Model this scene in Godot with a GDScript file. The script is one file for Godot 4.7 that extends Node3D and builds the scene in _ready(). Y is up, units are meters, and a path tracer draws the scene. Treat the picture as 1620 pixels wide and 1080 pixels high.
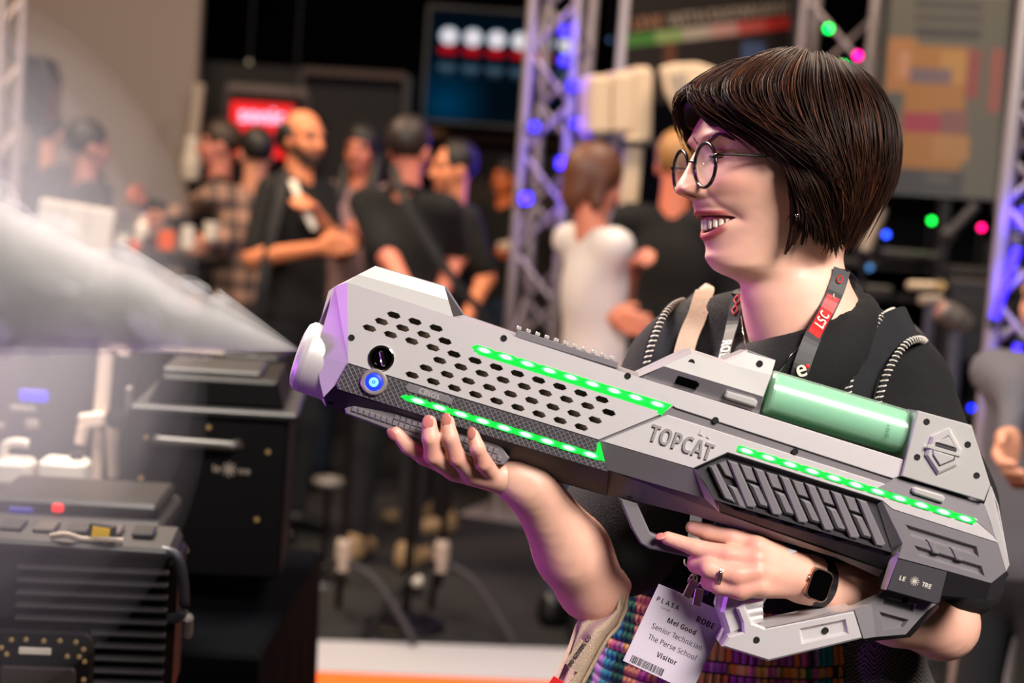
extends Node3D
# A woman with a silver handheld fog gun at a lighting trade show, crowd and rigging behind her.

const FP := 2400.0            # focal length in pixels of the 1620x1080 frame
const EYE := Vector3(0, 1.45, 0)
var cam_b: Basis
var M := {}                   # materials by name
var used := {}                # names already taken at top level

class MB:
	# collects triangles; front faces clockwise
	var v := PackedVector3Array()
	var n := PackedVector3Array()
	var uv := PackedVector2Array()
	var c := PackedColorArray()
	var idx := PackedInt32Array()
	var tint := Color(1, 1, 1)
	func vert(p: Vector3, nn: Vector3, t := Vector2.ZERO) -> int:
		v.append(p); n.append(nn); uv.append(t); c.append(tint)
		return v.size() - 1
	func face(a: int, b: int, d: int, nn: Vector3) -> void:
		if (v[b] - v[a]).cross(v[d] - v[a]).dot(nn) > 0.0:
			idx.append(a); idx.append(d); idx.append(b)
		else:
			idx.append(a); idx.append(b); idx.append(d)
	func tri(a: Vector3, b: Vector3, d: Vector3, out: Vector3) -> void:
		var nn := (b - a).cross(d - a).normalized()
		if nn.dot(out) < 0.0:
			nn = -nn
		var i := vert(a, nn); vert(b, nn); vert(d, nn)
		face(i, i + 1, i + 2, nn)
	func quad(a: Vector3, b: Vector3, d: Vector3, e: Vector3, out: Vector3) -> void:
		var nn := (d - a).cross(e - b).normalized()
		if nn.dot(out) < 0.0:
			nn = -nn
		var i := vert(a, nn, Vector2(0, 1)); vert(b, nn, Vector2(1, 1)); vert(d, nn, Vector2(1, 0)); vert(e, nn, Vector2(0, 0))
		face(i, i + 1, i + 2, nn)
		face(i, i + 2, i + 3, nn)
	func fan(poly: PackedVector3Array, out: Vector3) -> void:
		# planar polygon, triangulated in its own plane
		var nn := Vector3.ZERO
		for i in poly.size():
			var a := poly[i]; var b := poly[(i + 1) % poly.size()]
			nn += a.cross(b)
		nn = nn.normalized()
		if nn.dot(out) < 0.0:
			nn = -nn
		var ux := nn.cross(Vector3(0.3, 1, 0.2)).normalized()
		var uy := nn.cross(ux)
		var p2 := PackedVector2Array()
		for p in poly:
			p2.append(Vector2(p.dot(ux), p.dot(uy)))
		var t := Geometry2D.triangulate_polygon(p2)
		var base := v.size()
		for p in poly:
			vert(p, nn)
		for k in range(0, t.size(), 3):
			face(base + t[k], base + t[k + 1], base + t[k + 2], nn)
	func fan_holes(outer: PackedVector2Array, holes: Array, z: float) -> void:
		# flat face towards +z with openings: each opening is joined to the rim by a slit
		var poly := outer.duplicate()
		if Geometry2D.is_polygon_clockwise(poly):
			poly.reverse()
		for hole in holes:
			var q: PackedVector2Array = hole.duplicate()
			if not Geometry2D.is_polygon_clockwise(q):
				q.reverse()
			var bi := 0
			var bj := 0
			var bd := 1e9
			for i in poly.size():
				for j in q.size():
					var d := poly[i].distance_squared_to(q[j])
					if d < bd:
						bd = d; bi = i; bj = j
			var joined := PackedVector2Array()
			for i in bi + 1:
				joined.append(poly[i])
			for j in q.size() + 1:
				joined.append(q[(bj + j) % q.size()])
			var nudge := (poly[(bi + 1) % poly.size()] - poly[bi]).normalized() * 1e-6
			joined[joined.size() - 1] += nudge
			joined.append(poly[bi] + nudge)
			for i in range(bi + 1, poly.size()):
				joined.append(poly[i])
			poly = joined
		var t := Geometry2D.triangulate_polygon(poly)
		if t.is_empty():
			push_warning("face with openings not filled")
		var base := v.size()
		for p in poly:
			vert(Vector3(p.x, p.y, z), Vector3(0, 0, 1))
		for k in range(0, t.size(), 3):
			face(base + t[k], base + t[k + 1], base + t[k + 2], Vector3(0, 0, 1))
	func grid(rows: Array, closed: bool, flip := false, colors: Array = []) -> void:
		# smooth sheet through rows of points of equal length
		var h := rows.size()
		var w: int = rows[0].size()
		var base := v.size()
		for r in h:
			var row: PackedVector3Array = rows[r]
			var up: PackedVector3Array = rows[maxi(r - 1, 0)]
			var dn: PackedVector3Array = rows[mini(r + 1, h - 1)]
			for k in w:
				var l := row[(k - 1 + w) % w] if closed else row[maxi(k - 1, 0)]
				var g := row[(k + 1) % w] if closed else row[mini(k + 1, w - 1)]
				var nn := (g - l).cross(dn[k] - up[k])
				if nn.length_squared() < 1e-18:
					nn = (rows[mini(r + 1, h - 1)][k] - row[k]) if r == 0 else (row[k] - up[k])
					if flip:
						nn = -nn
				nn = nn.normalized()
				if flip:
					nn = -nn
				if colors.size():
					tint = colors[r][k]
				vert(row[k], nn, Vector2(float(k) / maxi(w - 1, 1), float(r) / maxi(h - 1, 1)))
		for r in h - 1:
			for k in (w if closed else w - 1):
				var a := base + r * w + k
				var b := base + r * w + (k + 1) % w
				var d := a + w
				var e := b + w
				if flip:
					idx.append_array([a, b, e, a, e, d])
				else:
					idx.append_array([a, e, b, a, d, e])
	func tube(path: PackedVector3Array, radii: Array, sides := 10, squash := 1.0, upv := Vector3.UP) -> void:
		var rows := []
		var np := path.size()
		for i in np:
			var t := (path[mini(i + 1, np - 1)] - path[maxi(i - 1, 0)]).normalized()
			var s := t.cross(upv)
			if s.length() < 0.05:
				s = t.cross(Vector3(1, 0, 0.01))
			s = s.normalized()
			var u := s.cross(t)
			var r: float = radii[mini(i, radii.size() - 1)]
			var row := PackedVector3Array()
			for k in sides:
				var a := TAU * k / sides
				row.append(path[i] + s * cos(a) * r + u * sin(a) * r * squash)
			if i == 0:
				var cap := PackedVector3Array()
				for k in sides:
					cap.append(path[0])
				rows.append(cap); rows.append(row)
			rows.append(row)
			if i == np - 1:
				rows.append(row)
				var cap2 := PackedVector3Array()
				for k in sides:
					cap2.append(path[i])
				rows.append(cap2)
		grid(rows, true, true)
	func lathe(prof: PackedVector2Array, xf: Transform3D, sides := 24) -> void:
		# profile of (radius, height) along local y; creases kept
		for i in prof.size() - 1:
			var rows := []
			for j in 2:
				var row := PackedVector3Array()
				for k in sides:
					var a := TAU * k / sides
					row.append(xf * Vector3(cos(a) * prof[i + j].x, prof[i + j].y, sin(a) * prof[i + j].x))
				rows.append(row)
			var d := prof[i + 1] - prof[i]
			var nn := Vector2(d.y, -d.x).normalized()
			var base := v.size()
			for j in 2:
				for k in sides:
					var a := TAU * k / sides
					vert(rows[j][k], (xf.basis * Vector3(cos(a) * nn.x, nn.y, sin(a) * nn.x)).normalized())
			for k in sides:
				var a := base + k
				var b := base + (k + 1) % sides
				var mid := n[a] + n[b]
				face(a, b, b + sides, mid)
				face(a, b + sides, a + sides, mid)
	func box(xf: Transform3D, s: Vector3, bev := 0.0) -> void:
		# box centred on xf; a chamfer along every edge when bev > 0
		var h := s * 0.5
		var b := minf(bev, minf(h.x, minf(h.y, h.z)) * 0.9)
		for ax in 3:
			for sg in [-1.0, 1.0]:
				var u := (ax + 1) % 3
				var w := (ax + 2) % 3
				var pts := PackedVector3Array()
				for q in [[-1, -1], [1, -1], [1, 1], [-1, 1]]:
					var p := Vector3.ZERO
					p[ax] = h[ax] * sg
					p[u] = (h[u] - b) * q[0]
					p[w] = (h[w] - b) * q[1]
					pts.append(xf * p)
				var o := Vector3.ZERO
				o[ax] = sg
				quad(pts[0], pts[1], pts[2], pts[3], xf.basis * o)
		if b <= 0.0:
			return
		for ax in 3:
			var u := (ax + 1) % 3
			var w := (ax + 2) % 3
			for su in [-1.0, 1.0]:
				for sw in [-1.0, 1.0]:
					var q := PackedVector3Array()
					for e in [[-1.0, 0], [1.0, 0], [1.0, 1], [-1.0, 1]]:
						var p := Vector3.ZERO
						p[ax] = (h[ax] - b) * e[0]
						p[u] = (h[u] - (b if e[1] == 1 else 0.0)) * su
						p[w] = (h[w] - (b if e[1] == 0 else 0.0)) * sw
						q.append(xf * p)
					var o := Vector3.ZERO
					o[u] = su; o[w] = sw
					quad(q[0], q[1], q[2], q[3], xf.basis * o)
		for sx in [-1.0, 1.0]:
			for sy in [-1.0, 1.0]:
				for sz in [-1.0, 1.0]:
					var sg := Vector3(sx, sy, sz)
					tri(xf * (sg * (h - Vector3(0, b, b))), xf * (sg * (h - Vector3(b, 0, b))), xf * (sg * (h - Vector3(b, b, 0))), xf.basis * sg)
	func prism(poly: PackedVector2Array, z0: float, z1: float, xf := Transform3D(), bev := 0.0, back_bev := 0.0, holes := []) -> void:
		# polygon in local xy, from z0 (back) to z1 (front), chamfered round the faces
		var inner := MB.inset(poly, bev)
		var inner0 := MB.inset(poly, back_bev)
		var f := PackedVector3Array(); var g := PackedVector3Array()
		for p in inner:
			f.append(xf * Vector3(p.x, p.y, z1))
		for p in inner0:
			g.append(xf * Vector3(p.x, p.y, z0))
		if holes.size():
			fan_holes(inner, holes, z1)
		else:
			fan(f, xf.basis.z)
		fan(g, -xf.basis.z)
		var cw := Geometry2D.is_polygon_clockwise(poly)
		for i in poly.size():
			var j := (i + 1) % poly.size()
			var e := poly[j] - poly[i]
			var o2 := Vector2(e.y, -e.x) * (1.0 if not cw else -1.0)
			var o := xf.basis * Vector3(o2.x, o2.y, 0)
			var a := xf * Vector3(poly[i].x, poly[i].y, z1 - bev); var b := xf * Vector3(poly[j].x, poly[j].y, z1 - bev)
			var d := xf * Vector3(poly[j].x, poly[j].y, z0 + back_bev); var k := xf * Vector3(poly[i].x, poly[i].y, z0 + back_bev)
			quad(a, b, d, k, o)
			if bev > 0.0:
				quad(f[i], f[j], b, a, o + xf.basis.z * e.length())
			if back_bev > 0.0:
				quad(g[i], g[j], d, k, o - xf.basis.z * e.length())
	static func inset(poly: PackedVector2Array, by: float) -> PackedVector2Array:
		if by == 0.0:
			return poly
		var sg := -1.0 if Geometry2D.is_polygon_clockwise(poly) else 1.0
		var r := PackedVector2Array()
		var m := poly.size()
		for i in m:
			var a := (poly[i] - poly[(i - 1 + m) % m]).normalized()
			var b := (poly[(i + 1) % m] - poly[i]).normalized()
			var na := Vector2(-a.y, a.x) * sg
			var nb := Vector2(-b.y, b.x) * sg
			var s := na + nb
			r.append(poly[i] + s * (by / maxf(0.35, 1.0 + na.dot(nb))))
		return r
	func mesh() -> ArrayMesh:
		var arr := []
		arr.resize(Mesh.ARRAY_MAX)
		arr[Mesh.ARRAY_VERTEX] = v
		arr[Mesh.ARRAY_NORMAL] = n
		arr[Mesh.ARRAY_TEX_UV] = uv
		arr[Mesh.ARRAY_COLOR] = c
		arr[Mesh.ARRAY_INDEX] = idx
		var m := ArrayMesh.new()
		m.add_surface_from_arrays(Mesh.PRIMITIVE_TRIANGLES, arr)
		return m

class Field:
	# sum of exp(-k d) over soft shapes; the surface lies where the sum is one
	var o: Vector3
	var h: float
	var nx: int
	var ny: int
	var nz: int
	var v := PackedFloat32Array()
	var k: float
	func _init(lo: Vector3, hi: Vector3, cell: float, sharp: float) -> void:
		o = lo; h = cell; k = sharp
		nx = int(ceil((hi.x - lo.x) / cell)) + 1
		ny = int(ceil((hi.y - lo.y) / cell)) + 1
		nz = int(ceil((hi.z - lo.z) / cell)) + 1
		v.resize(nx * ny * nz)
	func cap(a: Vector3, b: Vector3, ra: float, rb: float, sgn := 1.0) -> void:
		var mg := 4.5 / k
		var rr := maxf(ra, rb) + mg
		var lo := (a.min(b) - Vector3.ONE * rr - o) / h
		var hi := (a.max(b) + Vector3.ONE * rr - o) / h
		var x0 := maxi(int(lo.x), 0); var x1 := mini(int(hi.x) + 1, nx - 1)
		var y0 := maxi(int(lo.y), 0); var y1 := mini(int(hi.y) + 1, ny - 1)
		var z0 := maxi(int(lo.z), 0); var z1 := mini(int(hi.z) + 1, nz - 1)
		var ab := b - a
		var il := 1.0 / maxf(ab.length_squared(), 1e-12)
		var abx := ab.x; var aby := ab.y; var abz := ab.z
		for z in range(z0, z1 + 1):
			var pz := o.z + z * h - a.z
			for y in range(y0, y1 + 1):
				var py := o.y + y * h - a.y
				var i := (z * ny + y) * nx + x0
				for x in range(x0, x1 + 1):
					var px := o.x + x * h - a.x
					var t := clampf((px * abx + py * aby + pz * abz) * il, 0.0, 1.0)
					var qx := px - t * abx; var qy := py - t * aby; var qz := pz - t * abz
					var d := sqrt(qx * qx + qy * qy + qz * qz) - ra - t * (rb - ra)
					if d < mg:
						if sgn > 0.0:
							v[i] += exp(-k * d)
						else:
							v[i] /= 1.0 + exp(-k * d)
					i += 1
	func ell(c: Vector3, b: Basis, r: Vector3, sgn := 1.0) -> void:
		# ellipsoid with half axes r along the columns of b
		var mg := 4.5 / k
		var rm := maxf(r.x, maxf(r.y, r.z)) + mg
		var lo := (c - Vector3.ONE * rm - o) / h
		var hi := (c + Vector3.ONE * rm - o) / h
		var x0 := maxi(int(lo.x), 0); var x1 := mini(int(hi.x) + 1, nx - 1)
		var y0 := maxi(int(lo.y), 0); var y1 := mini(int(hi.y) + 1, ny - 1)
		var z0 := maxi(int(lo.z), 0); var z1 := mini(int(hi.z) + 1, nz - 1)
		var bx := b.x; var by := b.y; var bz := b.z
		for z in range(z0, z1 + 1):
			for y in range(y0, y1 + 1):
				var i := (z * ny + y) * nx + x0
				for x in range(x0, x1 + 1):
					var p := Vector3(o.x + x * h, o.y + y * h, o.z + z * h) - c
					var q := Vector3(p.dot(bx), p.dot(by), p.dot(bz))
					var e := q / r
					var l := e.length()
					var g := (e / r).length()
					var d := l * (l - 1.0) / maxf(g, 1e-6) if l > 1e-4 else -minf(r.x, minf(r.y, r.z))
					if d < mg:
						if sgn > 0.0:
							v[i] += exp(-k * maxf(d, -0.2))
						else:
							v[i] /= 1.0 + exp(-k * maxf(d, -0.2))
					i += 1
	func path(pts: Array, radii: Array) -> void:
		for i in pts.size() - 1:
			cap(pts[i], pts[i + 1], radii[i], radii[i + 1])
	func into(mb: MB, paint: Object = null) -> void:
		var cellv := PackedInt32Array()
		cellv.resize(v.size())
		cellv.fill(-1)
		var sx := 1; var sy := nx; var sz := nx * ny
		var base := mb.v.size()
		var pos := PackedVector3Array()
		var quads := PackedInt32Array()
		var st := [sx, sy, sz]
		for z in range(1, nz - 1):
			for y in range(1, ny - 1):
				var i := (z * ny + y) * nx + 1
				for x in range(1, nx - 1):
					var s := v[i] >= 1.0
					if s != (v[i + 1] >= 1.0):
						quads.append_array([i, 0, 1 if s else 0])
					if s != (v[i + sy] >= 1.0):
						quads.append_array([i, 1, 1 if s else 0])
					if s != (v[i + sz] >= 1.0):
						quads.append_array([i, 2, 1 if s else 0])
					i += 1
		for q in range(0, quads.size(), 3):
			var i := quads[q]
			var ax := quads[q + 1]
			var u: int = st[(ax + 1) % 3]
			var w: int = st[(ax + 2) % 3]
			var ids := [i, i - u, i - u - w, i - w]
			var g := PackedInt32Array()
			for ci in ids:
				if cellv[ci] < 0:
					cellv[ci] = base + pos.size()
					pos.append(vertex(ci, sy, sz))
				g.append(cellv[ci])
			if quads[q + 2] == 1:
				mb.idx.append_array([g[0], g[2], g[1], g[0], g[3], g[2]])
			else:
				mb.idx.append_array([g[0], g[1], g[2], g[0], g[2], g[3]])
		var first := mb.idx.size() - quads.size() * 2
		# one pass of smoothing over neighbours
		var acc := PackedVector3Array()
		acc.resize(pos.size())
		var cnt := PackedInt32Array()
		cnt.resize(pos.size())
		for t in range(first, mb.idx.size(), 3):
			var a := mb.idx[t] - base; var b := mb.idx[t + 1] - base; var d := mb.idx[t + 2] - base
			acc[a] += pos[b] + pos[d]; acc[b] += pos[a] + pos[d]; acc[d] += pos[a] + pos[b]
			cnt[a] += 2; cnt[b] += 2; cnt[d] += 2
		for i in pos.size():
			pos[i] = pos[i].lerp(acc[i] / maxi(cnt[i], 1), 0.55)
		var nn := PackedVector3Array()
		nn.resize(pos.size())
		for t in range(first, mb.idx.size(), 3):
			var a := mb.idx[t] - base; var b := mb.idx[t + 1] - base; var d := mb.idx[t + 2] - base
			var fn := (pos[d] - pos[a]).cross(pos[b] - pos[a])
			nn[a] += fn; nn[b] += fn; nn[d] += fn
		for i in pos.size():
			var m := nn[i].normalized()
			mb.tint = paint.at(pos[i], m) if paint else Color(1, 1, 1)
			mb.vert(pos[i], m)
	func vertex(ci: int, sy: int, sz: int) -> Vector3:
		var x := ci % nx
		var y := (ci / nx) % ny
		var z := ci / sz
		var L := PackedFloat32Array()
		for q in 8:
			L.append(log(maxf(v[ci + (q & 1) + ((q >> 1) & 1) * sy + ((q >> 2) & 1) * sz], 0.005)))
		var s := Vector3.ZERO
		var m := 0
		for q in 8:
			for bit in [1, 2, 4]:
				if q & bit == 0:
					var la := L[q]; var lb := L[q | bit]
					if (la >= 0.0) != (lb >= 0.0):
						var t := la / (la - lb)
						var p := Vector3(q & 1, (q >> 1) & 1, (q >> 2) & 1)
						if bit == 1: p.x += t
						elif bit == 2: p.y += t
						else: p.z += t
						s += p
						m += 1
		return o + (Vector3(x, y, z) + s / maxi(m, 1)) * h

# ---------------------------------------------------------------- placing
func W(px: float, py: float, d: float) -> Vector3:
	# the point at depth d that shows at pixel (px, py)
	return EYE + cam_b * Vector3((px - 810.0) / FP * d, -(py - 540.0) / FP * d, -d)

func V(px: float, py: float, zz: float) -> Vector3:
	# the point on the vertical plane z = -zz that shows at pixel (px, py)
	var r := cam_b * Vector3((px - 810.0) / FP, -(py - 540.0) / FP, -1.0)
	return EYE + r * (-zz / r.z)

func G(px: float, py: float, y := 0.0) -> Vector3:
	# the point at height y that shows at pixel (px, py)
	var r := cam_b * Vector3((px - 810.0) / FP, -(py - 540.0) / FP, -1.0)
	return EYE + r * ((y - EYE.y) / r.y)

func numbered(called: String) -> String:
	if not used.has(called):
		used[called] = 0
		return called
	used[called] += 1
	return "%s_%03d" % [called, used[called]]

func tag(o: Node, label := "", category := "", group := "", kind := "") -> Node:
	if label: o.set_meta("label", label)
	if category: o.set_meta("category", category)
	if group: o.set_meta("group", group)
	if kind: o.set_meta("kind", kind)
	return o

func thing(called: String, label: String, category: String, at := Vector3.ZERO, basis_ := Basis(), group := "") -> Node3D:
	var o := Node3D.new()
	o.name = numbered(called)
	add_child(o, true)
	o.transform = Transform3D(basis_, at)
	tag(o, label, category, group)
	return o

func put(called: String, mesh: Mesh, mat: Material, parent: Node = null) -> MeshInstance3D:
	# one mesh as a named node; with no parent it is a top-level object
	var o := MeshInstance3D.new()
	o.mesh = mesh
	o.material_override = mat
	if parent == null:
		o.name = numbered(called)
		add_child(o, true)
	else:
		var n := 0
		var nm := called
		while parent.has_node(nm):
			n += 1
			nm = "%s_%03d" % [called, n]
		o.name = nm
		parent.add_child(o, true)
	return o

func putw(called: String, mb: MB, mat: Material, parent: Node3D) -> MeshInstance3D:
	# a part whose points were given in the world
	var inv := parent.global_transform.affine_inverse() if parent.is_inside_tree() else parent.transform.affine_inverse()
	for i in mb.v.size():
		mb.v[i] = inv * mb.v[i]
		mb.n[i] = inv.basis * mb.n[i]
	return put(called, mb.mesh(), mat, parent)

func mat(called: String, col: Color, rough := 0.6, metal := 0.0) -> StandardMaterial3D:
	var m := StandardMaterial3D.new()
	m.resource_name = called
	m.albedo_color = col
	m.roughness = rough
	m.metallic = metal
	M[called] = m
	return m

func glow(called: String, col: Color, energy: float) -> StandardMaterial3D:
	var m := mat(called, col.darkened(0.5), 0.4)
	m.emission_enabled = true
	m.emission = col
	m.emission_energy_multiplier = energy
	return m

func noise_tex(seed_: int, freq: float, size := 256, normal := false, strength := 4.0, ramp: Gradient = null, octaves := 3, kind := FastNoiseLite.TYPE_SIMPLEX_SMOOTH) -> NoiseTexture2D:
	var f := FastNoiseLite.new()
	f.seed = seed_
	f.noise_type = kind
	f.frequency = freq
	f.fractal_octaves = octaves
	var t := NoiseTexture2D.new()
	t.width = size
	t.height = size
	t.seamless = true
	t.noise = f
	t.as_normal_map = normal
	t.bump_strength = strength
	t.color_ramp = ramp
	return t

func ramp(a: Color, b: Color) -> Gradient:
	var g := Gradient.new()
	g.set_color(0, a)
	g.set_color(1, b)
	return g

func grainy(m: StandardMaterial3D, tex: Texture2D, scale: float) -> StandardMaterial3D:
	m.normal_enabled = true
	m.normal_texture = tex
	m.uv1_triplanar = true
	m.uv1_scale = Vector3.ONE * scale
	return m

func letters(text: String, height: float, depth: float, bold := true, face := "Droid Sans") -> TextMesh:
	var f := SystemFont.new()
	f.font_names = PackedStringArray([face])
	f.font_weight = 700 if bold else 400
	var t := TextMesh.new()
	t.font = f
	t.text = text
	var fs := 64 if height > 0.009 else 16
	t.font_size = fs
	t.pixel_size = height / (0.719 * fs)
	t.depth = depth
	t.curve_step = 2.0
	return t

func v2(a: Array) -> PackedVector2Array:
	var r := PackedVector2Array()
	for i in range(0, a.size(), 2):
		r.append(Vector2(a[i], a[i + 1]))
	return r

func smooth_path(pts: Array, per := 6) -> PackedVector3Array:
	# Catmull-Rom through the points
	var r := PackedVector3Array()
	var m := pts.size()
	for i in m - 1:
		var p0: Vector3 = pts[maxi(i - 1, 0)]
		var p1: Vector3 = pts[i]
		var p2: Vector3 = pts[i + 1]
		var p3: Vector3 = pts[mini(i + 2, m - 1)]
		for s in per:
			var t := float(s) / per
			r.append(0.5 * (2.0 * p1 + (p2 - p0) * t + (2.0 * p0 - 5.0 * p1 + 4.0 * p2 - p3) * t * t + (3.0 * p1 - p0 - 3.0 * p2 + p3) * t * t * t))
	r.append(pts[m - 1])
	return r

func curve_at(xs: Array, ys: Array, x: float) -> float:
	# smooth interpolation through a table
	if x <= xs[0]: return ys[0]
	var m := xs.size()
	if x >= xs[m - 1]: return ys[m - 1]
	for i in m - 1:
		if x <= xs[i + 1]:
			var t: float = (x - xs[i]) / (xs[i + 1] - xs[i])
			var y0: float = ys[maxi(i - 1, 0)]; var y1: float = ys[i]; var y2: float = ys[i + 1]; var y3: float = ys[mini(i + 2, m - 1)]
			return 0.5 * (2.0 * y1 + (y2 - y0) * t + (2.0 * y0 - 5.0 * y1 + 4.0 * y2 - y3) * t * t + (3.0 * y1 - y0 - 3.0 * y2 + y3) * t * t * t)
	return ys[m - 1]

func _ready() -> void:
	# ---- camera, sky, lamps and exposure
	cam_b = Basis.from_euler(Vector3(deg_to_rad(-5.24), 0, deg_to_rad(4.2)))
	var cam := Camera3D.new()
	cam.name = "camera"
	cam.keep_aspect = Camera3D.KEEP_HEIGHT
	cam.transform = Transform3D(cam_b, EYE)
	cam.near = 0.05
	cam.far = 60.0
	var ca := CameraAttributesPhysical.new()
	ca.frustum_focal_length = 53.3
	ca.frustum_focus_distance = 1.50
	ca.exposure_aperture = 3.5
	ca.frustum_near = 0.05
	ca.frustum_far = 60.0
	cam.attributes = ca
	cam.fov = rad_to_deg(2.0 * atan(540.0 / FP))
	add_child(cam, true)
	cam.current = true
	var env := Environment.new()
	env.background_mode = Environment.BG_COLOR
	env.background_color = Color(0.02, 0.02, 0.025)
	env.tonemap_mode = Environment.TONE_MAPPER_LINEAR
	env.tonemap_exposure = 1.15
	env.sdfgi_enabled = true
	env.ssao_enabled = true
	env.ssil_enabled = true
	env.volumetric_fog_enabled = true
	env.volumetric_fog_density = 0.0
	var we := WorldEnvironment.new()
	we.name = "world"
	we.environment = env
	add_child(we, true)
	materials()
	lamps()
	hall()
	await fog_gun()
	woman()
	background()

func materials() -> void:
	var grain := noise_tex(3, 0.9, 256, true, 3.0, null, 2)
	var cloth := noise_tex(5, 0.35, 256, true, 6.0, null, 3)
	grainy(mat("silver paint", Color(0.80, 0.78, 0.785), 0.42, 0.3), grain, 22.0).normal_scale = 0.25
	grainy(mat("satin silver", Color(0.86, 0.85, 0.84), 0.24, 0.45), grain, 22.0).normal_scale = 0.08
	grainy(mat("gun metal grey", Color(0.49, 0.47, 0.49), 0.45, 0.3), grain, 22.0).normal_scale = 0.25
	grainy(mat("dark graphite", Color(0.23, 0.22, 0.24), 0.5, 0.2), grain, 22.0).normal_scale = 0.3
	mat("name silver", Color(0.66, 0.64, 0.65), 0.35, 0.4)
	mat("chrome", Color(0.85, 0.84, 0.84), 0.12, 1.0)
	mat("black hole", Color(0.015, 0.015, 0.015), 0.8)
	mat("black plastic", Color(0.03, 0.03, 0.034), 0.4)
	mat("black gloss", Color(0.012, 0.013, 0.016), 0.08)
	mat("fog-gun inside", Color(0.36, 0.31, 0.24), 0.6)
	glow("led green", Color(0.0, 0.95, 0.25), 1.0)
	var ld := glow("led diode", Color(0, 0, 0), 1.5)
	var gt := GradientTexture2D.new()
	gt.width = 64
	gt.height = 64
	gt.fill = GradientTexture2D.FILL_RADIAL
	gt.fill_from = Vector2(0.5, 0.5)
	gt.fill_to = Vector2(1.0, 0.5)
	var gg := Gradient.new()
	gg.offsets = PackedFloat32Array([0.0, 0.42, 0.72, 1.0])
	gg.colors = PackedColorArray([Color(1, 1, 1), Color(0.93, 1, 0.95), Color(0.45, 0.95, 0.6), Color(0.0, 0.80, 0.21)])
	gt.gradient = gg
	ld.emission_texture = gt
	ld.emission_operator = BaseMaterial3D.EMISSION_OP_ADD
	glow("button blue", Color(0.10, 0.22, 0.95), 1.2)
	glow("button white", Color(0.45, 0.75, 1.0), 1.6)
	# skin and cloth of the people
	var sk := mat("skin", Color(1, 1, 1), 0.48)
	sk.vertex_color_use_as_albedo = true
	sk.subsurf_scatter_enabled = true
	sk.subsurf_scatter_strength = 0.12
	grainy(sk, noise_tex(11, 0.5, 256, true, 2.0, null, 3), 30.0).normal_scale = 0.12
	var fs := mat("plain skin", Color(1, 1, 1), 0.55)
	fs.vertex_color_use_as_albedo = true
	grainy(mat("black cotton", Color(0.028, 0.027, 0.032), 0.9), cloth, 9.0).normal_scale = 0.6
	M["cloth tex"] = mat("none", Color(1, 1, 1))
	M["cloth tex"].normal_texture = cloth
	var hr := mat("brown hair", Color(1, 1, 1), 0.5)
	hr.vertex_color_use_as_albedo = true
	hr.metallic_specular = 0.3
	mat("nail", Color(0.80, 0.50, 0.46), 0.3)
	mat("teeth", Color(0.90, 0.86, 0.76), 0.25)
	mat("gum", Color(0.72, 0.33, 0.34), 0.35)
	mat("mouth inside", Color(0.16, 0.03, 0.03), 0.6)
	mat("dark brown", Color(0.09, 0.055, 0.04), 0.4)
	mat("eye white", Color(0.85, 0.80, 0.78), 0.15)
	mat("iris", Color(0.22, 0.17, 0.14), 0.2)
	mat("brow hair", Color(0.33, 0.19, 0.15), 0.6)
	mat("tortoiseshell", Color(0.10, 0.06, 0.055), 0.2)
	var lens := mat("clear lens", Color(0.9, 0.9, 0.95, 0.05), 0.03)
	lens.transparency = BaseMaterial3D.TRANSPARENCY_ALPHA
	mat("lanyard black", Color(0.05, 0.05, 0.055), 0.55)
	mat("label red", Color(0.80, 0.10, 0.10), 0.5)
	mat("card white", Color(0.82, 0.78, 0.84), 0.45)
	mat("print black", Color(0.02, 0.02, 0.03), 0.6)
	mat("steel", Color(0.74, 0.69, 0.62), 0.35, 0.3)
	mat("violet plastic", Color(0.30, 0.12, 0.55), 0.4)
	grainy(mat("navy webbing", Color(0.055, 0.065, 0.09), 0.85), cloth, 14.0).normal_scale = 0.8
	grainy(mat("cotton beige", Color(0.72, 0.63, 0.54), 0.9), cloth, 10.0).normal_scale = 0.7
	mat("rose gold", Color(0.80, 0.62, 0.56), 0.25, 0.9)
	var hm := mat("herringbone cloth", Color(1, 1, 1), 0.9)
	var hi := Image.create(64, 64, false, Image.FORMAT_RGB8)
	for y in 64:
		for x in 64:
			var zig := (x % 32) if (x % 32) < 16 else 31 - (x % 32)
			hi.set_pixel(x, y, Color(0.45, 0.42, 0.40) if (y + zig) % 8 < 3 else Color(0.05, 0.05, 0.06))
	hm.albedo_texture = ImageTexture.create_from_image(hi)
	hm.uv1_triplanar = true
	hm.uv1_scale = Vector3.ONE * 26.0
	mat("carpet", Color(0.055, 0.052, 0.055), 0.95)
	mat("drape black", Color(0.018, 0.022, 0.032), 1.0).metallic_specular = 0.15
	mat("hall grey", Color(0.20, 0.19, 0.20), 0.9)
	mat("vinyl white", Color(0.62, 0.62, 0.64), 0.5)
	mat("carpet orange", Color(0.85, 0.36, 0.05), 0.9)
	mat("partition", Color(0.52, 0.48, 0.46), 0.9)
	mat("booth dark", Color(0.035, 0.038, 0.055), 0.8)
	mat("booth grey", Color(0.16, 0.15, 0.17), 0.7)
	mat("frame brown", Color(0.22, 0.17, 0.155), 0.7)
	mat("booth light", Color(0.33, 0.31, 0.30), 0.7)
	mat("alloy grey", Color(0.40, 0.38, 0.37), 0.5, 0.3)
	mat("warm grey", Color(0.60, 0.55, 0.50), 0.7)
	mat("warm wood", Color(0.50, 0.37, 0.28), 0.6)
	mat("brown panel", Color(0.16, 0.11, 0.085), 0.7)
	mat("ivory", Color(0.80, 0.72, 0.62), 0.6)
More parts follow.
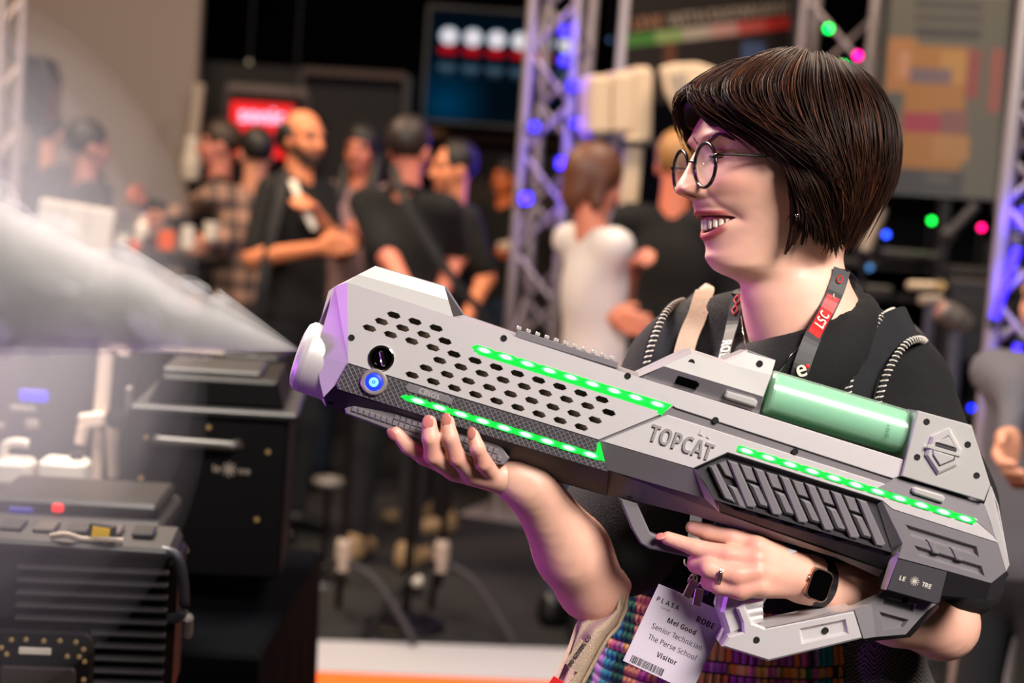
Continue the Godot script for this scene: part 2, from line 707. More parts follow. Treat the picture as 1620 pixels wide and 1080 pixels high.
	mat("banner brown", Color(0.11, 0.075, 0.075), 0.85)
	mat("banner tan", Color(0.62, 0.45, 0.34), 0.8)
	mat("rack brown", Color(0.10, 0.085, 0.085), 0.6)
	mat("case violet", Color(0.10, 0.09, 0.12), 0.5)
	mat("gold", Color(0.75, 0.62, 0.42), 0.35, 0.4)
	mat("pinkish glass", Color(0.65, 0.45, 0.42), 0.3)
	mat("blue grey", Color(0.28, 0.29, 0.36), 0.5)
	mat("black satin", Color(0.022, 0.021, 0.025), 0.5).metallic_specular = 0.3
	mat("lid grey", Color(0.06, 0.058, 0.066), 0.5)
	mat("fin grey", Color(0.26, 0.25, 0.26), 0.45)
	mat("handle steel", Color(0.30, 0.29, 0.28), 0.35, 0.4)
	mat("hose grey", Color(0.20, 0.20, 0.23), 0.45)
	mat("panel brown", Color(0.20, 0.17, 0.16), 0.45)
	mat("cream pipe", Color(0.78, 0.70, 0.64), 0.5)
	mat("bottle green", Color(0.05, 0.16, 0.06), 0.2)
	mat("glass brown", Color(0.28, 0.15, 0.10), 0.25)
	mat("drink orange", Color(0.90, 0.36, 0.06), 0.4)
	mat("tan leather", Color(0.55, 0.45, 0.33), 0.6)
	mat("strap grey", Color(0.075, 0.075, 0.085), 0.8)
	glow("violet glow", Color(0.24, 0.12, 1.0), 2.0)
	glow("violet dim", Color(0.18, 0.10, 0.75), 0.35)
	mat("white paint", Color(0.75, 0.72, 0.68), 0.5)
	mat("off white", Color(0.82, 0.79, 0.74), 0.6)
	mat("aluminium", Color(0.62, 0.58, 0.58), 0.42, 0.45)

func cloth_mat(called: String, col: Color) -> StandardMaterial3D:
	if M.has(called):
		return M[called]
	var m := mat(called, col, 0.9)
	m.normal_enabled = true
	m.normal_texture = M["cloth tex"].normal_texture
	m.normal_scale = 0.6
	m.uv1_triplanar = true
	m.uv1_scale = Vector3.ONE * 8.0
	return m

func ceiling_panel(at: Vector3, size: Vector2, energy: float, col: Color, label: String, look := Vector3.DOWN) -> void:
	# a hung light panel: housing, glowing face and the light it gives
	var b := Basis.looking_at(look, Vector3(0, 0, 1) if absf(look.y) > 0.9 else Vector3.UP)
	var t := thing("ceiling_light", label, "ceiling light", at, b)
	var mb := MB.new()
	mb.box(Transform3D(Basis(), Vector3(0, 0, 0.045)), Vector3(size.x + 0.06, size.y + 0.06, 0.07), 0.01)
	put("housing", mb.mesh(), M["black plastic"], t)
	var f := MB.new()
	f.box(Transform3D(Basis(), Vector3(0, 0, 0.004)), Vector3(size.x, size.y, 0.006), 0.001)
	var k := "panel glow %s" % col.to_html()
	if not M.has(k):
		glow(k, col, 2.5)
	put("diffuser", f.mesh(), M[k], t)
	for e in [-0.4, 0.4]:
		var hung := MB.new()
		var p := at + b * Vector3(size.x * e, 0, 0.08)
		hung.tube(PackedVector3Array([p, Vector3(p.x, 5.6, p.z)]), [0.006], 8)
		putw("hanging_wire", hung, M["black plastic"], t)
	var l := AreaLight3D.new()
	l.name = "panel_light"
	l.area_size = size
	l.light_energy = energy
	l.light_color = col
	l.shadow_enabled = true
	l.set("area_range", 30.0)
	l.position = Vector3(0, 0, -0.01)
	t.add_child(l, true)

func lamps() -> void:
	ceiling_panel(Vector3(1.55, 3.3, 0.65), Vector2(1.5, 0.9), 19.0, Color(1.0, 0.96, 0.93), "wide warm light panel hung above and before the woman", Vector3(-0.42, -0.70, -0.58))
	ceiling_panel(Vector3(-0.95, 2.95, -2.6), Vector2(0.8, 0.8), 13.0, Color(1.0, 0.95, 0.9), "square light panel hung over the fog jet")
	ceiling_panel(Vector3(-2.2, 4.4, -5.4), Vector2(1.2, 1.2), 20.0, Color(1.0, 0.86, 0.72), "square warm light panel over the crowd at the bar table")
	ceiling_panel(Vector3(1.2, 4.4, -5.0), Vector2(1.2, 1.2), 12.0, Color(1.0, 0.9, 0.8), "square light panel over the white speakers")
	wash_light(Vector3(-1.75, 0.95, -1.30), Vector3(0.2, 1.28, -1.52), Color(0.78, 0.38, 1.0), 1.15, 17.0)
	wash_light(Vector3(-2.3, 2.05, -1.72), Vector3(0.28, 1.46, -1.62), Color(0.80, 0.32, 0.95), 1.5, 11.0, "pink stage wash light on a tall stand far left of the fog jet")

func wash_light(at: Vector3, to: Vector3, col: Color, energy: float, angle: float, label := "purple stage wash light on a low stand beside the fog jet") -> void:
	var t := thing("wash_light", label, "stage light", at, Basis.looking_at(to - at))
	var mb := MB.new()
	mb.lathe(v2([0.001, -0.10, 0.06, -0.10, 0.07, -0.08, 0.07, 0.08, 0.062, 0.08, 0.062, 0.06]), Transform3D(Basis(Vector3(1, 0, 0), -PI / 2), Vector3.ZERO), 24)
	put("can", mb.mesh(), M["black plastic"], t)
	var ln := MB.new()
	ln.lathe(v2([0.06, 0.0, 0.055, 0.006, 0.001, 0.008]), Transform3D(Basis(Vector3(1, 0, 0), -PI / 2), Vector3(0, 0, -0.06)), 24)
	put("lens", ln.mesh(), glow("wash lens %s" % col.to_html(), col, 3.0), t)
	var st := MB.new()
	var down := t.transform.basis.inverse() * Vector3(0, -1, 0)
	st.tube(PackedVector3Array([down * 0.07, down * at.y]), [0.014], 10)
	put("stand_pole", st.mesh(), M["black plastic"], t)
	var l := SpotLight3D.new()
	l.name = "wash_beam"
	l.light_color = col
	l.light_energy = energy
	l.light_size = 0.06
	l.spot_angle = angle
	l.spot_angle_attenuation = 0.6
	l.spot_range = 20.0
	l.spot_attenuation = 2.0
	l.shadow_enabled = true
	l.position = Vector3(0, 0, -0.085)
	t.add_child(l, true)

# ---------------------------------------------------------------- the fog gun
const GD := 1.45
func gp(px: float, py: float, mm := 0.0) -> Vector3:
	var d := GD - mm * 0.001
	return Vector3((px - 810.0) * d - 230.0 * GD, -(py - 540.0) * d + 180.0 * GD, 0) / FP + Vector3(0, 0, mm * 0.001)

func gpoly(a: Array, mm := 0.0) -> PackedVector2Array:
	var r := PackedVector2Array()
	for i in range(0, a.size(), 2):
		var p := gp(a[i], a[i + 1], mm)
		r.append(Vector2(p.x, p.y))
	return r

func g3(a: Array) -> PackedVector3Array:
	var r := PackedVector3Array()
	for i in range(0, a.size(), 3):
		r.append(gp(a[i], a[i + 1], a[i + 2]))
	return r

func facet(mb: MB, a: Array) -> void:
	mb.fan(g3(a), Vector3(0, 0, 1))

func slab(mb: MB, a: Array, z0: float, z1: float, bev := 0.6, openings := []) -> void:
	var hs := []
	for q in openings:
		hs.append(gpoly(q, z1))
	mb.prism(gpoly(a, z1), z0 * 0.001, z1 * 0.001, Transform3D(), bev * 0.001, 0.0, hs)

func pocket(mb: MB, a: Array, z: float, deep: float, lip: float) -> void:
	# a sunk panel: sloping walls from the rim down to a floor
	var rim := gpoly(a, z)
	var fl := MB.inset(rim, lip * 0.001)
	var f := PackedVector3Array()
	for p in fl:
		f.append(Vector3(p.x, p.y, (z - deep) * 0.001))
	mb.fan(f, Vector3(0, 0, 1))
	for i in rim.size():
		var j := (i + 1) % rim.size()
		var inn := (fl[i] + fl[j] - rim[i] - rim[j])
		mb.quad(Vector3(rim[i].x, rim[i].y, z * 0.001), Vector3(rim[j].x, rim[j].y, z * 0.001), f[j], f[i], Vector3(inn.x, inn.y, inn.length()))

func panel_csg(outer: PackedVector2Array, holes: Array, z0: float, z1: float) -> Mesh:
	var c := CSGPolygon3D.new()
	c.name = "panel_cut"
	c.polygon = outer
	c.depth = z1 - z0
	c.mode = CSGPolygon3D.MODE_DEPTH
	add_child(c)
	var k := 0
	for h in holes:
		var q := CSGPolygon3D.new()
		q.name = "hole_cut_%03d" % k
		k += 1
		q.polygon = h
		q.depth = (z1 - z0) * 3.0
		q.position.z = (z1 - z0)
		q.operation = CSGShape3D.OPERATION_SUBTRACTION
		c.add_child(q)
	await get_tree().process_frame
	await get_tree().process_frame
	var m: ArrayMesh = c.bake_static_mesh()
	remove_child(c)
	c.free()
	return m

func led_strip(gun: Node3D, outline: Array, first: Vector2, last: Vector2, count: int, z: float) -> void:
	var mb := MB.new()
	slab(mb, outline, z - 3.0, z, 0.4)
	var s := put("led_strip", mb.mesh(), M["led green"], gun)
	tag(s, "glowing green strip with white diodes")
	var dm := MB.new()
	var ax := (last - first).normalized()
	var b := Basis(Vector3(ax.x, -ax.y, 0), Vector3(ax.y, ax.x, 0), Vector3(0, 0, 1))
	var hw := (last - first).length() / (count - 1) * GD / FP * 0.40
	var hh := 0.0031
	dm.quad(b * Vector3(-hw, -hh, 0.0008), b * Vector3(hw, -hh, 0.0008), b * Vector3(hw, hh, 0.0008), b * Vector3(-hw, hh, 0.0008), Vector3(0, 0, 1))
	for q in [[-1, -1, 1, -1], [1, -1, 1, 1], [1, 1, -1, 1], [-1, 1, -1, -1]]:
		dm.quad(b * Vector3(hw * q[0], hh * q[1], 0.0008), b * Vector3(hw * q[2], hh * q[3], 0.0008), b * Vector3(hw * q[2], hh * q[3], 0), b * Vector3(hw * q[0], hh * q[1], 0), b * Vector3(q[0] + q[2], q[1] + q[3], 0))
		for t in 4:
			dm.uv[dm.uv.size() - 1 - t] = Vector2(0, 0)
	var dmesh := dm.mesh()
	for i in count:
		var p := first.lerp(last, float(i) / (count - 1))
		var d := put("diode", dmesh, M["led diode"], s)
		d.position = gp(p.x, p.y, z) - Vector3(0, 0, 0.0004)

func screw_hole(gun: Node3D, mesh: Mesh, px: float, py: float, z: float) -> void:
	var h := put("screw_hole", mesh, M["black hole"], gun)
	h.position = gp(px, py, z)

func fog_gun() -> void:
	var gun := thing("fog_gun", "silver handheld fog gun with green light strips held by the woman with glasses", "fog gun", W(1040, 720, GD), cam_b)
	var sil: Material = M["silver paint"]
	var sat: Material = M["satin silver"]
	var gry: Material = M["gun metal grey"]
	var drk: Material = M["dark graphite"]
	# far half of the shell: the whole outline behind the facets
	var mb := MB.new()
	slab(mb, [530,453, 594,420, 704,452, 733,497, 818,526, 1010,589, 1091,551, 1146,569, 1183,553, 1227,569, 1206,640, 1434,716, 1452,650, 1538,672, 1568,768, 1580,800, 1596,890, 1574,945, 1490,948, 1398,905, 1320,880, 1100,815, 980,786, 800,738, 640,690, 545,655, 514,642, 497,600, 505,508], -88.0, -36.0, 1.0)
	put("far_shell", mb.mesh(), gry, gun)
	# dark box behind the vent holes
	var ib := MB.new()
	slab(ib, [556,462, 716,512, 1000,600, 1050,640, 950,690, 556,570], -35.0, -12.0, 0.5)
	put("inner_tray", ib.mesh(), M["fog-gun inside"], gun)
	# near shell: chamfers above and below the side panels
	mb = MB.new()
	facet(mb, [549,446,0, 717,501,0, 709,474,-9, 567,434,-9])
	facet(mb, [530,453,-30, 549,446,0, 567,434,-9, 594,421,-36])
	facet(mb, [567,434,-9, 709,474,-9, 703,453,-36, 594,421,-36])
	put("front_ridge", mb.mesh(), sat, gun)
	mb = MB.new()
	facet(mb, [703,453,-36, 709,474,-9, 717,501,0, 721,505,-4, 733,498,-36])
	put("ridge_step", mb.mesh(), drk, gun)
	mb = MB.new()
	facet(mb, [717,501,0, 815,533,0, 817,527,-36, 733,498,-36])
	facet(mb, [815,533,0, 1010,596,0, 1010,589,-36, 817,527,-36])
	facet(mb, [1010,596,0, 1050,579,1, 1094,559,-14, 1091,552,-36, 1010,589,-36])
	put("top_edge", mb.mesh(), gry, gun)
	# nose
	mb = MB.new()
	facet(mb, [530,453,-30, 549,446,0, 551,574,0, 498,562,-10])
	facet(mb, [498,562,-10, 551,574,0, 533,606,0, 512,628,-6, 505,600,-14])
	facet(mb, [505,600,-14, 512,628,-6, 516,643,-36, 500,620,-34])
	facet(mb, [530,453,-30, 498,562,-10, 505,600,-14, 500,620,-34, 492,560,-60, 520,460,-60])
	put("nose", mb.mesh(), sil, gun)
	mb = MB.new()
	var ax := Vector3(-0.945, 0.326, 0.05).normalized()
	var up := Vector3(0, 0, 1).cross(ax).normalized()
	var nb := Basis(up, ax, up.cross(ax))
	mb.lathe(v2([0.0355, -0.03, 0.0355, 0.008, 0.0345, 0.013, 0.031, 0.017, 0.024, 0.019, 0.0195, 0.019, 0.0185, 0.017, 0.0185, 0.004, 0.001, 0.004]), Transform3D(nb, gp(501, 569, -42)), 48)
	put("nozzle_ring", mb.mesh(), sil, gun)
	mb = MB.new()
	mb.lathe(v2([0.0005, 0.012, 0.006, 0.012, 0.007, 0.010, 0.007, 0.0]), Transform3D(nb, gp(497, 567, -42)), 24)
	put("nozzle_tip", mb.mesh(), M["black plastic"], gun)
	# lower facets
	mb = MB.new()
	facet(mb, [512,628,-6, 533,607,0, 533,617,0, 795,697,0, 962,747,0, 960,784,-36, 800,738,-36, 545,655,-36, 516,643,-36])
	put("lower_front_facet", mb.mesh(), drk, gun)
	mb = MB.new()
	facet(mb, [948,697,0, 1096,741,0, 1115,788,-12, 961,743,-12])
	facet(mb, [961,743,-12, 1115,788,-12, 1138,810,-14, 1398,902,-16, 1390,912,-36, 1320,881,-36, 1100,816,-36, 980,786,-36, 960,784,-36])
	put("lower_rear_facet", mb.mesh(), gry, gun)
	# vented front panel with hexagonal slots
	var holes := []
	var e := Vector2(0.9556, 0.2946)
	var n := Vector2(-0.2946, 0.9556)
	for row in [[622.9,498.2,3], [603.5,508.5,4], [584.4,518.9,12], [695.6,570.0,9], [674.0,582.0,9], [652.0,593.2,9]]:
		for i in row[2]:
			var c := Vector2(row[0] + 33.45 * i, row[1] + 10.27 * i)
			var hx := []
			for q in [[-11.6, 0.0], [-6.6, -4.6], [6.6, -4.6], [11.6, 0.0], [6.6, 4.6], [-6.6, 4.6]]:
				var p: Vector2 = c + e * q[0] + n * q[1]
				hx.append_array([p.x, p.y])
			holes.append(gpoly(hx))
	var circ := []
	for i in 28:
		circ.append_array([603.5 + 17.0 * cos(TAU * i / 28), 566.5 + 17.0 * sin(TAU * i / 28)])
	holes.append(gpoly(circ))
	var pm: Mesh = await panel_csg(gpoly([549,446, 717,501, 815,533, 1010,596, 1066,641, 1050,653, 947,695, 551,574]), holes, -0.0032, 0.0)
	var pn := put("vented_side_panel", pm, sil, gun)
	pn.position.z = 0.0
	# upper rear panel, groove and lower rear panel
	mb = MB.new()
	slab(mb, [1010,596, 1201,655, 1430,727, 1426,753, 1412,757, 1068,645], -4.0, 0.0, 0.7)
	put("upper_side_panel", mb.mesh(), sil, gun)
	mb = MB.new()
	slab(mb, [1062,643, 1412,755, 1400,772, 1050,668, 952,706, 945,694], -6.0, -2.2, 0.3)
	put("seam_groove", mb.mesh(), gry, gun)
	mb = MB.new()
	slab(mb, [1056,656, 1402,766, 1390,772, 1545,820, 1572,846, 1579,859, 1412,806, 1395,792, 1151,716, 1096,741, 952,698], -5.0, 0.0, 0.8)
	put("lower_side_panel", mb.mesh(), sil, gun)
	mb = MB.new()
	facet(mb, [1390,772,0.3, 1416,755,-1, 1557,797,-1, 1569,831,-1.5, 1575,850,0.3, 1545,824,0.4])
	put("rear_step_facet", mb.mesh(), gry, gun)
	# ridge block with battery window
	mb = MB.new()
	facet(mb, [1010,597,-5, 1050,579,2, 1207,627,2, 1201,655,-5])
	put("window_band", mb.mesh(), gry, gun)
	mb = MB.new()
	facet(mb, [1050,579,2, 1094,559,-14, 1147,574,-14, 1220,593,-14, 1207,627,2])
	facet(mb, [1207,627,2, 1220,593,-14, 1222,590,-40, 1201,655,-40, 1201,655,-5])
	facet(mb, [1094,559,-14, 1147,574,-14, 1146,569,-38, 1091,551,-38])
	facet(mb, [1147,574,-14, 1182,557,-16, 1227,570,-16, 1220,593,-14])
	facet(mb, [1147,574,-14, 1182,557,-16, 1183,553,-38, 1146,569,-38])
	put("mid_ridge", mb.mesh(), sat, gun)
	mb = MB.new()
	slab(mb, [1073,592, 1104,601, 1104,605, 1107,606, 1105,612, 1102,611, 1101,617, 1068,607], -4.0, 0.2, 0.3)
	put("battery_window", mb.mesh(), M["black gloss"], gun)
	mb = MB.new()
	slab(mb, [1147,623, 1150,618, 1195,631, 1199,636, 1196,644, 1191,643, 1149,630, 1146,627], -3.0, 4.0, 1.6)
	put("latch", mb.mesh(), M["satin silver"], gun)
	mb = MB.new()
	slab(mb, [1444,772, 1448,770, 1492,783, 1496,788, 1493,795, 1489,795, 1446,781, 1443,777], -3.0, 4.0, 1.6)
	put("latch", mb.mesh(), M["satin silver"], gun)
	# rear plate with the shield emblem
	mb = MB.new()
	slab(mb, [1452,649, 1529,670, 1538,675, 1567,767, 1557,793, 1426,753], -30.0, 5.0, 1.0)
	var pl := put("rear_plate", mb.mesh(), sat, gun)
	mb = MB.new()
	slab(mb, [1504,677, 1523,711, 1515,737, 1484,751, 1464,720, 1474,690], 4.5, 9.0, 2.4)
	put("emblem", mb.mesh(), sat, pl)
	mb = MB.new()
	slab(mb, [1501,688, 1514,710, 1510,728, 1486,738, 1475,720, 1481,699], 8.8, 9.4, 0.3)
	put("emblem_groove", mb.mesh(), drk, pl)
	mb = MB.new()
	slab(mb, [1501,690, 1512,708, 1481,699], 9.0, 11.0, 0.8)
	slab(mb, [1477,712, 1510,722, 1508,727, 1487,736, 1477,720], 9.0, 11.0, 0.8)
	slab(mb, [1467,702, 1521,718, 1520,723, 1466,708], 9.0, 10.2, 0.4)
	put("emblem_inlay", mb.mesh(), sat, pl)
	# rail with teeth
	mb = MB.new()
	var rail_b := Basis(Vector3(0.9397, -0.3215, 0).normalized(), Vector3(0.3215, 0.9397, 0).normalized(), Vector3(0, 0, 1))
	slab(mb, [815,533, 818,521, 978,573, 976,583], -30.0, -4.0, 0.8)
	var rl := put("top_rail", mb.mesh(), gry, gun)
	for i in 11:
		var tb := MB.new()
		tb.box(Transform3D(rail_b, gp(821 + 14.7 * i, 519 + 4.72 * i, -14)), Vector3(0.0044, 0.0036, 0.020), 0.0006)
		put("tooth", tb.mesh(), sat, rl)
	# knurled band
	mb = MB.new()
	var kn := [531,607, 549,575, 948,697, 962,747, 795,697, 560,624, 534,616]
	slab(mb, kn, -3.0, 0.8, 0.5)
	var kp := put("knurled_panel", mb.mesh(), drk, gun)
	mb = MB.new()
	var kpoly := MB.inset(gpoly(kn, 0.8), 0.0006)
	for dirn in [Vector2(0.93, 0.36), Vector2(-0.42, 0.91)]:
		var nn := Vector2(-dirn.y, dirn.x)
		for i in range(-75, 76):
			var c: Vector2 = Vector2(gp(745, 660).x, gp(745, 660).y) + nn * (i * 0.0039)
			for seg in Geometry2D.intersect_polyline_with_polygon(PackedVector2Array([c - dirn * 0.3, c + dirn * 0.3]), kpoly):
				var a := Vector3(seg[0].x, seg[0].y, 0.0008); var b := Vector3(seg[1].x, seg[1].y, 0.0008)
				var w := Vector3(nn.x, nn.y, 0) * 0.00045
				var top := Vector3(0, 0, 0.0005)
				mb.quad(a - w, b - w, b + top, a + top, Vector3(-nn.x, -nn.y, 1))
				mb.quad(a + w, b + w, b + top, a + top, Vector3(nn.x, nn.y, 1))
	tag(put("knurl_ridges", mb.mesh(), gry, kp), "", "", "", "stuff")
	mb = MB.new()
	slab(mb, [640,612, 646,606, 711,627, 716,633, 713,640, 645,619], 0.5, 2.0, 0.5)
	put("name_plate", mb.mesh(), gry, kp)
	var tm := put("name_plate_lettering", letters("CINOS", 0.0048, 0.0008), sat, kp)
	tm.transform = Transform3D(rail_b, gp(679, 623, 2.0))
	# light strips
	led_strip(gun, [745,548, 752,546, 1064,640, 1046,657, 1039,653, 1041,650, 757,561], Vector2(766, 554), Vector2(1040, 639), 9, 0.4)
	led_strip(gun, [633,627, 641,624, 943,717, 945,700, 949,699, 957,730, 643,634], Vector2(661, 634), Vector2(934, 719), 9, 1.6)
	led_strip(gun, [1165,708, 1172,706, 1536,818, 1546,826, 1536,828, 1174,717], Vector2(1181, 713), Vector2(1527, 820), 11, 0.5)
	# key switch and lit push button
	mb = MB.new()
	var zb := Basis(Vector3(1, 0, 0), Vector3(0, 0, 1), Vector3(0, -1, 0))
	mb.lathe(v2([0.0125, 0.0, 0.0125, 0.0022, 0.0115, 0.0028, 0.0102, 0.0028, 0.0098, 0.002, 0.0098, -0.012, 0.001, -0.012]), Transform3D(zb, gp(603.5, 566.5, -1)), 36)
	put("key_switch_ring", mb.mesh(), M["chrome"], gun)
	mb = MB.new()
	mb.lathe(v2([0.0097, -0.003, 0.0070, 0.001, 0.001, 0.001]), Transform3D(zb, gp(603.5, 566.5, -1)), 28)
	var ks := put("key_switch", mb.mesh(), M["black gloss"], gun)
	mb = MB.new()
	mb.box(Transform3D(Basis(Vector3(0, 0, 1), 0.2), gp(605, 567, 1.5)), Vector3(0.0042, 0.015, 0.003), 0.001)
	put("key_slot", mb.mesh(), M["chrome"], ks)
	mb = MB.new()
	mb.lathe(v2([0.0128, 0.0, 0.0128, 0.003, 0.0115, 0.0042, 0.0092, 0.0042, 0.0085, 0.0034]), Transform3D(zb, gp(592, 604, 0.8)), 36)
	var pb := put("power_button", mb.mesh(), M["aluminium"], gun)
	mb = MB.new()
	mb.lathe(v2([0.0086, 0.0034, 0.006, 0.0042, 0.0045, 0.0042]), Transform3D(zb, gp(592, 604, 0.8)), 36)
	put("blue_ring", mb.mesh(), M["button blue"], pb)
	mb = MB.new()
	mb.lathe(v2([0.0046, 0.0042, 0.0022, 0.0048, 0.0016, 0.0048]), Transform3D(zb, gp(592, 604, 0.8)), 28)
	mb.lathe(v2([0.0009, 0.0048, 0.0001, 0.0048]), Transform3D(zb, gp(592, 604, 0.8)), 12)
	put("lit_symbol", mb.mesh(), M["button white"], pb)
	mb = MB.new()
	mb.lathe(v2([0.0018, 0.0044, 0.0007, 0.0044]), Transform3D(zb, gp(592, 604, 0.8)), 16)
	put("button_centre", mb.mesh(), M["button blue"], pb)
	# screws
	var sm := MB.new()
	sm.lathe(v2([0.0032, -0.0002, 0.0030, 0.0005, 0.0026, 0.0006, 0.0022, 0.0002, 0.0001, 0.0001]), Transform3D(zb, Vector3.ZERO), 18)
	var smesh := sm.mesh()
	for q in [[603,437,-27], [681,470,-14], [556,534,0.2], [797,535,0.2], [993,594.5,0.2], [1132,664.5,0.2], [1258,714,0.2], [1094,573,-7], [1202,575,-14], [1466,667,5], [1451,723,5], [1531,703,5], [1545,752,5], [523,637,-14], [824,734,-26], [997,784,-34], [1248,852,-28], [650,680,-18], [1578,924,-22]]:
		screw_hole(gun, smesh, q[0], q[1], q[2])
	# embossed name
	var tl := put("embossed_name", letters("TOPCAT", 0.0160, 0.0034), M["name silver"], gun)
	tl.transform = Transform3D(rail_b.scaled_local(Vector3(0.76, 1.0, 1.0)), gp(1078, 700, 0.2))
	for q in [[1105,687, 1109,680, 1112,690], [1117,691, 1123,686, 1122,694]]:
		mb = MB.new()
		slab(mb, q, 0, 1.0, 0.2)
		put("embossed_ear", mb.mesh(), sil, gun)
	# ribbed hand rest
	mb = MB.new()
	pocket(mb, [1096,741, 1151,716, 1395,792, 1428,859, 1412,874, 1129,790], 0, 7.0, 3.2)
	var rp := put("rib_tray", mb.mesh(), drk, gun)
	mb = MB.new()
	facet(mb, [1096,741,0.2, 1105,745,1.5, 1137,800,-6, 1138,810,-14, 1115,788,-11])
	put("rib_tray_edge", mb.mesh(), sat, gun)
	mb = MB.new()
	facet(mb, [1395,792,0, 1428,859,0, 1418,876,-8, 1412,872,-6, 1388,797,-6])
	var slot_a := [1432,829, 1545,864, 1549,881, 1440,848]
	var slot_b := [1446,862, 1553,895, 1558,912, 1454,880]
	mb.fan_holes(gpoly([1412,806, 1579,859, 1592,903, 1568,922, 1500,903, 1421,882, 1428,859, 1396,793]), [gpoly(slot_a), gpoly(slot_b)], 0.0)
	var bt := put("butt", mb.mesh(), gry, gun)
	for k in 7:
		var x := 1122.0 + 40.9 * (k - 0) - (0.0 if k > 0 else -0.0)
		var y := 740.0 - 25.0 + 12.2 * k
		if k == 0:
			y = 738.0
		var pm2 := MB.new()
		var top := 0.0
		if k < 1:
			slab(pm2, [x, y, x + 10, y - 4, x + 42, y + 58, x + 36, y + 56, x + 24, y + 51], -8.0, -0.5, 1.6)
		else:
			slab(pm2, [x - 12, y + 0, x + 4, y + 5, x + 34, y + 72, x + 30, y + 77, x + 18, y + 75], -8.0, 0.0, 1.6)
		put("rib", pm2.mesh(), gry, rp)
		if k < 6:
			var bx := x + (16.0 if k < 1 else 8.0)
			var by := y + (-2.0 if k < 1 else 6.0)
			var ins := MB.new()
			if k < 1:
				slab(ins, [bx - 1, by - 3, bx + 12, by - 9, bx + 24, by + 22, bx + 10, by + 16], -8.0, -3.0, 1.0)
			else:
				slab(ins, [bx + 0, by + 1, bx + 18, by + 6, bx + 28, by + 31, bx + 10, by + 25], -8.0, -3.0, 1.0)
			slab(ins, [bx + 14, by + 31, bx + 31, by + 36, bx + 48, by + 66, bx + 43, by + 71, bx + 30, by + 67], -8.0, -2.0, 2.2)
			put("rib_inset", ins.mesh(), gry, rp)
	mb = MB.new()
	var wav := [1129,790]
	for k in 7:
		wav.append_array([1150 + 40 * k, 800 + 12 * k - 5, 1163 + 40 * k, 803 + 12 * k + 4])
	var w3 := []
	for i in range(0, wav.size(), 2):
		w3.append_array([wav[i], wav[i + 1], -2.0])
	w3.append_array([1418,876,-4, 1400,902,-18, 1138,811,-16])
	facet(mb, w3)
	put("rest_underside", mb.mesh(), drk, gun)
	# butt details
	mb = MB.new()
	pocket(mb, slot_a, 0.0, 4.0, 2.2)
	put("slot", mb.mesh(), gry, bt)
	mb = MB.new()
	pocket(mb, slot_b, 0.0, 4.0, 2.2)
	put("slot", mb.mesh(), gry, bt)
	for q in [[1466,853, 1476,856, 1486,877, 1476,875], [1503,865, 1513,868, 1524,888, 1513,886]]:
		mb = MB.new()
		slab(mb, q, -4.0, 1.2, 1.0)
		put("crossbar", mb.mesh(), gry, bt)
	mb = MB.new()
	slab(mb, [1420,882, 1500,903, 1487,953, 1482,956, 1402,933], -40.0, -1.0, 1.0)
	var lb := put("logo_block", mb.mesh(), drk, gun)
	mb = MB.new()
	facet(mb, [1414,862,-6, 1428,859,0, 1421,882,-1, 1402,933,-1, 1393,931,-14])
	put("block_edge", mb.mesh(), sil, gun)
	mb = MB.new()
	facet(mb, [1500,903,0, 1568,922,0, 1560,948,-16, 1490,942,-14])
	facet(mb, [1568,922,0, 1592,903,0, 1596,908,-16, 1574,949,-24, 1560,948,-16])
	put("heel", mb.mesh(), drk, gun)
	mb = MB.new()
	facet(mb, [1567,768,-2, 1557,797,-1, 1569,831,-1, 1592,903,0, 1597,893,-36, 1580,800,-36, 1569,770,-36])
	put("butt_end", mb.mesh(), sil, gun)
	var lt := put("block_lettering", letters("LE", 0.0042, 0.0004), M["off white"], lb)
	lt.transform = Transform3D(rail_b, gp(1428, 915, -0.9))
	lt = put("block_lettering", letters("TRE", 0.0042, 0.0004), M["off white"], lb)
	lt.transform = Transform3D(rail_b, gp(1466, 926, -0.9))
	for i in 6:
		var sp := MB.new()
		sp.box(Transform3D(rail_b.rotated(Vector3(0, 0, 1), PI * i / 6.0), gp(1447, 919, -0.8)), Vector3(0.009, 0.0005, 0.0004))
		put("snowflake_arm", sp.mesh(), M["off white"], lb)
	# trigger guard, grip and lower bar
	mb = MB.new()
	slab(mb, [979,787, 1008,796, 1029,843, 1044,849, 1165,872, 1162,896, 1026,868, 1013,860, 1000,838], -52.0, -34.0, 1.6)
	put("trigger_guard", mb.mesh(), gry, gun)
	mb = MB.new()
	slab(mb, [1180,850, 1262,872, 1238,905, 1226,930, 1207,958, 1209,984, 1152,1007, 1148,993, 1140,968, 1146,945, 1150,905], -74.0, -22.0, 3.5)
	put("grip", mb.mesh(), sil, gun)
	mb = MB.new()
	slab(mb, [1152,1006, 1175,1000, 1174,985, 1165,962, 1178,955, 1190,985, 1211,993, 1242,987, 1352,965, 1366,1010, 1216,1046, 1142,1023], -62.0, -14.0, 2.0, [[1264,994, 1338,979, 1343,1003, 1268,1019]])
	var bar := put("lower_bar", mb.mesh(), sil, gun)
	mb = MB.new()
	facet(mb, [1211,993,-14, 1242,987,-14, 1352,965,-14, 1379,955,-18, 1398,934,-18, 1397,929,-44, 1376,948,-44, 1349,956,-44, 1211,983,-44])
	put("bar_top", mb.mesh(), sat, gun)
	mb = MB.new()
	facet(mb, [1352,965,-13.8, 1379,955,-18, 1385,1007,-18, 1366,1010,-13.8])
	mb.fan_holes(gpoly([1379,955, 1400,933, 1483,954, 1466,966, 1433,1003, 1385,1007], -18.0), [gpoly([1401,943, 1450,955, 1444,969, 1396,956], -18.0), gpoly([1391,967, 1438,980, 1428,993, 1399,997], -18.0)], -0.018)
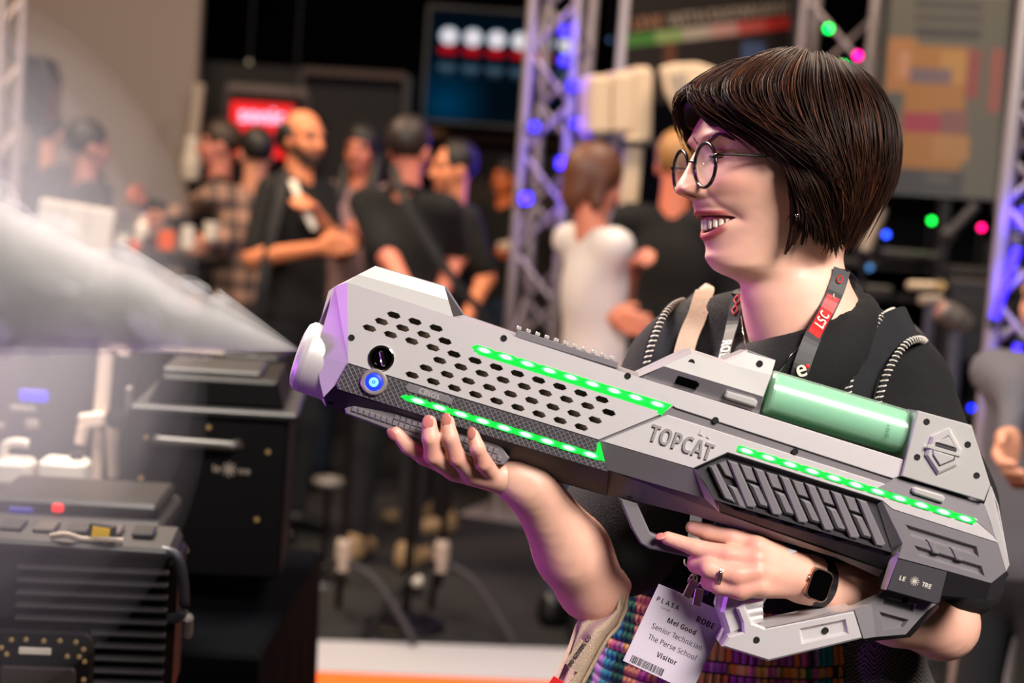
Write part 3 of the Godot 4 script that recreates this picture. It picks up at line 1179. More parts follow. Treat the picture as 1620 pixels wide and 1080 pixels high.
	facet(mb, [1385,1007,-18, 1433,1003,-18, 1466,966,-18, 1483,954,-18, 1486,960,-44, 1440,1008,-44, 1380,1014,-44, 1366,1010,-44, 1366,1010,-14])
	put("bar_rear", mb.mesh(), gry, gun)
	mb = MB.new()
	pocket(mb, [1264,994, 1338,979, 1343,1003, 1268,1019], -14.0, 4.0, 2.6)
	put("bar_panel", mb.mesh(), sil, bar)
	mb = MB.new()
	pocket(mb, [1401,943, 1450,955, 1444,969, 1396,956], -18.0, 4.0, 2.0)
	pocket(mb, [1391,967, 1438,980, 1428,993, 1399,997], -18.0, 4.0, 2.0)
	put("bar_panel", mb.mesh(), gry, bar)
	for i in 3:
		mb = MB.new()
		mb.tube(PackedVector3Array([gp(1178, 958 + 12 * i, -24), gp(1206, 953 + 12 * i, -24)]), [0.0048], 12)
		put("grip_groove", mb.mesh(), sil, gun)
	for q in [[1197,1012,-13.6], [1306,997,-16.4], [1431,949,-17.6]]:
		screw_hole(gun, smesh, q[0], q[1], q[2])
	# checkered fore-grip
	mb = MB.new()
	var fgp := [545,646, 572,635, 700,676, 790,702, 806,724, 797,737, 768,731, 653,694, 547,655]
	slab(mb, fgp, -32.0, -8.0, 1.5)
	var fg := put("fore_grip", mb.mesh(), gry, gun)
	var sq := MB.new()
	sq.prism(v2([-0.0026, -0.0026, 0.0026, -0.0026, 0.0026, 0.0026, -0.0026, 0.0026]), 0.0, 0.0016, Transform3D(), 0.0008)
	var sqm := sq.mesh()
	var fpoly := MB.inset(gpoly(fgp, -8), 0.004)
	for i in range(-24, 25):
		for j in range(-4, 5):
			var p := gp(680, 688, -8) + rail_b * Vector3(i * 0.0059, j * 0.0059, 0)
			if Geometry2D.is_point_in_polygon(Vector2(p.x, p.y), fpoly):
				var o := put("grip_stud", sqm, gry, fg)
				o.transform = Transform3D(rail_b, p)
	fluid_canister()
	fog_jet()

func fluid_canister() -> void:
	var a := gp(1212, 621, -27)
	var b := gp(1440, 688, -27)
	var ax := (b - a).normalized()
	var up := Vector3(0, 0, 1)
	var bas := Basis(ax.cross(up).normalized() * -1.0, ax, up)
	bas = Basis(up.cross(ax).normalized() * -1.0, ax, up)
	bas.x = ax.cross(up)
	var t := thing("fluid_canister", "translucent pale green fluid canister lying in the top of the silver fog gun", "canister", W(1040, 720, GD) + cam_b * a, cam_b * bas)
	var L := (b - a).length()
	var green := mat("green fluid", Color(0.50, 0.78, 0.62), 0.5)
	green.backlight_enabled = true
	green.backlight = Color(0.25, 0.6, 0.35)
	var sh := mat("clear plastic", Color(0.80, 0.95, 0.86, 0.22), 0.22)
	sh.transparency = BaseMaterial3D.TRANSPARENCY_ALPHA
	var mb := MB.new()
	mb.lathe(v2([0.001, 0.003, 0.019, 0.003, 0.0212, 0.005, 0.0212, L - 0.012, 0.019, L - 0.008, 0.001, L - 0.008]), Transform3D(), 48)
	put("fluid", mb.mesh(), green, t)
	mb = MB.new()
	mb.lathe(v2([0.001, 0.0, 0.021, 0.0, 0.0232, 0.002, 0.0232, L - 0.006, 0.022, L - 0.002, 0.018, L, 0.001, L]), Transform3D(), 48)
	put("bottle", mb.mesh(), sh, t)
	var tm := put("printed_code", letters("22-12-1", 0.0028, 0.0002, false), M["black plastic"], t)
	tm.transform = Transform3D(Basis(Vector3(0, 1, 0), Vector3(-1, 0, 0), Vector3(0, 0, 1)).rotated(Vector3(0, 0, 1), -0.35 + PI / 2 + 0.5), Vector3(0.003, L - 0.028, 0.0233))

func fog_jet() -> void:
	# a cone of fog leaving the nozzle, billows round it and the haze it leaves
	var t := thing("fog_jet", "jet of white fog shooting left from the nozzle of the silver fog gun", "fog", W(480, 556, 1.487))
	tag(t, "", "", "", "stuff")
	var rng := RandomNumberGenerator.new()
	rng.seed = 21
	var core := FogMaterial.new()
	core.albedo = Color(0.985, 0.985, 1.0)
	core.density = 10.0
	var soft := FogMaterial.new()
	soft.albedo = Color(0.97, 0.975, 1.0)
	soft.density = 6.5
	var mist := FogMaterial.new()
	mist.albedo = Color(0.88, 0.87, 0.93)
	mist.density = 0.085
	var a := W(483, 557, 1.487)
	var tip := W(-260, 395, 1.50)
	var ax := (tip - a).normalized()
	var L := a.distance_to(tip)
	var u := ax.cross(Vector3(0, 0, 1)).normalized()
	var w := u.cross(ax)
	for q in [[330, 508, 0.035], [160, 463, 0.057], [-40, 430, 0.076], [-260, 395, 0.094], [-260, 395, 0.110]]:
		var e := W(q[0], q[1], 1.495)
		var l := a.distance_to(e)
		var ca := (e - a).normalized()
		var cu := ca.cross(Vector3(0, 0, 1)).normalized()
		var c := FogVolume.new()
		c.shape = RenderingServer.FOG_VOLUME_SHAPE_CONE
		c.size = Vector3(q[2] * 2.0, l, q[2] * 2.0)
		c.material = core
		c.name = "jet_cone"
		t.add_child(c, true)
		c.transform = Transform3D(Basis(cu, -ca, cu.cross(-ca)), a + ca * (l * 0.5) - t.position)
	for i in 110:
		var x := lerpf(400.0, -230.0, pow(rng.randf(), 0.8))
		var cy := curve_at([-260.0, -40.0, 160.0, 330.0, 480.0], [395.0, 430.0, 463.0, 508.0, 557.0], x)
		var r := curve_at([-260.0, -40.0, 160.0, 330.0, 480.0], [0.105, 0.080, 0.057, 0.035, 0.0], x)
		var ang := rng.randf() * TAU
		var k := rng.randf_range(0.75, 1.12)
		var e := FogVolume.new()
		e.shape = RenderingServer.FOG_VOLUME_SHAPE_ELLIPSOID
		var z := r * rng.randf_range(0.28, 0.75)
		e.size = Vector3(z * rng.randf_range(1.0, 1.8), z * rng.randf_range(0.6, 1.0), z)
		e.rotation.z = rng.randf_range(-0.9, 0.1)
		e.material = soft
		e.name = "billow"
		t.add_child(e, true)
		e.position = W(x, cy, 1.495) + cam_b * Vector3(0, cos(ang) * r * k, sin(ang) * r * k) - t.position
	var hz := thing("haze", "thin grey haze drifting at the left before the pale partition and machines", "haze", W(-60, 500, 2.0))
	tag(hz, "", "", "", "stuff")
	for q in [[-120, 420, 2.3, 0.75, 0.8], [-60, 620, 1.75, 0.42, 0.55], [-200, 560, 2.3, 0.8, 1.0]]:
		for k in 8:
			var e := FogVolume.new()
			e.shape = RenderingServer.FOG_VOLUME_SHAPE_ELLIPSOID
			e.size = Vector3(q[3], q[4], 0.7) * (0.25 + 0.13 * k)
			e.material = mist
			e.name = "haze_bank"
			hz.add_child(e, true)
			e.position = W(q[0], q[1], q[2]) - hz.position + Vector3(rng.randfn(), rng.randfn(), rng.randfn()) * 0.035

# ---------------------------------------------------------------- the woman
class Paint:
	# skin colour with soft spots of other colours
	var base := Color(0.6, 0.4, 0.3)
	var spots := []
	var rnd := FastNoiseLite.new()
	func _init(c: Color) -> void:
		base = c.srgb_to_linear()
		rnd.seed = 4
		rnd.frequency = 45.0
	func spot(p: Vector3, r: float, c: Color, hard := 1.0) -> void:
		spots.append([p, r, c.srgb_to_linear(), hard])
	func at(p: Vector3, _n: Vector3) -> Color:
		var c := base * (1.0 + 0.10 * rnd.get_noise_3d(p.x, p.y, p.z))
		for s in spots:
			var d: float = p.distance_to(s[0]) / s[1]
			if d < 1.6:
				c = c.lerp(s[2], clampf((1.0 - d) * s[3] * 1.6, 0.0, 1.0) if s[3] > 1.0 else exp(-d * d * 1.5) * s[3])
		c.a = 1.0
		return c

class Surf:
	# looks up the nearest-to-camera point of some vertices by picture pixel
	var cells := {}
	var host
	func _init(h) -> void:
		host = h
	func add(pts: PackedVector3Array, nrm: PackedVector3Array) -> void:
		var inv: Basis = host.cam_b.inverse()
		for i in pts.size():
			var q: Vector3 = inv * (pts[i] - host.EYE)
			var nn: Vector3 = inv * nrm[i]
			if q.z > -0.05 or nn.dot(q) > 0.0:
				continue
			var px: float = 810.0 - q.x / q.z * host.FP
			var py: float = 540.0 + q.y / q.z * host.FP
			var key := Vector2i(int(floor(px / 12.0)), int(floor(py / 12.0)))
			if not cells.has(key):
				cells[key] = []
			cells[key].append([px, py, -q.z])
	func nearest(px: float, py: float, rad := 9.0) -> float:
		var key := Vector2i(int(floor(px / 12.0)), int(floor(py / 12.0)))
		var near := 9.0
		for x in range(-1, 2):
			for y in range(-1, 2):
				if cells.has(key + Vector2i(x, y)):
					for e in cells[key + Vector2i(x, y)]:
						if Vector2(e[0] - px, e[1] - py).length() < rad:
							near = minf(near, e[2])
		return near
	func depth(px: float, py: float, fallback := -1.0, rad := 9.0) -> float:
		var key := Vector2i(int(floor(px / 12.0)), int(floor(py / 12.0)))
		var sw := 0.0
		var sd := 0.0
		var near := 1e9
		var got := []
		for x in range(-1, 2):
			for y in range(-1, 2):
				var k := key + Vector2i(x, y)
				if cells.has(k):
					for e in cells[k]:
						var d: float = Vector2(e[0] - px, e[1] - py).length()
						if d < rad:
							got.append([d, e[2]])
							near = minf(near, e[2])
		for g in got:
			if g[1] < near + 0.03:
				var w: float = exp(-g[0] * g[0] / 7.0) + 1e-6
				sw += w
				sd += w * g[1]
		return sd / sw if sw > 0.0 else fallback

const HD := 1.62
var hF: Vector3
var hU: Vector3
var hN: Vector3
var hO: Vector3
var head_sin := 0.0
var head_cos := 1.0
var face_surf: Surf
var body_surf: Surf

func head_mid(px: float, py: float) -> Vector2:
	# (forward, up) in the head's mid plane of the point that shows at that pixel
	var x0 := (1250.0 - 810.0) / FP * HD
	var y0 := (540.0 - 255.0) / FP * HD
	var a := (px - 810.0) / FP
	var u := (x0 - a * HD) / (head_cos - a * head_sin)
	var d := HD - u * head_sin
	return Vector2(u, (540.0 - py) / FP * d - y0)

func head_at(u: float, v: float, w: float) -> Vector3:
	return hO + hF * u + hU * v + hN * w

func build_head(mb: MB, paint: Paint) -> void:
	var th := deg_to_rad(16.0)
	head_sin = sin(th); head_cos = cos(th)
	hF = cam_b * Vector3(-head_cos, 0, head_sin)
	hU = cam_b * Vector3(0, 1, 0)
	hN = cam_b * Vector3(head_sin, 0, head_cos)
	hO = W(1250, 255, HD)
	# front pixel, back pixel, half width, squareness of the front
	var R := [
		[1242,107, 1244,107, 0.002, 2.0], [1205,109, 1290,111, 0.034, 2.0], [1155,128, 1345,136, 0.057, 2.0], [1124,160, 1376,170, 0.069, 2.1], [1109,192, 1390,208, 0.0735, 2.25],
		[1102.5,218, 1392,240, 0.075, 2.45], [1108,240, 1388,268, 0.0735, 2.5], [1110,262, 1380,292, 0.0725, 2.35], [1107,290, 1368,315, 0.0705, 2.2], [1100,319, 1352,338, 0.067, 1.9],
		[1104,334, 1342,355, 0.0645, 1.8], [1109,350, 1336,368, 0.062, 1.75], [1115,372, 1331,382, 0.058, 1.75], [1119.5,393, 1328,393, 0.054, 1.8], [1121,409, 1327,403, 0.0495, 1.9], [1131,424, 1327,412, 0.046, 2.15], [1146,433, 1328,420, 0.045, 2.1],
		[1164,441, 1329,428, 0.0465, 2.0], [1176,451, 1331,436, 0.049, 2.0], [1177,476, 1336,452, 0.051, 2.0], [1183,508, 1345,470, 0.053, 2.0], [1191,540, 1352,485, 0.055, 2.0], [1200,575, 1342,520, 0.055, 2.0], [1206,620, 1330,575, 0.052, 2.0]]
	var ts := []
	var cols := [[], [], [], [], [], []]
	for i in R.size():
		ts.append(float(i))
		var f := head_mid(R[i][0], R[i][1])
		var b := head_mid(R[i][2], R[i][3])
		for q in 6:
			cols[q].append([f.x, f.y, b.x, b.y, R[i][4], R[i][5]][q])
	# angles, closer together over the face
	var ang := []
	var NA := 168
	for k in NA:
		var s := float(k) / NA * 2.0 - 1.0
		ang.append(PI * (0.42 * s + 0.58 * s * absf(s) * (0.5 + 0.5 * absf(s))))
	var rows := []
	var tvals := []
	for i in R.size() - 1:
		var n := 5 if i < 4 else (16 if i < 15 else 6)
		for s in n:
			tvals.append(i + float(s) / n)
	tvals.append(float(R.size() - 1))
	var npy := [236.0, 250.0, 262.0, 282.0, 295.0, 303.0, 311.0, 316.0, 321.0]
	var nout := [0.0, 0.008, 0.0135, 0.0195, 0.0235, 0.0240, 0.0200, 0.0110, 0.0]
	var nwid := [0.0055, 0.006, 0.0068, 0.0098, 0.0145, 0.0160, 0.0165, 0.0150, 0.012]
	var colors := []
	var mouth_v := head_mid(1110, 356).y
	for t in tvals:
		var c := []
		for q in 6:
			c.append(curve_at(ts, cols[q], t))
		var row := PackedVector3Array()
		var crow := []
		var F2 := Vector2(c[0], c[1])
		var B2 := Vector2(c[2], c[3])
		var mid := F2.lerp(B2, 0.56)
		for k in NA:
			var a: float = ang[k]
			var ex: float = 2.0 / (c[5] if absf(a) < PI / 2 else 2.15)
			var ca := cos(a); var sa := sin(a)
			var fc: float = pow(absf(ca), ex)
			var fw: float = pow(absf(sa), ex) * signf(sa) * c[4]
			var p2 := mid.lerp(F2, fc) if ca > 0.0 else mid.lerp(B2, fc)
			var u := p2.x; var v := p2.y; var w := fw
			# picture row on the mid plane, for tables kept in pixels
			var py := 255.0 - v * FP / HD
			if ca > 0.0:
				var g: float = curve_at(npy, nout, py)
				if g > 0.0:
					var ww: float = curve_at(npy, nwid, py)
					u += g / (1.0 + pow(absf(w) / ww, 4.0))
			var aw := absf(w)
			if ca > 0.0:
				# cheeks, folds, sockets, lips
				u += 0.0055 * bump(py, 296, 20, aw, 0.040, 0.016)
				w += signf(w) * 0.0035 * bump(py, 298, 24, aw, 0.052, 0.018)
				u -= 0.0075 * bump(py, 246, 11, aw, 0.031, 0.013)
				u += 0.0030 * bump(py, 224, 8, aw, 0.030, 0.020)
				u -= 0.0022 * bump(py, 264, 5, aw, 0.033, 0.012)
				var fold := 0.019 + clampf((py - 306.0) / 44.0, 0.0, 1.3) * 0.0155
				if py > 300.0 and py < 366.0:
					u -= 0.0013 * exp(-pow((aw - fold) / 0.0042, 2.0)) * smoothstep(300.0, 310.0, py) * (1.0 - smoothstep(350.0, 366.0, py))
				u += 0.0050 * bump(py, 306, 7, aw, 0.0140, 0.0042)
				u -= 0.0022 * bump(py, 304, 9, aw, 0.0215, 0.0028)
				u -= 0.0040 * bump(py, 315, 3.2, aw, 0.0080, 0.0035)
				u += 0.0022 * bump(py, 409, 10, aw, 0.0, 0.014)
				for q in 3:
					var cv := 256.0 + 5.0 * q + (aw - 0.050) * (600.0 - 700.0 * q)
					u -= 0.0006 * exp(-pow((py - cv) / 1.3, 2.0)) * exp(-pow((aw - 0.050) / 0.008, 2.0))
			u -= 0.0045 * bump(py, 350, 12, aw, 0.034, 0.009) if ca > 0.0 else 0.0
			# mouth
			var mw := 0.0315
			var m01 := clampf(aw / mw, 0.0, 1.2)
			var y_up := 345.0 + 3.0 * m01 * m01
			var y_lo := 371.5 - 19.5 * pow(minf(m01, 1.0), 2.2)
			var inside := m01 < 1.0 and ca > 0.0 and py > y_up and py < y_lo
			var col := paint.at(head_at(u, v, w), Vector3.ZERO)
			if ca > 0.0 and py > 320.0 and py < 392.0:
				var lip_up := exp(-pow((py - (y_up - 5.0)) / 5.0, 2.0))
				var lip_lo := exp(-pow((py - (y_lo + 6.5)) / 6.5, 2.0))
				var edge := 1.0 - smoothstep(0.85, 1.08, aw / mw)
				u += (0.0026 * lip_up + 0.0034 * lip_lo) * edge
				var red := 0.0
				if py <= y_up:
					red = (1.0 - smoothstep(6.5, 9.5, y_up - py)) * (1.0 - smoothstep(0.9, 1.08, aw / mw))
				elif py >= y_lo:
					red = (1.0 - smoothstep(11.0, 14.5, py - y_lo)) * (1.0 - smoothstep(0.75, 1.0, aw / mw))
				col = col.lerp(Color(0.74, 0.33, 0.33).srgb_to_linear(), red * 0.9)
				if inside:
					u -= 0.011 * smoothstep(0.0, 2.0, minf(py - y_up, y_lo - py))
					col = Color(0.25, 0.06, 0.06).srgb_to_linear()
			if ca > 0.0:
				var nost := bump(py, 315.0, 3.6, aw, 0.0085, 0.0042)
				col = col.lerp(Color(0.28, 0.10, 0.09).srgb_to_linear(), clampf(nost * 1.5, 0.0, 1.0))
				var blush := bump(py, 300, 24, aw, 0.042, 0.02) * 0.30 + bump(py, 303, 10, aw, 0.004, 0.014) * 0.30
				col = col.lerp(Color(0.88, 0.52, 0.46).srgb_to_linear(), blush)
			row.append(head_at(u, v, w))
			crow.append(col)
		rows.append(row)
		colors.append(crow)
	mb.grid(rows, true, true, colors)
	mb.tint = Color(1, 1, 1)
	face_surf = Surf.new(self)
	face_surf.add(mb.v, mb.n)

func bump(y: float, y0: float, sy: float, w: float, w0: float, sw: float) -> float:
	var a := (y - y0) / sy
	var b := (w - w0) / sw
	return exp(-a * a - b * b)

func on_face(px: float, py: float, lift := 0.0) -> Vector3:
	return W(px, py, face_surf.depth(px, py, HD - 0.07) - lift)

func on_body(px: float, py: float, lift := 0.0, fb := 1.62) -> Vector3:
	return W(px, py, body_surf.depth(px, py, fb) - lift)

func finger(f: Field, pts: Array, r0: float, r1: float) -> void:
	var m := pts.size()
	for i in m - 1:
		var a := lerpf(r0, r1, float(i) / (m - 1)); var b := lerpf(r0, r1, float(i + 1) / (m - 1))
		f.cap(pts[i], pts[i + 1], a, b)

func bounds(pts: Array, pad: float) -> Array:
	var lo: Vector3 = pts[0]
	var hi: Vector3 = pts[0]
	for p in pts:
		lo = lo.min(p)
		hi = hi.max(p)
	return [lo - Vector3.ONE * pad, hi + Vector3.ONE * pad]

func woman() -> void:
	var base := G(1200, 2500)
	base = Vector3(W(1200, 900, 1.75).x, 0, W(1200, 900, 1.75).z)
	var wn := thing("person", "smiling woman in round glasses, black t-shirt and bright shirred skirt, holding the fog gun", "person", base)
	var skin := MB.new()
	var paint := Paint.new(Color(0.90, 0.70, 0.615))
	build_head(skin, paint)
	# ---- arms
	var k := 90.0
	var sL := W(1050, 585, 1.74); var eL := W(938, 925, 1.585); var wL := W(838, 765, 1.497)
	var sR := W(1435, 615, 1.68); var eR := W(1490, 985, 1.60); var wR := W(1272, 914, 1.505)
	var pts := [sL, eL, wL, W(700, 720, 1.44)]
	var bb := bounds([eL, wL, sL], 0.08)
	var f := Field.new(bb[0], bb[1], 0.006, 150.0)
	f.cap(sL, eL, 0.043, 0.036)
	f.cap(eL, eL.lerp(wL, 0.35), 0.034, 0.036)
	f.cap(eL.lerp(wL, 0.35), wL, 0.036, 0.0245)
	f.cap(wL, W(812, 752, 1.492), 0.0245, 0.023)
	paint.spot(eL, 0.06, Color(0.86, 0.60, 0.53), 0.35)
	f.into(skin, paint)
	bb = bounds([eR, wR, sR], 0.08)
	f = Field.new(bb[0], bb[1], 0.006, 150.0)
	f.cap(sR, eR, 0.043, 0.037)
	f.cap(eR, eR.lerp(wR, 0.35), 0.034, 0.036)
	f.cap(eR.lerp(wR, 0.35), wR, 0.036, 0.0215)
	f.cap(wR, W(1245, 908, 1.492), 0.0215, 0.022)
	paint.spot(eR, 0.06, Color(0.86, 0.60, 0.53), 0.35)
	f.into(skin, paint)
	# ---- hand under the barrel
	var nail := Color(0.80, 0.52, 0.47)
	var hp := Paint.new(Color(0.90, 0.68, 0.60))
	bb = bounds([W(615, 660, 1.42), W(850, 790, 1.53), W(615, 790, 1.53), W(850, 640, 1.42)], 0.012)
	f = Field.new(bb[0], bb[1], 0.0020, 800.0)
	finger(f, [W(707, 737, 1.474), W(672, 722, 1.462), W(646, 706, 1.456), W(626, 684, 1.452)], 0.0094, 0.0062)
	finger(f, [W(716, 742, 1.472), W(686, 720, 1.446), W(681, 692, 1.436), W(679, 668, 1.437)], 0.0098, 0.0072)
	finger(f, [W(748, 748, 1.470), W(722, 722, 1.446), W(712, 692, 1.436), W(708, 667, 1.437)], 0.0096, 0.0068)
	finger(f, [W(780, 750, 1.474), W(764, 731, 1.450), W(755, 708, 1.438), W(749, 688, 1.438)], 0.0092, 0.0060)
	finger(f, [W(800, 735, 1.525), W(770, 715, 1.545), W(735, 700, 1.555), W(700, 690, 1.550)], 0.0125, 0.0085)
	f.cap(W(722, 742, 1.476), W(800, 752, 1.490), 0.0125, 0.018)
	f.cap(W(752, 748, 1.474), W(812, 756, 1.492), 0.0125, 0.019)
	f.cap(W(782, 750, 1.478), W(820, 758, 1.492), 0.0115, 0.020)
	f.cap(W(715, 738, 1.490), W(805, 748, 1.505), 0.0125, 0.020)
	f.cap(W(815, 757, 1.494), W(838, 766, 1.497), 0.0225, 0.0240)
	for q in [[682,716,1.438], [720,720,1.438], [762,730,1.442], [668,722,1.455]]:
		hp.spot(W(q[0], q[1], q[2]), 0.011, Color(0.83, 0.54, 0.48), 0.55)
	f.into(skin, hp)
	# ---- hand on the grip, back of the hand to the camera
	hp = Paint.new(Color(0.90, 0.675, 0.595))
	bb = bounds([W(1035, 815, 1.43), W(1300, 970, 1.53), W(1035, 970, 1.53), W(1300, 815, 1.43)], 0.012)
	f = Field.new(bb[0], bb[1], 0.0020, 800.0)
	finger(f, [W(1200, 866, 1.474), W(1160, 852, 1.480), W(1120, 842, 1.488), W(1095, 834, 1.492)], 0.0105, 0.0070)
	finger(f, [W(1196, 884, 1.463), W(1150, 877, 1.466), W(1100, 866, 1.473), W(1056, 851, 1.478)], 0.0108, 0.0068)
	finger(f, [W(1198, 905, 1.458), W(1165, 909, 1.457), W(1122, 899, 1.462), W(1102, 892, 1.480), W(1110, 894, 1.50)], 0.0108, 0.0082)
	finger(f, [W(1200, 925, 1.458), W(1172, 933, 1.459), W(1138, 926, 1.464), W(1122, 920, 1.482), W(1130, 922, 1.50)], 0.0102, 0.0074)
	finger(f, [W(1225, 870, 1.495), W(1190, 855, 1.515), W(1160, 850, 1.530)], 0.012, 0.008)
	f.cap(W(1196, 866, 1.472), W(1258, 902, 1.490), 0.0118, 0.019)
	f.cap(W(1196, 884, 1.464), W(1258, 906, 1.488), 0.0118, 0.019)
	f.cap(W(1196, 905, 1.461), W(1256, 910, 1.488), 0.0118, 0.020)
	f.cap(W(1198, 927, 1.464), W(1252, 916, 1.490), 0.0118, 0.019)
	f.cap(W(1250, 908, 1.492), W(1275, 915, 1.503), 0.0205, 0.0215)
	for q in [[1196,884,1.452], [1198,905,1.447], [1152,877,1.455], [1168,909,1.447], [1174,934,1.448], [1196,866,1.462]]:
		hp.spot(W(q[0], q[1], q[2]), 0.011, Color(0.84, 0.56, 0.50), 0.6)
	f.into(skin, hp)
	# ---- ear
	bb = bounds([W(1225, 270, 1.56), W(1300, 350, 1.50)], 0.02)
	f = Field.new(bb[0], bb[1], 0.0025, 300.0)
	var ez := HD - 0.076
	f.path([W(1262, 338, ez), W(1276, 320, ez - 0.004), W(1288, 295, ez - 0.006), W(1282, 272, ez - 0.004), W(1266, 275, ez)], [0.006, 0.005, 0.0045, 0.0045, 0.004])
	f.path([W(1262, 338, ez + 0.002), W(1266, 310, ez + 0.003), W(1272, 290, ez + 0.003)], [0.0065, 0.008, 0.009])
	f.into(skin, paint)
	# ---- chest under the neckline
	bb = bounds([W(1090, 470, 1.60), W(1440, 640, 1.84)], 0.06)
	f = Field.new(bb[0], bb[1], 0.01, 90.0)
	f.ell(W(1258, 640, 1.72), cam_b, Vector3(0.100, 0.110, 0.055))
	f.cap(sL, W(1200, 560, 1.70), 0.028, 0.030)
	f.cap(sR, W(1320, 560, 1.69), 0.028, 0.030)
	f.into(skin, paint)
	# ---- legs down to the floor, below the frame
	for s in [-1, 1]:
		var hip := Vector3(base.x + 0.08 * s, 0.80, base.z)
		skin.tube(smooth_path([hip, Vector3(base.x + 0.09 * s, 0.46, base.z + 0.02), Vector3(base.x + 0.10 * s, 0.08, base.z)], 5), [0.08, 0.078, 0.073, 0.066, 0.06, 0.055, 0.053, 0.05, 0.045, 0.04, 0.036], 14)
	putw("body", skin, M["skin"], wn)
	for q in [[620,687,1.4445, 0.0046,0.0068, -0.62, -0.5], [677,668,1.4305, 0.0055,0.0072, 0.03, -0.1], [706,664,1.4315, 0.0050,0.0070, 0.05, -0.2], [746,685,1.4325, 0.0044,0.0062, 0.12, -0.3], [1045,848,1.4745, 0.0042,0.0052, 1.3, -0.8]]:
		var nm := MB.new()
		var bz := cam_b * Basis(Vector3(0, 0, 1), -q[5]) * Basis(Vector3(0, 1, 0), q[6])
		var rr := []
		for r in 6:
			var row := PackedVector3Array()
			for i in 18:
				var a := TAU * i / 18
				var rad := maxf(0.03, cos(r / 5.0 * PI * 0.5))
				row.append(W(q[0], q[1], q[2]) + bz * Vector3(cos(a) * q[3] * rad, sin(a) * q[4] * rad, 0.0016 * sin(r / 5.0 * PI * 0.5)))
			rr.append(row)
		nm.grid(rr, true, true)
		putw("fingernail", nm, M["nail"], wn)
	# ---- t-shirt
	var sh := MB.new()
	bb = bounds([W(930, 440, 1.60), W(1600, 1080, 1.55), W(930, 1080, 1.95), W(1600, 440, 1.95)], 0.03)
	f = Field.new(bb[0], bb[1], 0.0105, 75.0)
	f.ell(W(1245, 690, 1.715), cam_b, Vector3(0.150, 0.175, 0.098))
	for q in [[1.12, 20.0, 0.004, 0.011], [1.26, 48.0, 0.012, 0.014]]:
		var ring := collar_ring(q[0], q[1], q[2])
		for i in (12 if q[0] < 1.2 else 9):
			f.cap(ring[i], ring[i + 1], q[3], q[3])
	f.ell(W(1185, 890, 1.755), cam_b, Vector3(0.140, 0.20, 0.098))
	f.ell(W(1170, 985, 1.760), cam_b, Vector3(0.150, 0.12, 0.105))
	f.cap(W(1190, 690, 1.685), W(1200, 720, 1.685), 0.058, 0.060)
	f.cap(W(1325, 690, 1.665), W(1320, 720, 1.665), 0.058, 0.060)
	f.cap(W(1095, 545, 1.715), W(1190, 530, 1.690), 0.046, 0.045)
	f.cap(W(1398, 575, 1.675), W(1325, 535, 1.680), 0.046, 0.046)
	f.cap(W(1056, 590, 1.74), W(985, 830, 1.640), 0.052, 0.063)
	f.cap(W(985, 830, 1.640), W(955, 890, 1.610), 0.060, 0.060)
	f.cap(W(1428, 622, 1.68), W(1478, 800, 1.64), 0.055, 0.060)
	f.cap(W(1478, 800, 1.64), W(1500, 930, 1.61), 0.058, 0.060)
	# neck opening and sleeve mouths
	f.ell(W(1258, 468, 1.635), cam_b, Vector3(0.053, 0.056, 0.078), -1.0)
	f.ell(W(925, 955, 1.580), cam_b, Vector3(0.07, 0.045, 0.07), -1.0)
	f.ell(W(1512, 1022, 1.59), cam_b, Vector3(0.075, 0.048, 0.08), -1.0)
	f.into(sh)
	body_surf = Surf.new(self)
	body_surf.add(sh.v, sh.n)
	var ts := putw("t_shirt", sh, M["black cotton"], wn)
	var cl := MB.new()
	var cpx := collar_ring(1.05, 2.0, 0.0)
	cl.tube(smooth_path(cpx, 3), [0.0065], 10)
	putw("collar", cl, M["black cotton"], ts)
	skirt(wn, base)
	woman_details(wn)
	hair(wn)
	accessories()

func collar_ring(grow: float, drop: float, back: float) -> Array:
	# a tilted loop round the base of the neck, lowest in front
	var r := []
	for i in 25:
		var a := TAU * i / 24
		var c := cos(a) * grow
		var n := sin(a) * grow
		r.append(W(1274 - 79 * c - 8 * n, 510 + 42 * c + 34 * n + drop, 1.632 - 0.061 * n + back))
	return r

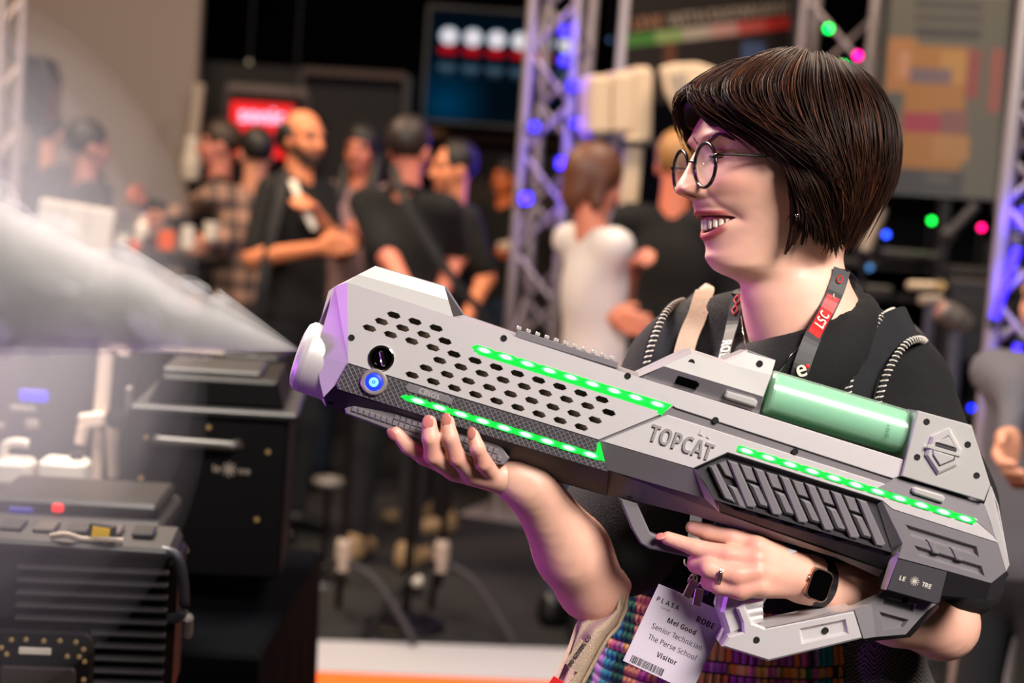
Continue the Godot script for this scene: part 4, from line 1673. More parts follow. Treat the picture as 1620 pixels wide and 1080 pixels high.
func skirt(wn: Node3D, base: Vector3) -> void:
	var palette := [Color(0.95, 0.55, 0.12), Color(0.70, 0.28, 0.66), Color(0.06, 0.42, 0.26), Color(0.12, 0.58, 0.64), Color(0.88, 0.36, 0.66), Color(0.06, 0.06, 0.12), Color(0.95, 0.74, 0.36), Color(0.72, 0.48, 0.78), Color(0.92, 0.60, 0.40), Color(0.95, 0.50, 0.15)]
	var rng := RandomNumberGenerator.new()
	rng.seed = 12
	var NA := 380
	var strip := []
	var cur := 0
	var left := 0
	for q in NA:
		if left <= 0:
			cur = rng.randi() % palette.size()
			left = 2 + rng.randi() % 8
		left -= 1
		strip.append(palette[cur].lightened(rng.randf() * 0.12).darkened(0.45 if q % 3 == 0 else rng.randf() * 0.15).srgb_to_linear())
	var rows := []
	var cols := []
	var wc := W(1172, 955, 1.76)
	var H := 300
	for r in H:
		var t := float(r) / (H - 1)
		var y := 0.0
		var rx := lerpf(0.158, 0.235, pow(t, 0.8))
		var rz := lerpf(0.110, 0.20, pow(t, 0.8))
		var c := wc + cam_b * Vector3(0, 0.0, 0)
		y = lerpf(wc.y + 0.02, 0.42, t)
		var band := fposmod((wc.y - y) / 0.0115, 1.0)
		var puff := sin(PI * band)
		var row := PackedVector3Array()
		var crow := []
		for q in NA:
			var a := TAU * q / NA
			var pl := 0.0022 * puff * (0.7 + 0.3 * sin(q * 2.4 + 1.3 * floor((wc.y - y) / 0.0115))) + 0.010 * t * sin(a * 17.0) + 0.0006 * sin(q * 2.1)
			row.append(Vector3(lerpf(c.x, base.x, t) + cos(a) * (rx + pl), y, lerpf(c.z, base.z, t) + sin(a) * (rz + pl)))
			var shift := int(2.0 * sin((wc.y - y) * 60.0))
			var col: Color = strip[(q + shift + NA) % NA]
			if int((wc.y - y) / 0.0115) % 9 == 3:
				col = strip[(q * 3 + 40) % NA]
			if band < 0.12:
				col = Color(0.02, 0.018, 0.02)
			crow.append(col)
		rows.append(row)
		cols.append(crow)
	var mb := MB.new()
	mb.grid(rows, true, false, cols)
	var fab := mat("skirt fabric", Color(1, 1, 1), 0.85)
	fab.vertex_color_use_as_albedo = true
	putw("skirt", mb, fab, wn)
	for s in [-1, 1]:
		var shoe := MB.new()
		var f := Field.new(Vector3(base.x + 0.10 * s - 0.08, -0.02, base.z - 0.12), Vector3(base.x + 0.10 * s + 0.08, 0.14, base.z + 0.22), 0.012, 120.0)
		f.cap(Vector3(base.x + 0.10 * s, 0.045, base.z - 0.02), Vector3(base.x + 0.11 * s, 0.035, base.z + 0.15), 0.042, 0.034)
		f.cap(Vector3(base.x + 0.10 * s, 0.045, base.z - 0.01), Vector3(base.x + 0.10 * s, 0.10, base.z - 0.01), 0.042, 0.042)
		f.into(shoe)
		putw("shoe", shoe, M["black plastic"], wn)

func woman_details(wn: Node3D) -> void:
	# teeth and gum on an arc behind the lips
	var cm := head_mid(1114, 356)
	var mb := MB.new()
	for q in 10:
		var a := (q - 4.5) * 0.235
		var tw := 0.0044 if absf(q - 4.5) < 1.0 else (0.0036 if absf(q - 4.5) < 2.0 else 0.0037)
		var u := cm.x - 0.0305 + 0.029 * cos(a * 1.0)
		var w := 0.0275 * sin(a)
		var hgt := 0.0128 - 0.0009 * absf(q - 4.5)
		var up := head_mid(1110, 355.5).y + 0.0004 * absf(q - 4.5)
		var fdir := (hF * cos(a) + hN * sin(a)).normalized()
		var side := hU.cross(fdir)
		mb.box(Transform3D(Basis(side, hU, fdir), head_at(u, up, w)), Vector3(tw * 1.46, hgt, 0.005), 0.0013)
	putw("teeth", mb, M["teeth"], wn)
	mb = MB.new()
	var arc := []
	for q in 17:
		var a := (q - 8) * 0.15
		arc.append(head_at(cm.x - 0.0312 + 0.029 * cos(a), head_mid(1110, 346.0).y, 0.0275 * sin(a)))
	mb.tube(PackedVector3Array(arc), [0.0034], 8)
	putw("gum", mb, M["gum"], wn)
	# eyes: ball, iris, lids and lashes
	for sd in [1.0, -1.0]:
		var ec := head_mid(1127, 248)
		var c := on_face(1137, 249) - (hF * 0.72 + hN * 0.69) * 0.0095
		if sd < 0.0:
			c -= hN * (2.0 * (c - hO).dot(hN))
		var eb := MB.new()
		var ball := []
		for r in 13:
			var row := PackedVector3Array()
			for q in 20:
				var la := PI * r / 12.0
				var lo := TAU * q / 20.0
				row.append(c + (hF * sin(la) * cos(lo) + hN * sin(la) * sin(lo) + hU * cos(la)) * 0.0118)
			ball.append(row)
		eb.grid(ball, true, true)
		var eye := putw("eye", eb, M["eye white"], wn)
		var gaze: Vector3 = (hF + hN * 0.05 * sd).normalized()
		var ib := MB.new()
		ib.lathe(v2([0.0054, 0.0102, 0.0050, 0.0113, 0.0024, 0.0120]), Transform3D(Basis(hN, gaze, hN.cross(gaze)), c), 20)
		putw("iris", ib, M["iris"], eye)
		ib = MB.new()
		ib.lathe(v2([0.0025, 0.0119, 0.0001, 0.0124]), Transform3D(Basis(hN, gaze, hN.cross(gaze)), c), 16)
		putw("pupil", ib, M["black gloss"], eye)
		# lids
		var lid := MB.new()
		for lower in [0, 1]:
			var lr := []
			for r in 7:
				var row := PackedVector3Array()
				for q in 15:
					var lo := -1.5 + 3.0 * q / 14.0
					var open := 0.16 * maxf(0.0, cos(lo * 1.15))
					var la := lerpf(1.25, open, r / 6.0) if lower == 0 else lerpf(-1.25, -open * 0.9, r / 6.0)
					row.append(c + (hF * cos(la) * cos(lo) + hN * cos(la) * sin(lo) * sd + hU * sin(la)) * 0.0124)
				lr.append(row)
			lid.grid(lr, false, (lower == 0) != (sd > 0.0))
		for q in lid.c.size():
			lid.c[q] = Color(0.80, 0.55, 0.49).srgb_to_linear()
		putw("eyelids", lid, M["skin"], wn)
		var ls := MB.new()
		for lower in [0, 1]:
			var pth := []
			for q in 13:
				var lo := -1.2 + 2.4 * q / 12.0
				var la := (0.16 if lower == 0 else -0.145) * maxf(0.0, cos(lo * 1.15))
				pth.append(c + (hF * cos(la) * cos(lo) + hN * cos(la) * sin(lo) * sd + hU * sin(la)) * 0.0130)
			ls.tube(PackedVector3Array(pth), [0.0003, 0.0008, 0.0010, 0.0011, 0.0011, 0.0012, 0.0012, 0.0012, 0.0012, 0.0012, 0.0012, 0.0009, 0.0003] if lower == 0 else [0.0003, 0.0004, 0.0005, 0.0005, 0.0005, 0.0005, 0.0005, 0.0005, 0.0005, 0.0005, 0.0005, 0.0004, 0.0003], 6)
		putw("eyelashes", ls, M["dark brown"], wn)
	# eyebrows, as short hairs along an arc
	var eb2 := MB.new()
	var rng := RandomNumberGenerator.new()
	rng.seed = 8
	for q in 260:
		var t := rng.randf()
		var x := curve_at([0.0, 0.3, 0.6, 1.0], [1121.0, 1128.0, 1138.0, 1157.0], t) + rng.randf_range(-1, 1)
		var y := curve_at([0.0, 0.3, 0.6, 1.0], [224.5, 216.0, 211.5, 219.5], t) + rng.randf_range(-2.4, 2.4) * (1.0 - 0.6 * t)
		var a := on_face(x, y, 0.0016)
		var b := on_face(x + 6, y - 3.0 + 5.5 * t, 0.0020)
		eb2.tube(PackedVector3Array([a, b]), [0.0007, 0.0003], 4)
	putw("eyebrow", eb2, M["brow hair"], wn)
	eb2 = MB.new()
	for q in 60:
		var t := rng.randf()
		var x := lerpf(1098.0, 1103.5, t) + rng.randf_range(-0.6, 0.6)
		var y := lerpf(219.0, 227.0, t) + rng.randf_range(-1, 1)
		var a := on_face(x, y, 0.0006)
		eb2.tube(PackedVector3Array([a, a + hU * 0.002 - hN * 0.003]), [0.0005, 0.0002], 4)
	putw("eyebrow", eb2, M["brow hair"], wn)

# guide locks: picture pixel x, y and distance in metres towards the camera from the head's mid plane
const LOCKS := [
	[1215,97,0.0, 1160,106,0.022, 1112,130,0.040, 1093,150,0.050, 1112,172,0.060, 1160,199,0.075, 1212,232,0.087],
	[1225,95,0.002, 1175,104,0.034, 1130,130,0.054, 1120,158,0.066, 1150,186,0.078, 1200,215,0.090, 1238,250,0.094],
	[1238,94,0.004, 1195,106,0.042, 1158,134,0.066, 1157,165,0.079, 1190,194,0.090, 1236,222,0.098, 1280,252,0.101],
	[1250,93,0.006, 1218,108,0.048, 1190,138,0.074, 1194,172,0.088, 1228,204,0.098, 1272,230,0.102, 1318,264,0.098],
	[1262,93,0.008, 1242,110,0.052, 1222,142,0.080, 1230,182,0.094, 1260,218,0.102, 1298,252,0.102, 1330,298,0.091],
	[1275,95,0.008, 1266,112,0.054, 1258,148,0.084, 1268,192,0.097, 1290,236,0.103, 1316,282,0.097, 1330,330,0.080],
	[1290,98,0.008, 1292,116,0.054, 1294,154,0.083, 1304,202,0.096, 1318,250,0.097, 1328,302,0.085, 1320,356,0.066],
	[1308,102,0.006, 1320,122,0.050, 1332,162,0.076, 1340,212,0.088, 1344,262,0.084, 1338,315,0.069, 1322,368,0.052],
	[1328,108,0.004, 1348,132,0.040, 1368,174,0.060, 1374,222,0.070, 1368,270,0.066, 1352,320,0.054, 1328,376,0.040],
	[1346,118,0.0, 1376,146,0.022, 1398,190,0.036, 1402,234,0.042, 1390,280,0.040, 1362,330,0.034, 1330,384,0.028],
	[1352,124,-0.02, 1386,156,0.0, 1406,200,0.008, 1408,240,0.010, 1394,284,0.008, 1365,334,0.006, 1332,388,0.006],
	[1236,256,0.093, 1247,276,0.093, 1254,296,0.090, 1259,312,0.087, 1263,326,0.085, 1265,336,0.082, 1266,344,0.080],
	[1250,258,0.097, 1264,282,0.096, 1272,306,0.092, 1279,328,0.086, 1285,346,0.079, 1288,360,0.073, 1290,370,0.069],
	[1272,262,0.099, 1288,290,0.096, 1298,316,0.089, 1306,340,0.078, 1312,360,0.067, 1316,376,0.058, 1318,388,0.051],
	[1290,256,0.101, 1310,286,0.096, 1321,315,0.086, 1326,340,0.074, 1327,360,0.062, 1326,375,0.054, 1324,388,0.047]]
const WISPS := [[1247,275,0.092, 1253,315,0.090, 1253,350,0.084, 1249,378,0.079, 1242,402,0.076], [1250,280,0.092, 1257,318,0.090, 1258,352,0.084, 1254,380,0.079, 1246,398,0.076], [1262,315,0.090, 1266,345,0.084, 1263,368,0.080, 1254,387,0.077], [1270,330,0.087, 1274,355,0.080, 1272,375,0.074, 1268,386,0.071]]

func lock_point(x: float, y: float, z: float) -> Vector3:
	var p := hO + cam_b * Vector3(0, 0, z)
	var d := HD - z
	return W(x, y, d)

func hair(wn: Node3D) -> void:
	var guides := []
	for L in LOCKS:
		var pts := []
		for i in range(0, L.size(), 3):
			pts.append(lock_point(L[i], L[i + 1], L[i + 2]))
		guides.append(pts)
	# the mass of the hair
	var bb := bounds([W(1075, 85, 1.48), W(1440, 410, 1.48), W(1075, 85, 1.76), W(1440, 410, 1.76)], 0.01)
	var f := Field.new(bb[0], bb[1], 0.005, 280.0)
	for gi in guides.size():
		var pts: Array = guides[gi]
		var far := []
		for p in pts:
			far.append(p - hN * (2.0 * (p - hO).dot(hN)))
		for side in [pts, far]:
			if side == far and gi > 10:
				continue
			for i in pts.size() - 1:
				var thin := 1.0 if gi < 11 else 0.35
				var r0: float = [0.012, 0.018, 0.0185, 0.0175, 0.0165, 0.014, 0.008][i] * thin
				var r1: float = [0.012, 0.018, 0.0185, 0.0175, 0.0165, 0.014, 0.006][i + 1] * thin
				if gi < 2:
					r0 *= 0.62
					r1 *= 0.62
				var inw: Vector3 = (hO - side[i]).normalized() * 0.0195 * thin
				var inw2: Vector3 = (hO - side[i + 1]).normalized() * 0.0195 * thin
				f.cap(side[i] + inw, side[i + 1] + inw2, r0, r1)
	# crown and back, so that no scalp shows
	f.ell(W(1275, 225, HD), cam_b, Vector3(0.088, 0.082, 0.080))
	f.ell(W(1330, 270, HD), cam_b, Vector3(0.048, 0.066, 0.060))
	f.ell(W(1318, 335, HD), cam_b, Vector3(0.022, 0.040, 0.055))
	# nothing over the face
	f.ell(W(1120, 285, HD), Basis(hN, hU, hF), Vector3(0.095, 0.056, 0.066), -1.0)
	f.ell(W(1180, 330, HD), Basis(hN, hU, hF), Vector3(0.11, 0.055, 0.045), -1.0)
	var mb := MB.new()
	var hp := HairPaint.new()
	f.into(mb, hp)
	var mass := putw("hair", mb, M["brown hair"], wn)
	# strands over it
	var sb := MB.new()
	var rng := RandomNumberGenerator.new()
	rng.seed = 77
	var dark := Color(0.10, 0.062, 0.048).srgb_to_linear()
	var mid := Color(0.21, 0.12, 0.08).srgb_to_linear()
	var cop := Color(0.44, 0.23, 0.12).srgb_to_linear()
	var ng := 11
	var hn := FastNoiseLite.new()
	hn.seed = 9
	hn.frequency = 1.0
	for q in 5200:
		var g := rng.randf() * (ng - 1)
		var extra := rng.randf() < 0.22
		var gi := int(g)
		var fr := g - gi
		var A: Array
		var B: Array
		if extra:
			gi = 11 + rng.randi() % 3
			fr = rng.randf()
			A = guides[gi]; B = guides[gi + 1]
		else:
			A = guides[gi]; B = guides[mini(gi + 1, ng - 1)]
		var far := rng.randf() < 0.22 and not extra
		var lift := rng.randf_range(0.001, 0.0055) if rng.randf() < 0.93 else rng.randf_range(0.006, 0.010)
		var s0 := rng.randf_range(0.0, 0.35) if rng.randf() < 0.5 else 0.0
		var s1 := rng.randf_range(0.66, 1.0)
		if extra:
			s1 = rng.randf_range(0.7, 1.0)
			s0 = rng.randf_range(0.0, 0.22)
		var wob := Vector3(rng.randfn(), rng.randfn(), rng.randfn()) * 0.0022
		var ctl := []
		for i in A.size():
			var p: Vector3 = A[i].lerp(B[i], fr)
			if extra and i == 0:
				p -= (p - hO).normalized() * 0.006
			if not extra:
				p += (p - hO).normalized() * (0.0035 if gi > 1 else -0.003)
			ctl.append(p)
		var sp := smooth_path(ctl, 5)
		var path := PackedVector3Array()
		var n := sp.size() - 1
		var steps := 13
		for i in steps + 1:
			var s := lerpf(s0, s1, float(i) / steps) * n
			var j := mini(int(s), n - 1)
			var p := sp[j].lerp(sp[j + 1], s - j)
			var out := (p - hO).normalized()
			p += out * lift + wob * (float(i) / steps) * (1.0 + 1.2 * float(i) / steps)
			if far:
				p -= hN * (2.0 * (p - hO).dot(hN))
			path.append(p)
		var r := rng.randf_range(0.00035, 0.0008)
		var h := rng.randf()
		var col := dark.lerp(mid, rng.randf())
		if h < 0.05 + 0.5 * maxf(0.0, hn.get_noise_2d(g * 3.1, lift * 300.0) - 0.12):
			col = mid.lerp(cop, rng.randf_range(0.2, 0.9))
		sb.tint = col
		sb.tube(path, [r * 0.5, r, r, r, r, r, r, r, r, r, r, r * 0.9, r * 0.7, r * 0.3], 4)
	for q in 130:
		var wl: Array = WISPS[q % 4]
		var ctl := []
		var jit := Vector3(rng.randfn(), rng.randfn(), rng.randfn()) * 0.0012
		for i in range(0, wl.size(), 3):
			ctl.append(lock_point(wl[i] + rng.randfn() * 0.7, wl[i + 1], wl[i + 2]) + jit * (1.0 - 0.15 * i / 3.0))
		sb.tint = dark.lerp(mid, rng.randf())
		sb.tube(smooth_path(ctl, 4), [0.0005, 0.0005, 0.0005, 0.0005, 0.0005, 0.0005, 0.0005, 0.0005, 0.0005, 0.0004, 0.0004, 0.0003, 0.0003, 0.0002, 0.0002, 0.0001, 0.0001], 4)
	sb.tint = Color(1, 1, 1)
	tag(putw("hair_strands", sb, M["brown hair"], mass), "", "", "", "stuff")

class HairPaint:
	var nz := FastNoiseLite.new()
	func _init() -> void:
		nz.frequency = 60.0
		nz.seed = 5
	func at(p: Vector3, _n: Vector3) -> Color:
		var t := nz.get_noise_3d(p.x, p.y * 0.3, p.z) * 0.5 + 0.5
		return Color(0.07, 0.045, 0.036).srgb_to_linear().lerp(Color(0.14, 0.085, 0.06).srgb_to_linear(), t)

func ribbon(mb: MB, path: Array, width: float, thick: float, nrm: Vector3) -> void:
	# flat band through world points, its face turned to nrm
	var rows := []
	var m := path.size()
	for i in m:
		var t: Vector3 = (path[mini(i + 1, m - 1)] - path[maxi(i - 1, 0)]).normalized()
		var s := t.cross(nrm).normalized() * width * 0.5
		var u := s.cross(t).normalized() * thick * 0.5
		if u.dot(nrm) < 0.0:
			u = -u
		rows.append(PackedVector3Array([path[i] - s - u, path[i] - s + u, path[i] + s + u, path[i] + s - u]))
	for i in m - 1:
		for q in 4:
			var a: Vector3 = rows[i][q]; var b: Vector3 = rows[i][(q + 1) % 4]; var c: Vector3 = rows[i + 1][(q + 1) % 4]; var d: Vector3 = rows[i + 1][q]
			mb.quad(a, b, c, d, (a + b + c + d) * 0.25 - (path[i] + path[i + 1]) * 0.5)
	for i in [0, m - 1]:
		mb.quad(rows[i][0], rows[i][1], rows[i][2], rows[i][3], (path[0] - path[1]) if i == 0 else (path[m - 1] - path[m - 2]))

func px_path(pts: Array, lift: float, per := 5, fb := 1.62) -> Array:
	# picture pixels laid on the body's front
	var c := []
	for i in range(0, pts.size(), 2):
		c.append(Vector3(pts[i], pts[i + 1], 0))
	var out := []
	var last := fb
	for p in smooth_path(c, per):
		last = body_surf.depth(p.x, p.y, last)
		out.append(Vector3(p.x, p.y, last))
	# even the depths out a little
	var r := []
	for i in out.size():
		var d := 0.0
		var n := 0
		for j in range(maxi(i - 2, 0), mini(i + 3, out.size())):
			d += out[j].z
			n += 1
		r.append(W(out[i].x, out[i].y, minf(d / n, out[i].z + 0.004) - lift))
	return r

func laid_text(parent: Node3D, called: String, text: String, h: float, m: Material, at: Vector3, along: Vector3, nrm: Vector3, bold := true, depth := 0.0004) -> void:
	var o := put(called, letters(text, h, depth, bold), m, parent)
	var x := along.normalized()
	var z := (nrm - x * nrm.dot(x)).normalized()
	o.transform = parent.transform.affine_inverse() * Transform3D(Basis(x, z.cross(x), z), at)

func accessories() -> void:
	var cz := cam_b * Vector3(0, 0, 1)
	# ---- eyeglasses
	var gl := thing("eyeglasses", "round dark tortoiseshell glasses on the face of the woman with the fog gun", "glasses", on_face(1112, 250))
	var frame := MB.new()
	var lens_c := []
	for sd in [1.0, -1.0]:
		var gc := head_mid(1105, 267)
		var c := head_at(gc.x + 0.0065, gc.y, 0.0325 * sd)
		var wrap: Vector3 = (hF + hN * 0.06 * sd).normalized()
		var sx := hU.cross(wrap).normalized()
		lens_c.append([c, wrap, sx])
		var ring := PackedVector3Array()
		var n := 40
		for i in n + 1:
			var a := TAU * i / n
			ring.append(c + sx * cos(a) * 0.0240 + hU * sin(a) * 0.0225)
		frame.tube(ring, [0.0020], 8)
	frame.tube(smooth_path([lens_c[0][0] - hN * 0.0235 + hU * 0.006, head_at(head_mid(1101, 257).x + 0.006, head_mid(1101, 256).y, 0), lens_c[1][0] + hN * 0.0235 + hU * 0.006], 6), [0.0016], 8)
	for sd in [0, 1]:
		var sg := 1.0 if sd == 0 else -1.0
		var c: Vector3 = lens_c[sd][0]
		frame.tube(smooth_path([c + hN * 0.0225 * sg + hU * 0.006, c + hN * 0.027 * sg + hU * 0.0075 - hF * 0.002, c + hN * 0.029 * sg + hU * 0.008 - hF * 0.008], 4), [0.0022], 8)
	var fo := putw("frame", frame, M["tortoiseshell"], gl)
	var pads := MB.new()
	for sd in [0, 1]:
		var sg := 1.0 if sd == 0 else -1.0
		pads.box(Transform3D(Basis(hN, hU, hF), lens_c[sd][0] - hN * 0.0205 * sg - hU * 0.004 - hF * 0.006), Vector3(0.002, 0.009, 0.005), 0.0009)
	putw("nose_pads", pads, M["clear lens"], gl)
	for sd in [0, 1]:
		var sg := 1.0 if sd == 0 else -1.0
		var lm := MB.new()
		var rows := []
		for r in 7:
			var row := PackedVector3Array()
			for i in 32:
				var a := TAU * i / 32
				var q := 1.0 - r / 6.0
				row.append(lens_c[sd][0] + lens_c[sd][2] * cos(a) * 0.0236 * q + hU * sin(a) * 0.0221 * q + lens_c[sd][1] * (0.0022 * (1.0 - q * q)))
			rows.append(row)
		lm.grid(rows, true, true)
		putw("lens", lm, M["clear lens"], gl)
		var tp := MB.new()
		var c: Vector3 = lens_c[sd][0]
		var a0 := c + hN * 0.029 * sg + hU * 0.008 - hF * 0.008
		var ear := head_at(head_mid(1268, 262).x, head_mid(1268, 268).y, 0.0745 * sg)
		tp.tube(smooth_path([a0, a0 + (ear - a0) * 0.5 + hN * 0.008 * sg, ear, ear - hF * 0.012 - hU * 0.012], 6), [0.0013], 8)
		putw("temple", tp, M["dark brown"], gl)
	# ---- earring
	var er := thing("earring", "small sparkling stud in the ear lobe under the woman's hair", "earring", W(1261, 340, 1.530))
	var em := SphereMesh.new()
	em.radius = 0.0022
	em.height = 0.0044
	put("stone", em, M["chrome"], er)
	var eh := MB.new()
	eh.tube(PackedVector3Array([Vector3(0, 0.002, 0), Vector3(0, -0.006, 0)]), [0.001], 6)
	put("post", eh.mesh(), M["chrome"], er)
	# ---- lanyard
	var la := thing("lanyard", "black printed lanyard round the neck of the woman with the fog gun", "lanyard", on_body(1220, 700))
	var pl := [1322,428, 1318,455, 1304,492, 1286,535, 1270,575, 1262,600, 1245,660, 1200,760, 1130,850, 1104,895]
	var rc3 := []
	for q in [[1332,426,1.620], [1324,455,1.592], [1308,490,1.572], [1287,530,1.566], [1273,565,1.564], [1262,600,1.564], [1245,660,1.57], [1200,760,1.58], [1130,850,1.55], [1104,893,1.515]]:
		rc3.append(W(q[0], q[1], minf(q[2], minf(face_surf.nearest(q[0], q[1], 11.0), body_surf.nearest(q[0], q[1], 11.0)) - 0.003)))
	var right := Array(smooth_path(rc3, 5))
	var lb := MB.new()
	ribbon(lb, right, 0.0175, 0.0016, cz)
	var band := putw("band", lb, M["lanyard black"], la)
	var lc3 := []
	for q in [[1168,466,1.660], [1163,490,1.652], [1157,520,1.642], [1149,550,1.632], [1142,585,1.624], [1130,640,1.612], [1112,740,1.590], [1098,850,1.55], [1098,893,1.515]]:
		lc3.append(W(q[0], q[1], minf(q[2], body_surf.nearest(q[0], q[1], 11.0) - 0.003)))
	var left := Array(smooth_path(lc3, 5))
	lb = MB.new()
	ribbon(lb, left, 0.0135, 0.0016, (cz + cam_b * Vector3(-0.5, 0, 0)).normalized())
	putw("band", lb, M["lanyard black"], la)
	lb = MB.new()
	var backn := [right[0], W(1345, 440, 1.68), W(1340, 445, 1.74), W(1290, 455, 1.78), W(1230, 462, 1.77), W(1180, 460, 1.72), left[0]]
	ribbon(lb, Array(smooth_path(backn, 4)), 0.015, 0.0016, Vector3(0, 1, 0.3))
	putw("band", lb, M["lanyard black"], la)
	# print on the lanyard
	var up: Vector3 = (right[8] - right[17]).normalized()
	var c1: Vector3 = right[11]
	var nr := cz
	lb = MB.new()
	var seg := right.slice(7, 16)
	for i in seg.size():
		seg[i] = seg[i] + nr * 0.0011
	ribbon(lb, seg, 0.0140, 0.0004, nr)
	var lab := putw("red_label", lb, M["label red"], la)
	var lt := M["off white"] as Material
	laid_text(la, "label_lettering", "LSC", 0.0105, lt, right[12] + nr * 0.0034, right[9] - right[14], nr)
	var ey := MB.new()
	for q in 3:
		var dv: Vector3 = up.rotated(nr, TAU * q / 3.0 + 0.3)
		ey.tube(PackedVector3Array([right[7] - up * 0.001 + nr * 0.0016, right[7] - up * 0.001 + dv * 0.0045 + nr * 0.0016]), [0.0007], 6)
	putw("label_mark", ey, lt, la)
	ey = MB.new()
	var cr := PackedVector3Array()
	for i in 17:
		var a := TAU * i / 16
		cr.append(right[3] + nr * 0.0016 + up * cos(a) * 0.0052 + up.cross(nr) * sin(a) * 0.0035)
	ey.tube(cr, [0.0007], 6)
	putw("printed_ring", ey, M["label red"], la)
	laid_text(la, "printed_lettering", "e", 0.0150, lt, right[23] + nr * 0.003, cam_b * Vector3(0.92, 0.30, 0), nr)
	var dm := SphereMesh.new()
	dm.radius = 0.0024
	dm.height = 0.0048
	var dt := put("printed_dot", dm, M["label red"], la)
	dt.position = right[22] + nr * 0.001 + cam_b * Vector3(0.0055, -0.001, 0) - la.position
	dt.scale = Vector3(1, 1, 0.3)
	var nl := (cz + cam_b * Vector3(-0.5, 0, 0)).normalized()
	laid_text(la, "printed_lettering", "ROBE", 0.0105, lt, left[16] + nl * 0.003, left[22] - left[12], nl)
	ey = MB.new()
	for q in 2:
		var mm: Vector3 = left[2 + 3 * q] + nl * 0.0012
		var uu: Vector3 = (left[1] - left[8]).normalized()
		var vv: Vector3 = uu.cross(nl)
		ey.tube(PackedVector3Array([mm + uu * 0.006, mm + vv * 0.004, mm - uu * 0.006, mm - vv * 0.004, mm + uu * 0.006]), [0.0008], 6)
	putw("printed_diamond", ey, M["label red"], la)
	# ---- necklace
	var nk := thing("necklace", "fine silver chain necklace hanging under the woman's chin", "necklace", on_body(1215, 600))
	var chain := px_path([1172,500, 1177,535, 1183,562, 1192,585, 1214,606, 1235,585, 1252,562, 1268,545, 1285,520], 0.003, 6, 1.63)
	var nm := MB.new()
	nm.tube(PackedVector3Array(chain), [0.0008], 6)
	putw("chain", nm, M["chrome"], nk)
	# ---- name badge and clip
	var bd := W(1070, 1000, 1.515)
	var bx := (cam_b * Vector3(0.905, -0.425, -0.04)).normalized()
	var bn := (cam_b * Vector3(-0.10, 0.05, 1)).normalized()
	var by := bn.cross(bx).normalized()
	bn = bx.cross(by)
	var bdg := thing("name_badge", "white visitor badge printed in black, clipped below the ring hand", "badge", bd, Basis(bx, by, bn))
	var sc := 1.515 / FP
	var bm := MB.new()
	bm.prism(v2([-58 * sc, -76 * sc, 63 * sc, -76 * sc, 63 * sc, 52 * sc, 55 * sc, 61 * sc, -58 * sc, 58 * sc]), -0.0003, 0.0003, Transform3D(), 0.0001)
	put("card", bm.mesh(), M["card white"], bdg)
	var ink: Material = M["print black"]
	for q in [["P L A S A", 7.0, -32, 36, true], ["S H O W", 3.0, -32, 26, false], ["ROBE", 9.0, 36, 33, true], ["Mel Good", 8.0, 4, 12, true], ["Senior Technician", 8.0, 4, -6, false], ["The Perse School", 8.0, 4, -24, false], ["Visitor", 8.0, 4, -44, true]]:
		var tmh := letters(q[0], q[1] * sc, 0.0002, q[4])
		var to := put("printed_line", tmh, ink, bdg)
		to.position = Vector3(q[2] * sc, q[3] * sc, 0.0004)
	var rngb := RandomNumberGenerator.new()
	rngb.seed = 3
	var bar := MB.new()
	var xx := -48.0
	while xx < 8.0:
		var wd := rngb.randf_range(0.5, 1.8)
		bar.box(Transform3D(Basis(), Vector3((xx + wd * 0.5) * sc, -67 * sc, 0.0004)), Vector3(wd * sc, 12 * sc, 0.0002))
		xx += wd + rngb.randf_range(0.5, 1.4)
	tag(put("barcode", bar.mesh(), ink, bdg), "", "", "", "stuff")
	# clip
	var cp := thing("badge_clip", "metal alligator clip and hook joining the lanyard to the visitor badge", "clip", W(1098, 935, 1.507), Basis(bx, by, bn))
	var cm := MB.new()
	cm.box(Transform3D(Basis(Vector3(0, 0, 1), -0.02), Vector3(-0.0045, 0.0008, 0.0)), Vector3(0.0082, 0.0190, 0.0024), 0.0007)
	put("jaw", cm.mesh(), M["steel"], cp)
	cm = MB.new()
	cm.box(Transform3D(Basis(Vector3(0, 0, 1), 0.25), Vector3(0.0058, -0.0035, 0.0012)), Vector3(0.0088, 0.0175, 0.002), 0.0007)
	put("jaw", cm.mesh(), M["steel"], cp)
	cm = MB.new()
	var inv := cp.transform.affine_inverse()
	cm.tube(smooth_path([inv * W(1083, 885, 1.512), inv * W(1084, 893, 1.506), inv * W(1094, 899, 1.502), inv * W(1097, 905, 1.504), inv * W(1097, 920, 1.507)], 4), [0.0009], 8)
	put("hook", cm.mesh(), M["steel"], cp)
	cm = MB.new()
	var rr := PackedVector3Array()
	for i in 17:
		rr.append(inv * W(1096, 917, 1.507) + Vector3(cos(TAU * i / 16) * 0.004, sin(TAU * i / 16) * 0.0055, 0))
	cm.tube(rr, [0.0009], 6)
	put("ring_link", cm.mesh(), M["steel"], cp)
	var reel := MB.new()
	reel.lathe(v2([0.001, -0.002, 0.006, -0.002, 0.007, 0.0, 0.006, 0.002, 0.003, 0.002, 0.003, 0.0]), Transform3D(Basis(Vector3(1, 0, 0), Vector3(0, 0, 1), Vector3(0, -1, 0)), inv * W(1113, 930, 1.510)), 20)
	put("reel", reel.mesh(), M["violet plastic"], cp)
	# ---- backpack: straps over both shoulders, pack behind
	var bp := thing("backpack", "dark blue backpack with white herringbone piping on the woman's shoulders", "backpack", on_body(1240, 800) - cz * 0.3)
	var st := MB.new()
	var sr := px_path([1352,612, 1358,590, 1372,555, 1394,522, 1425,505, 1440,512], 0.010, 5, 1.62)
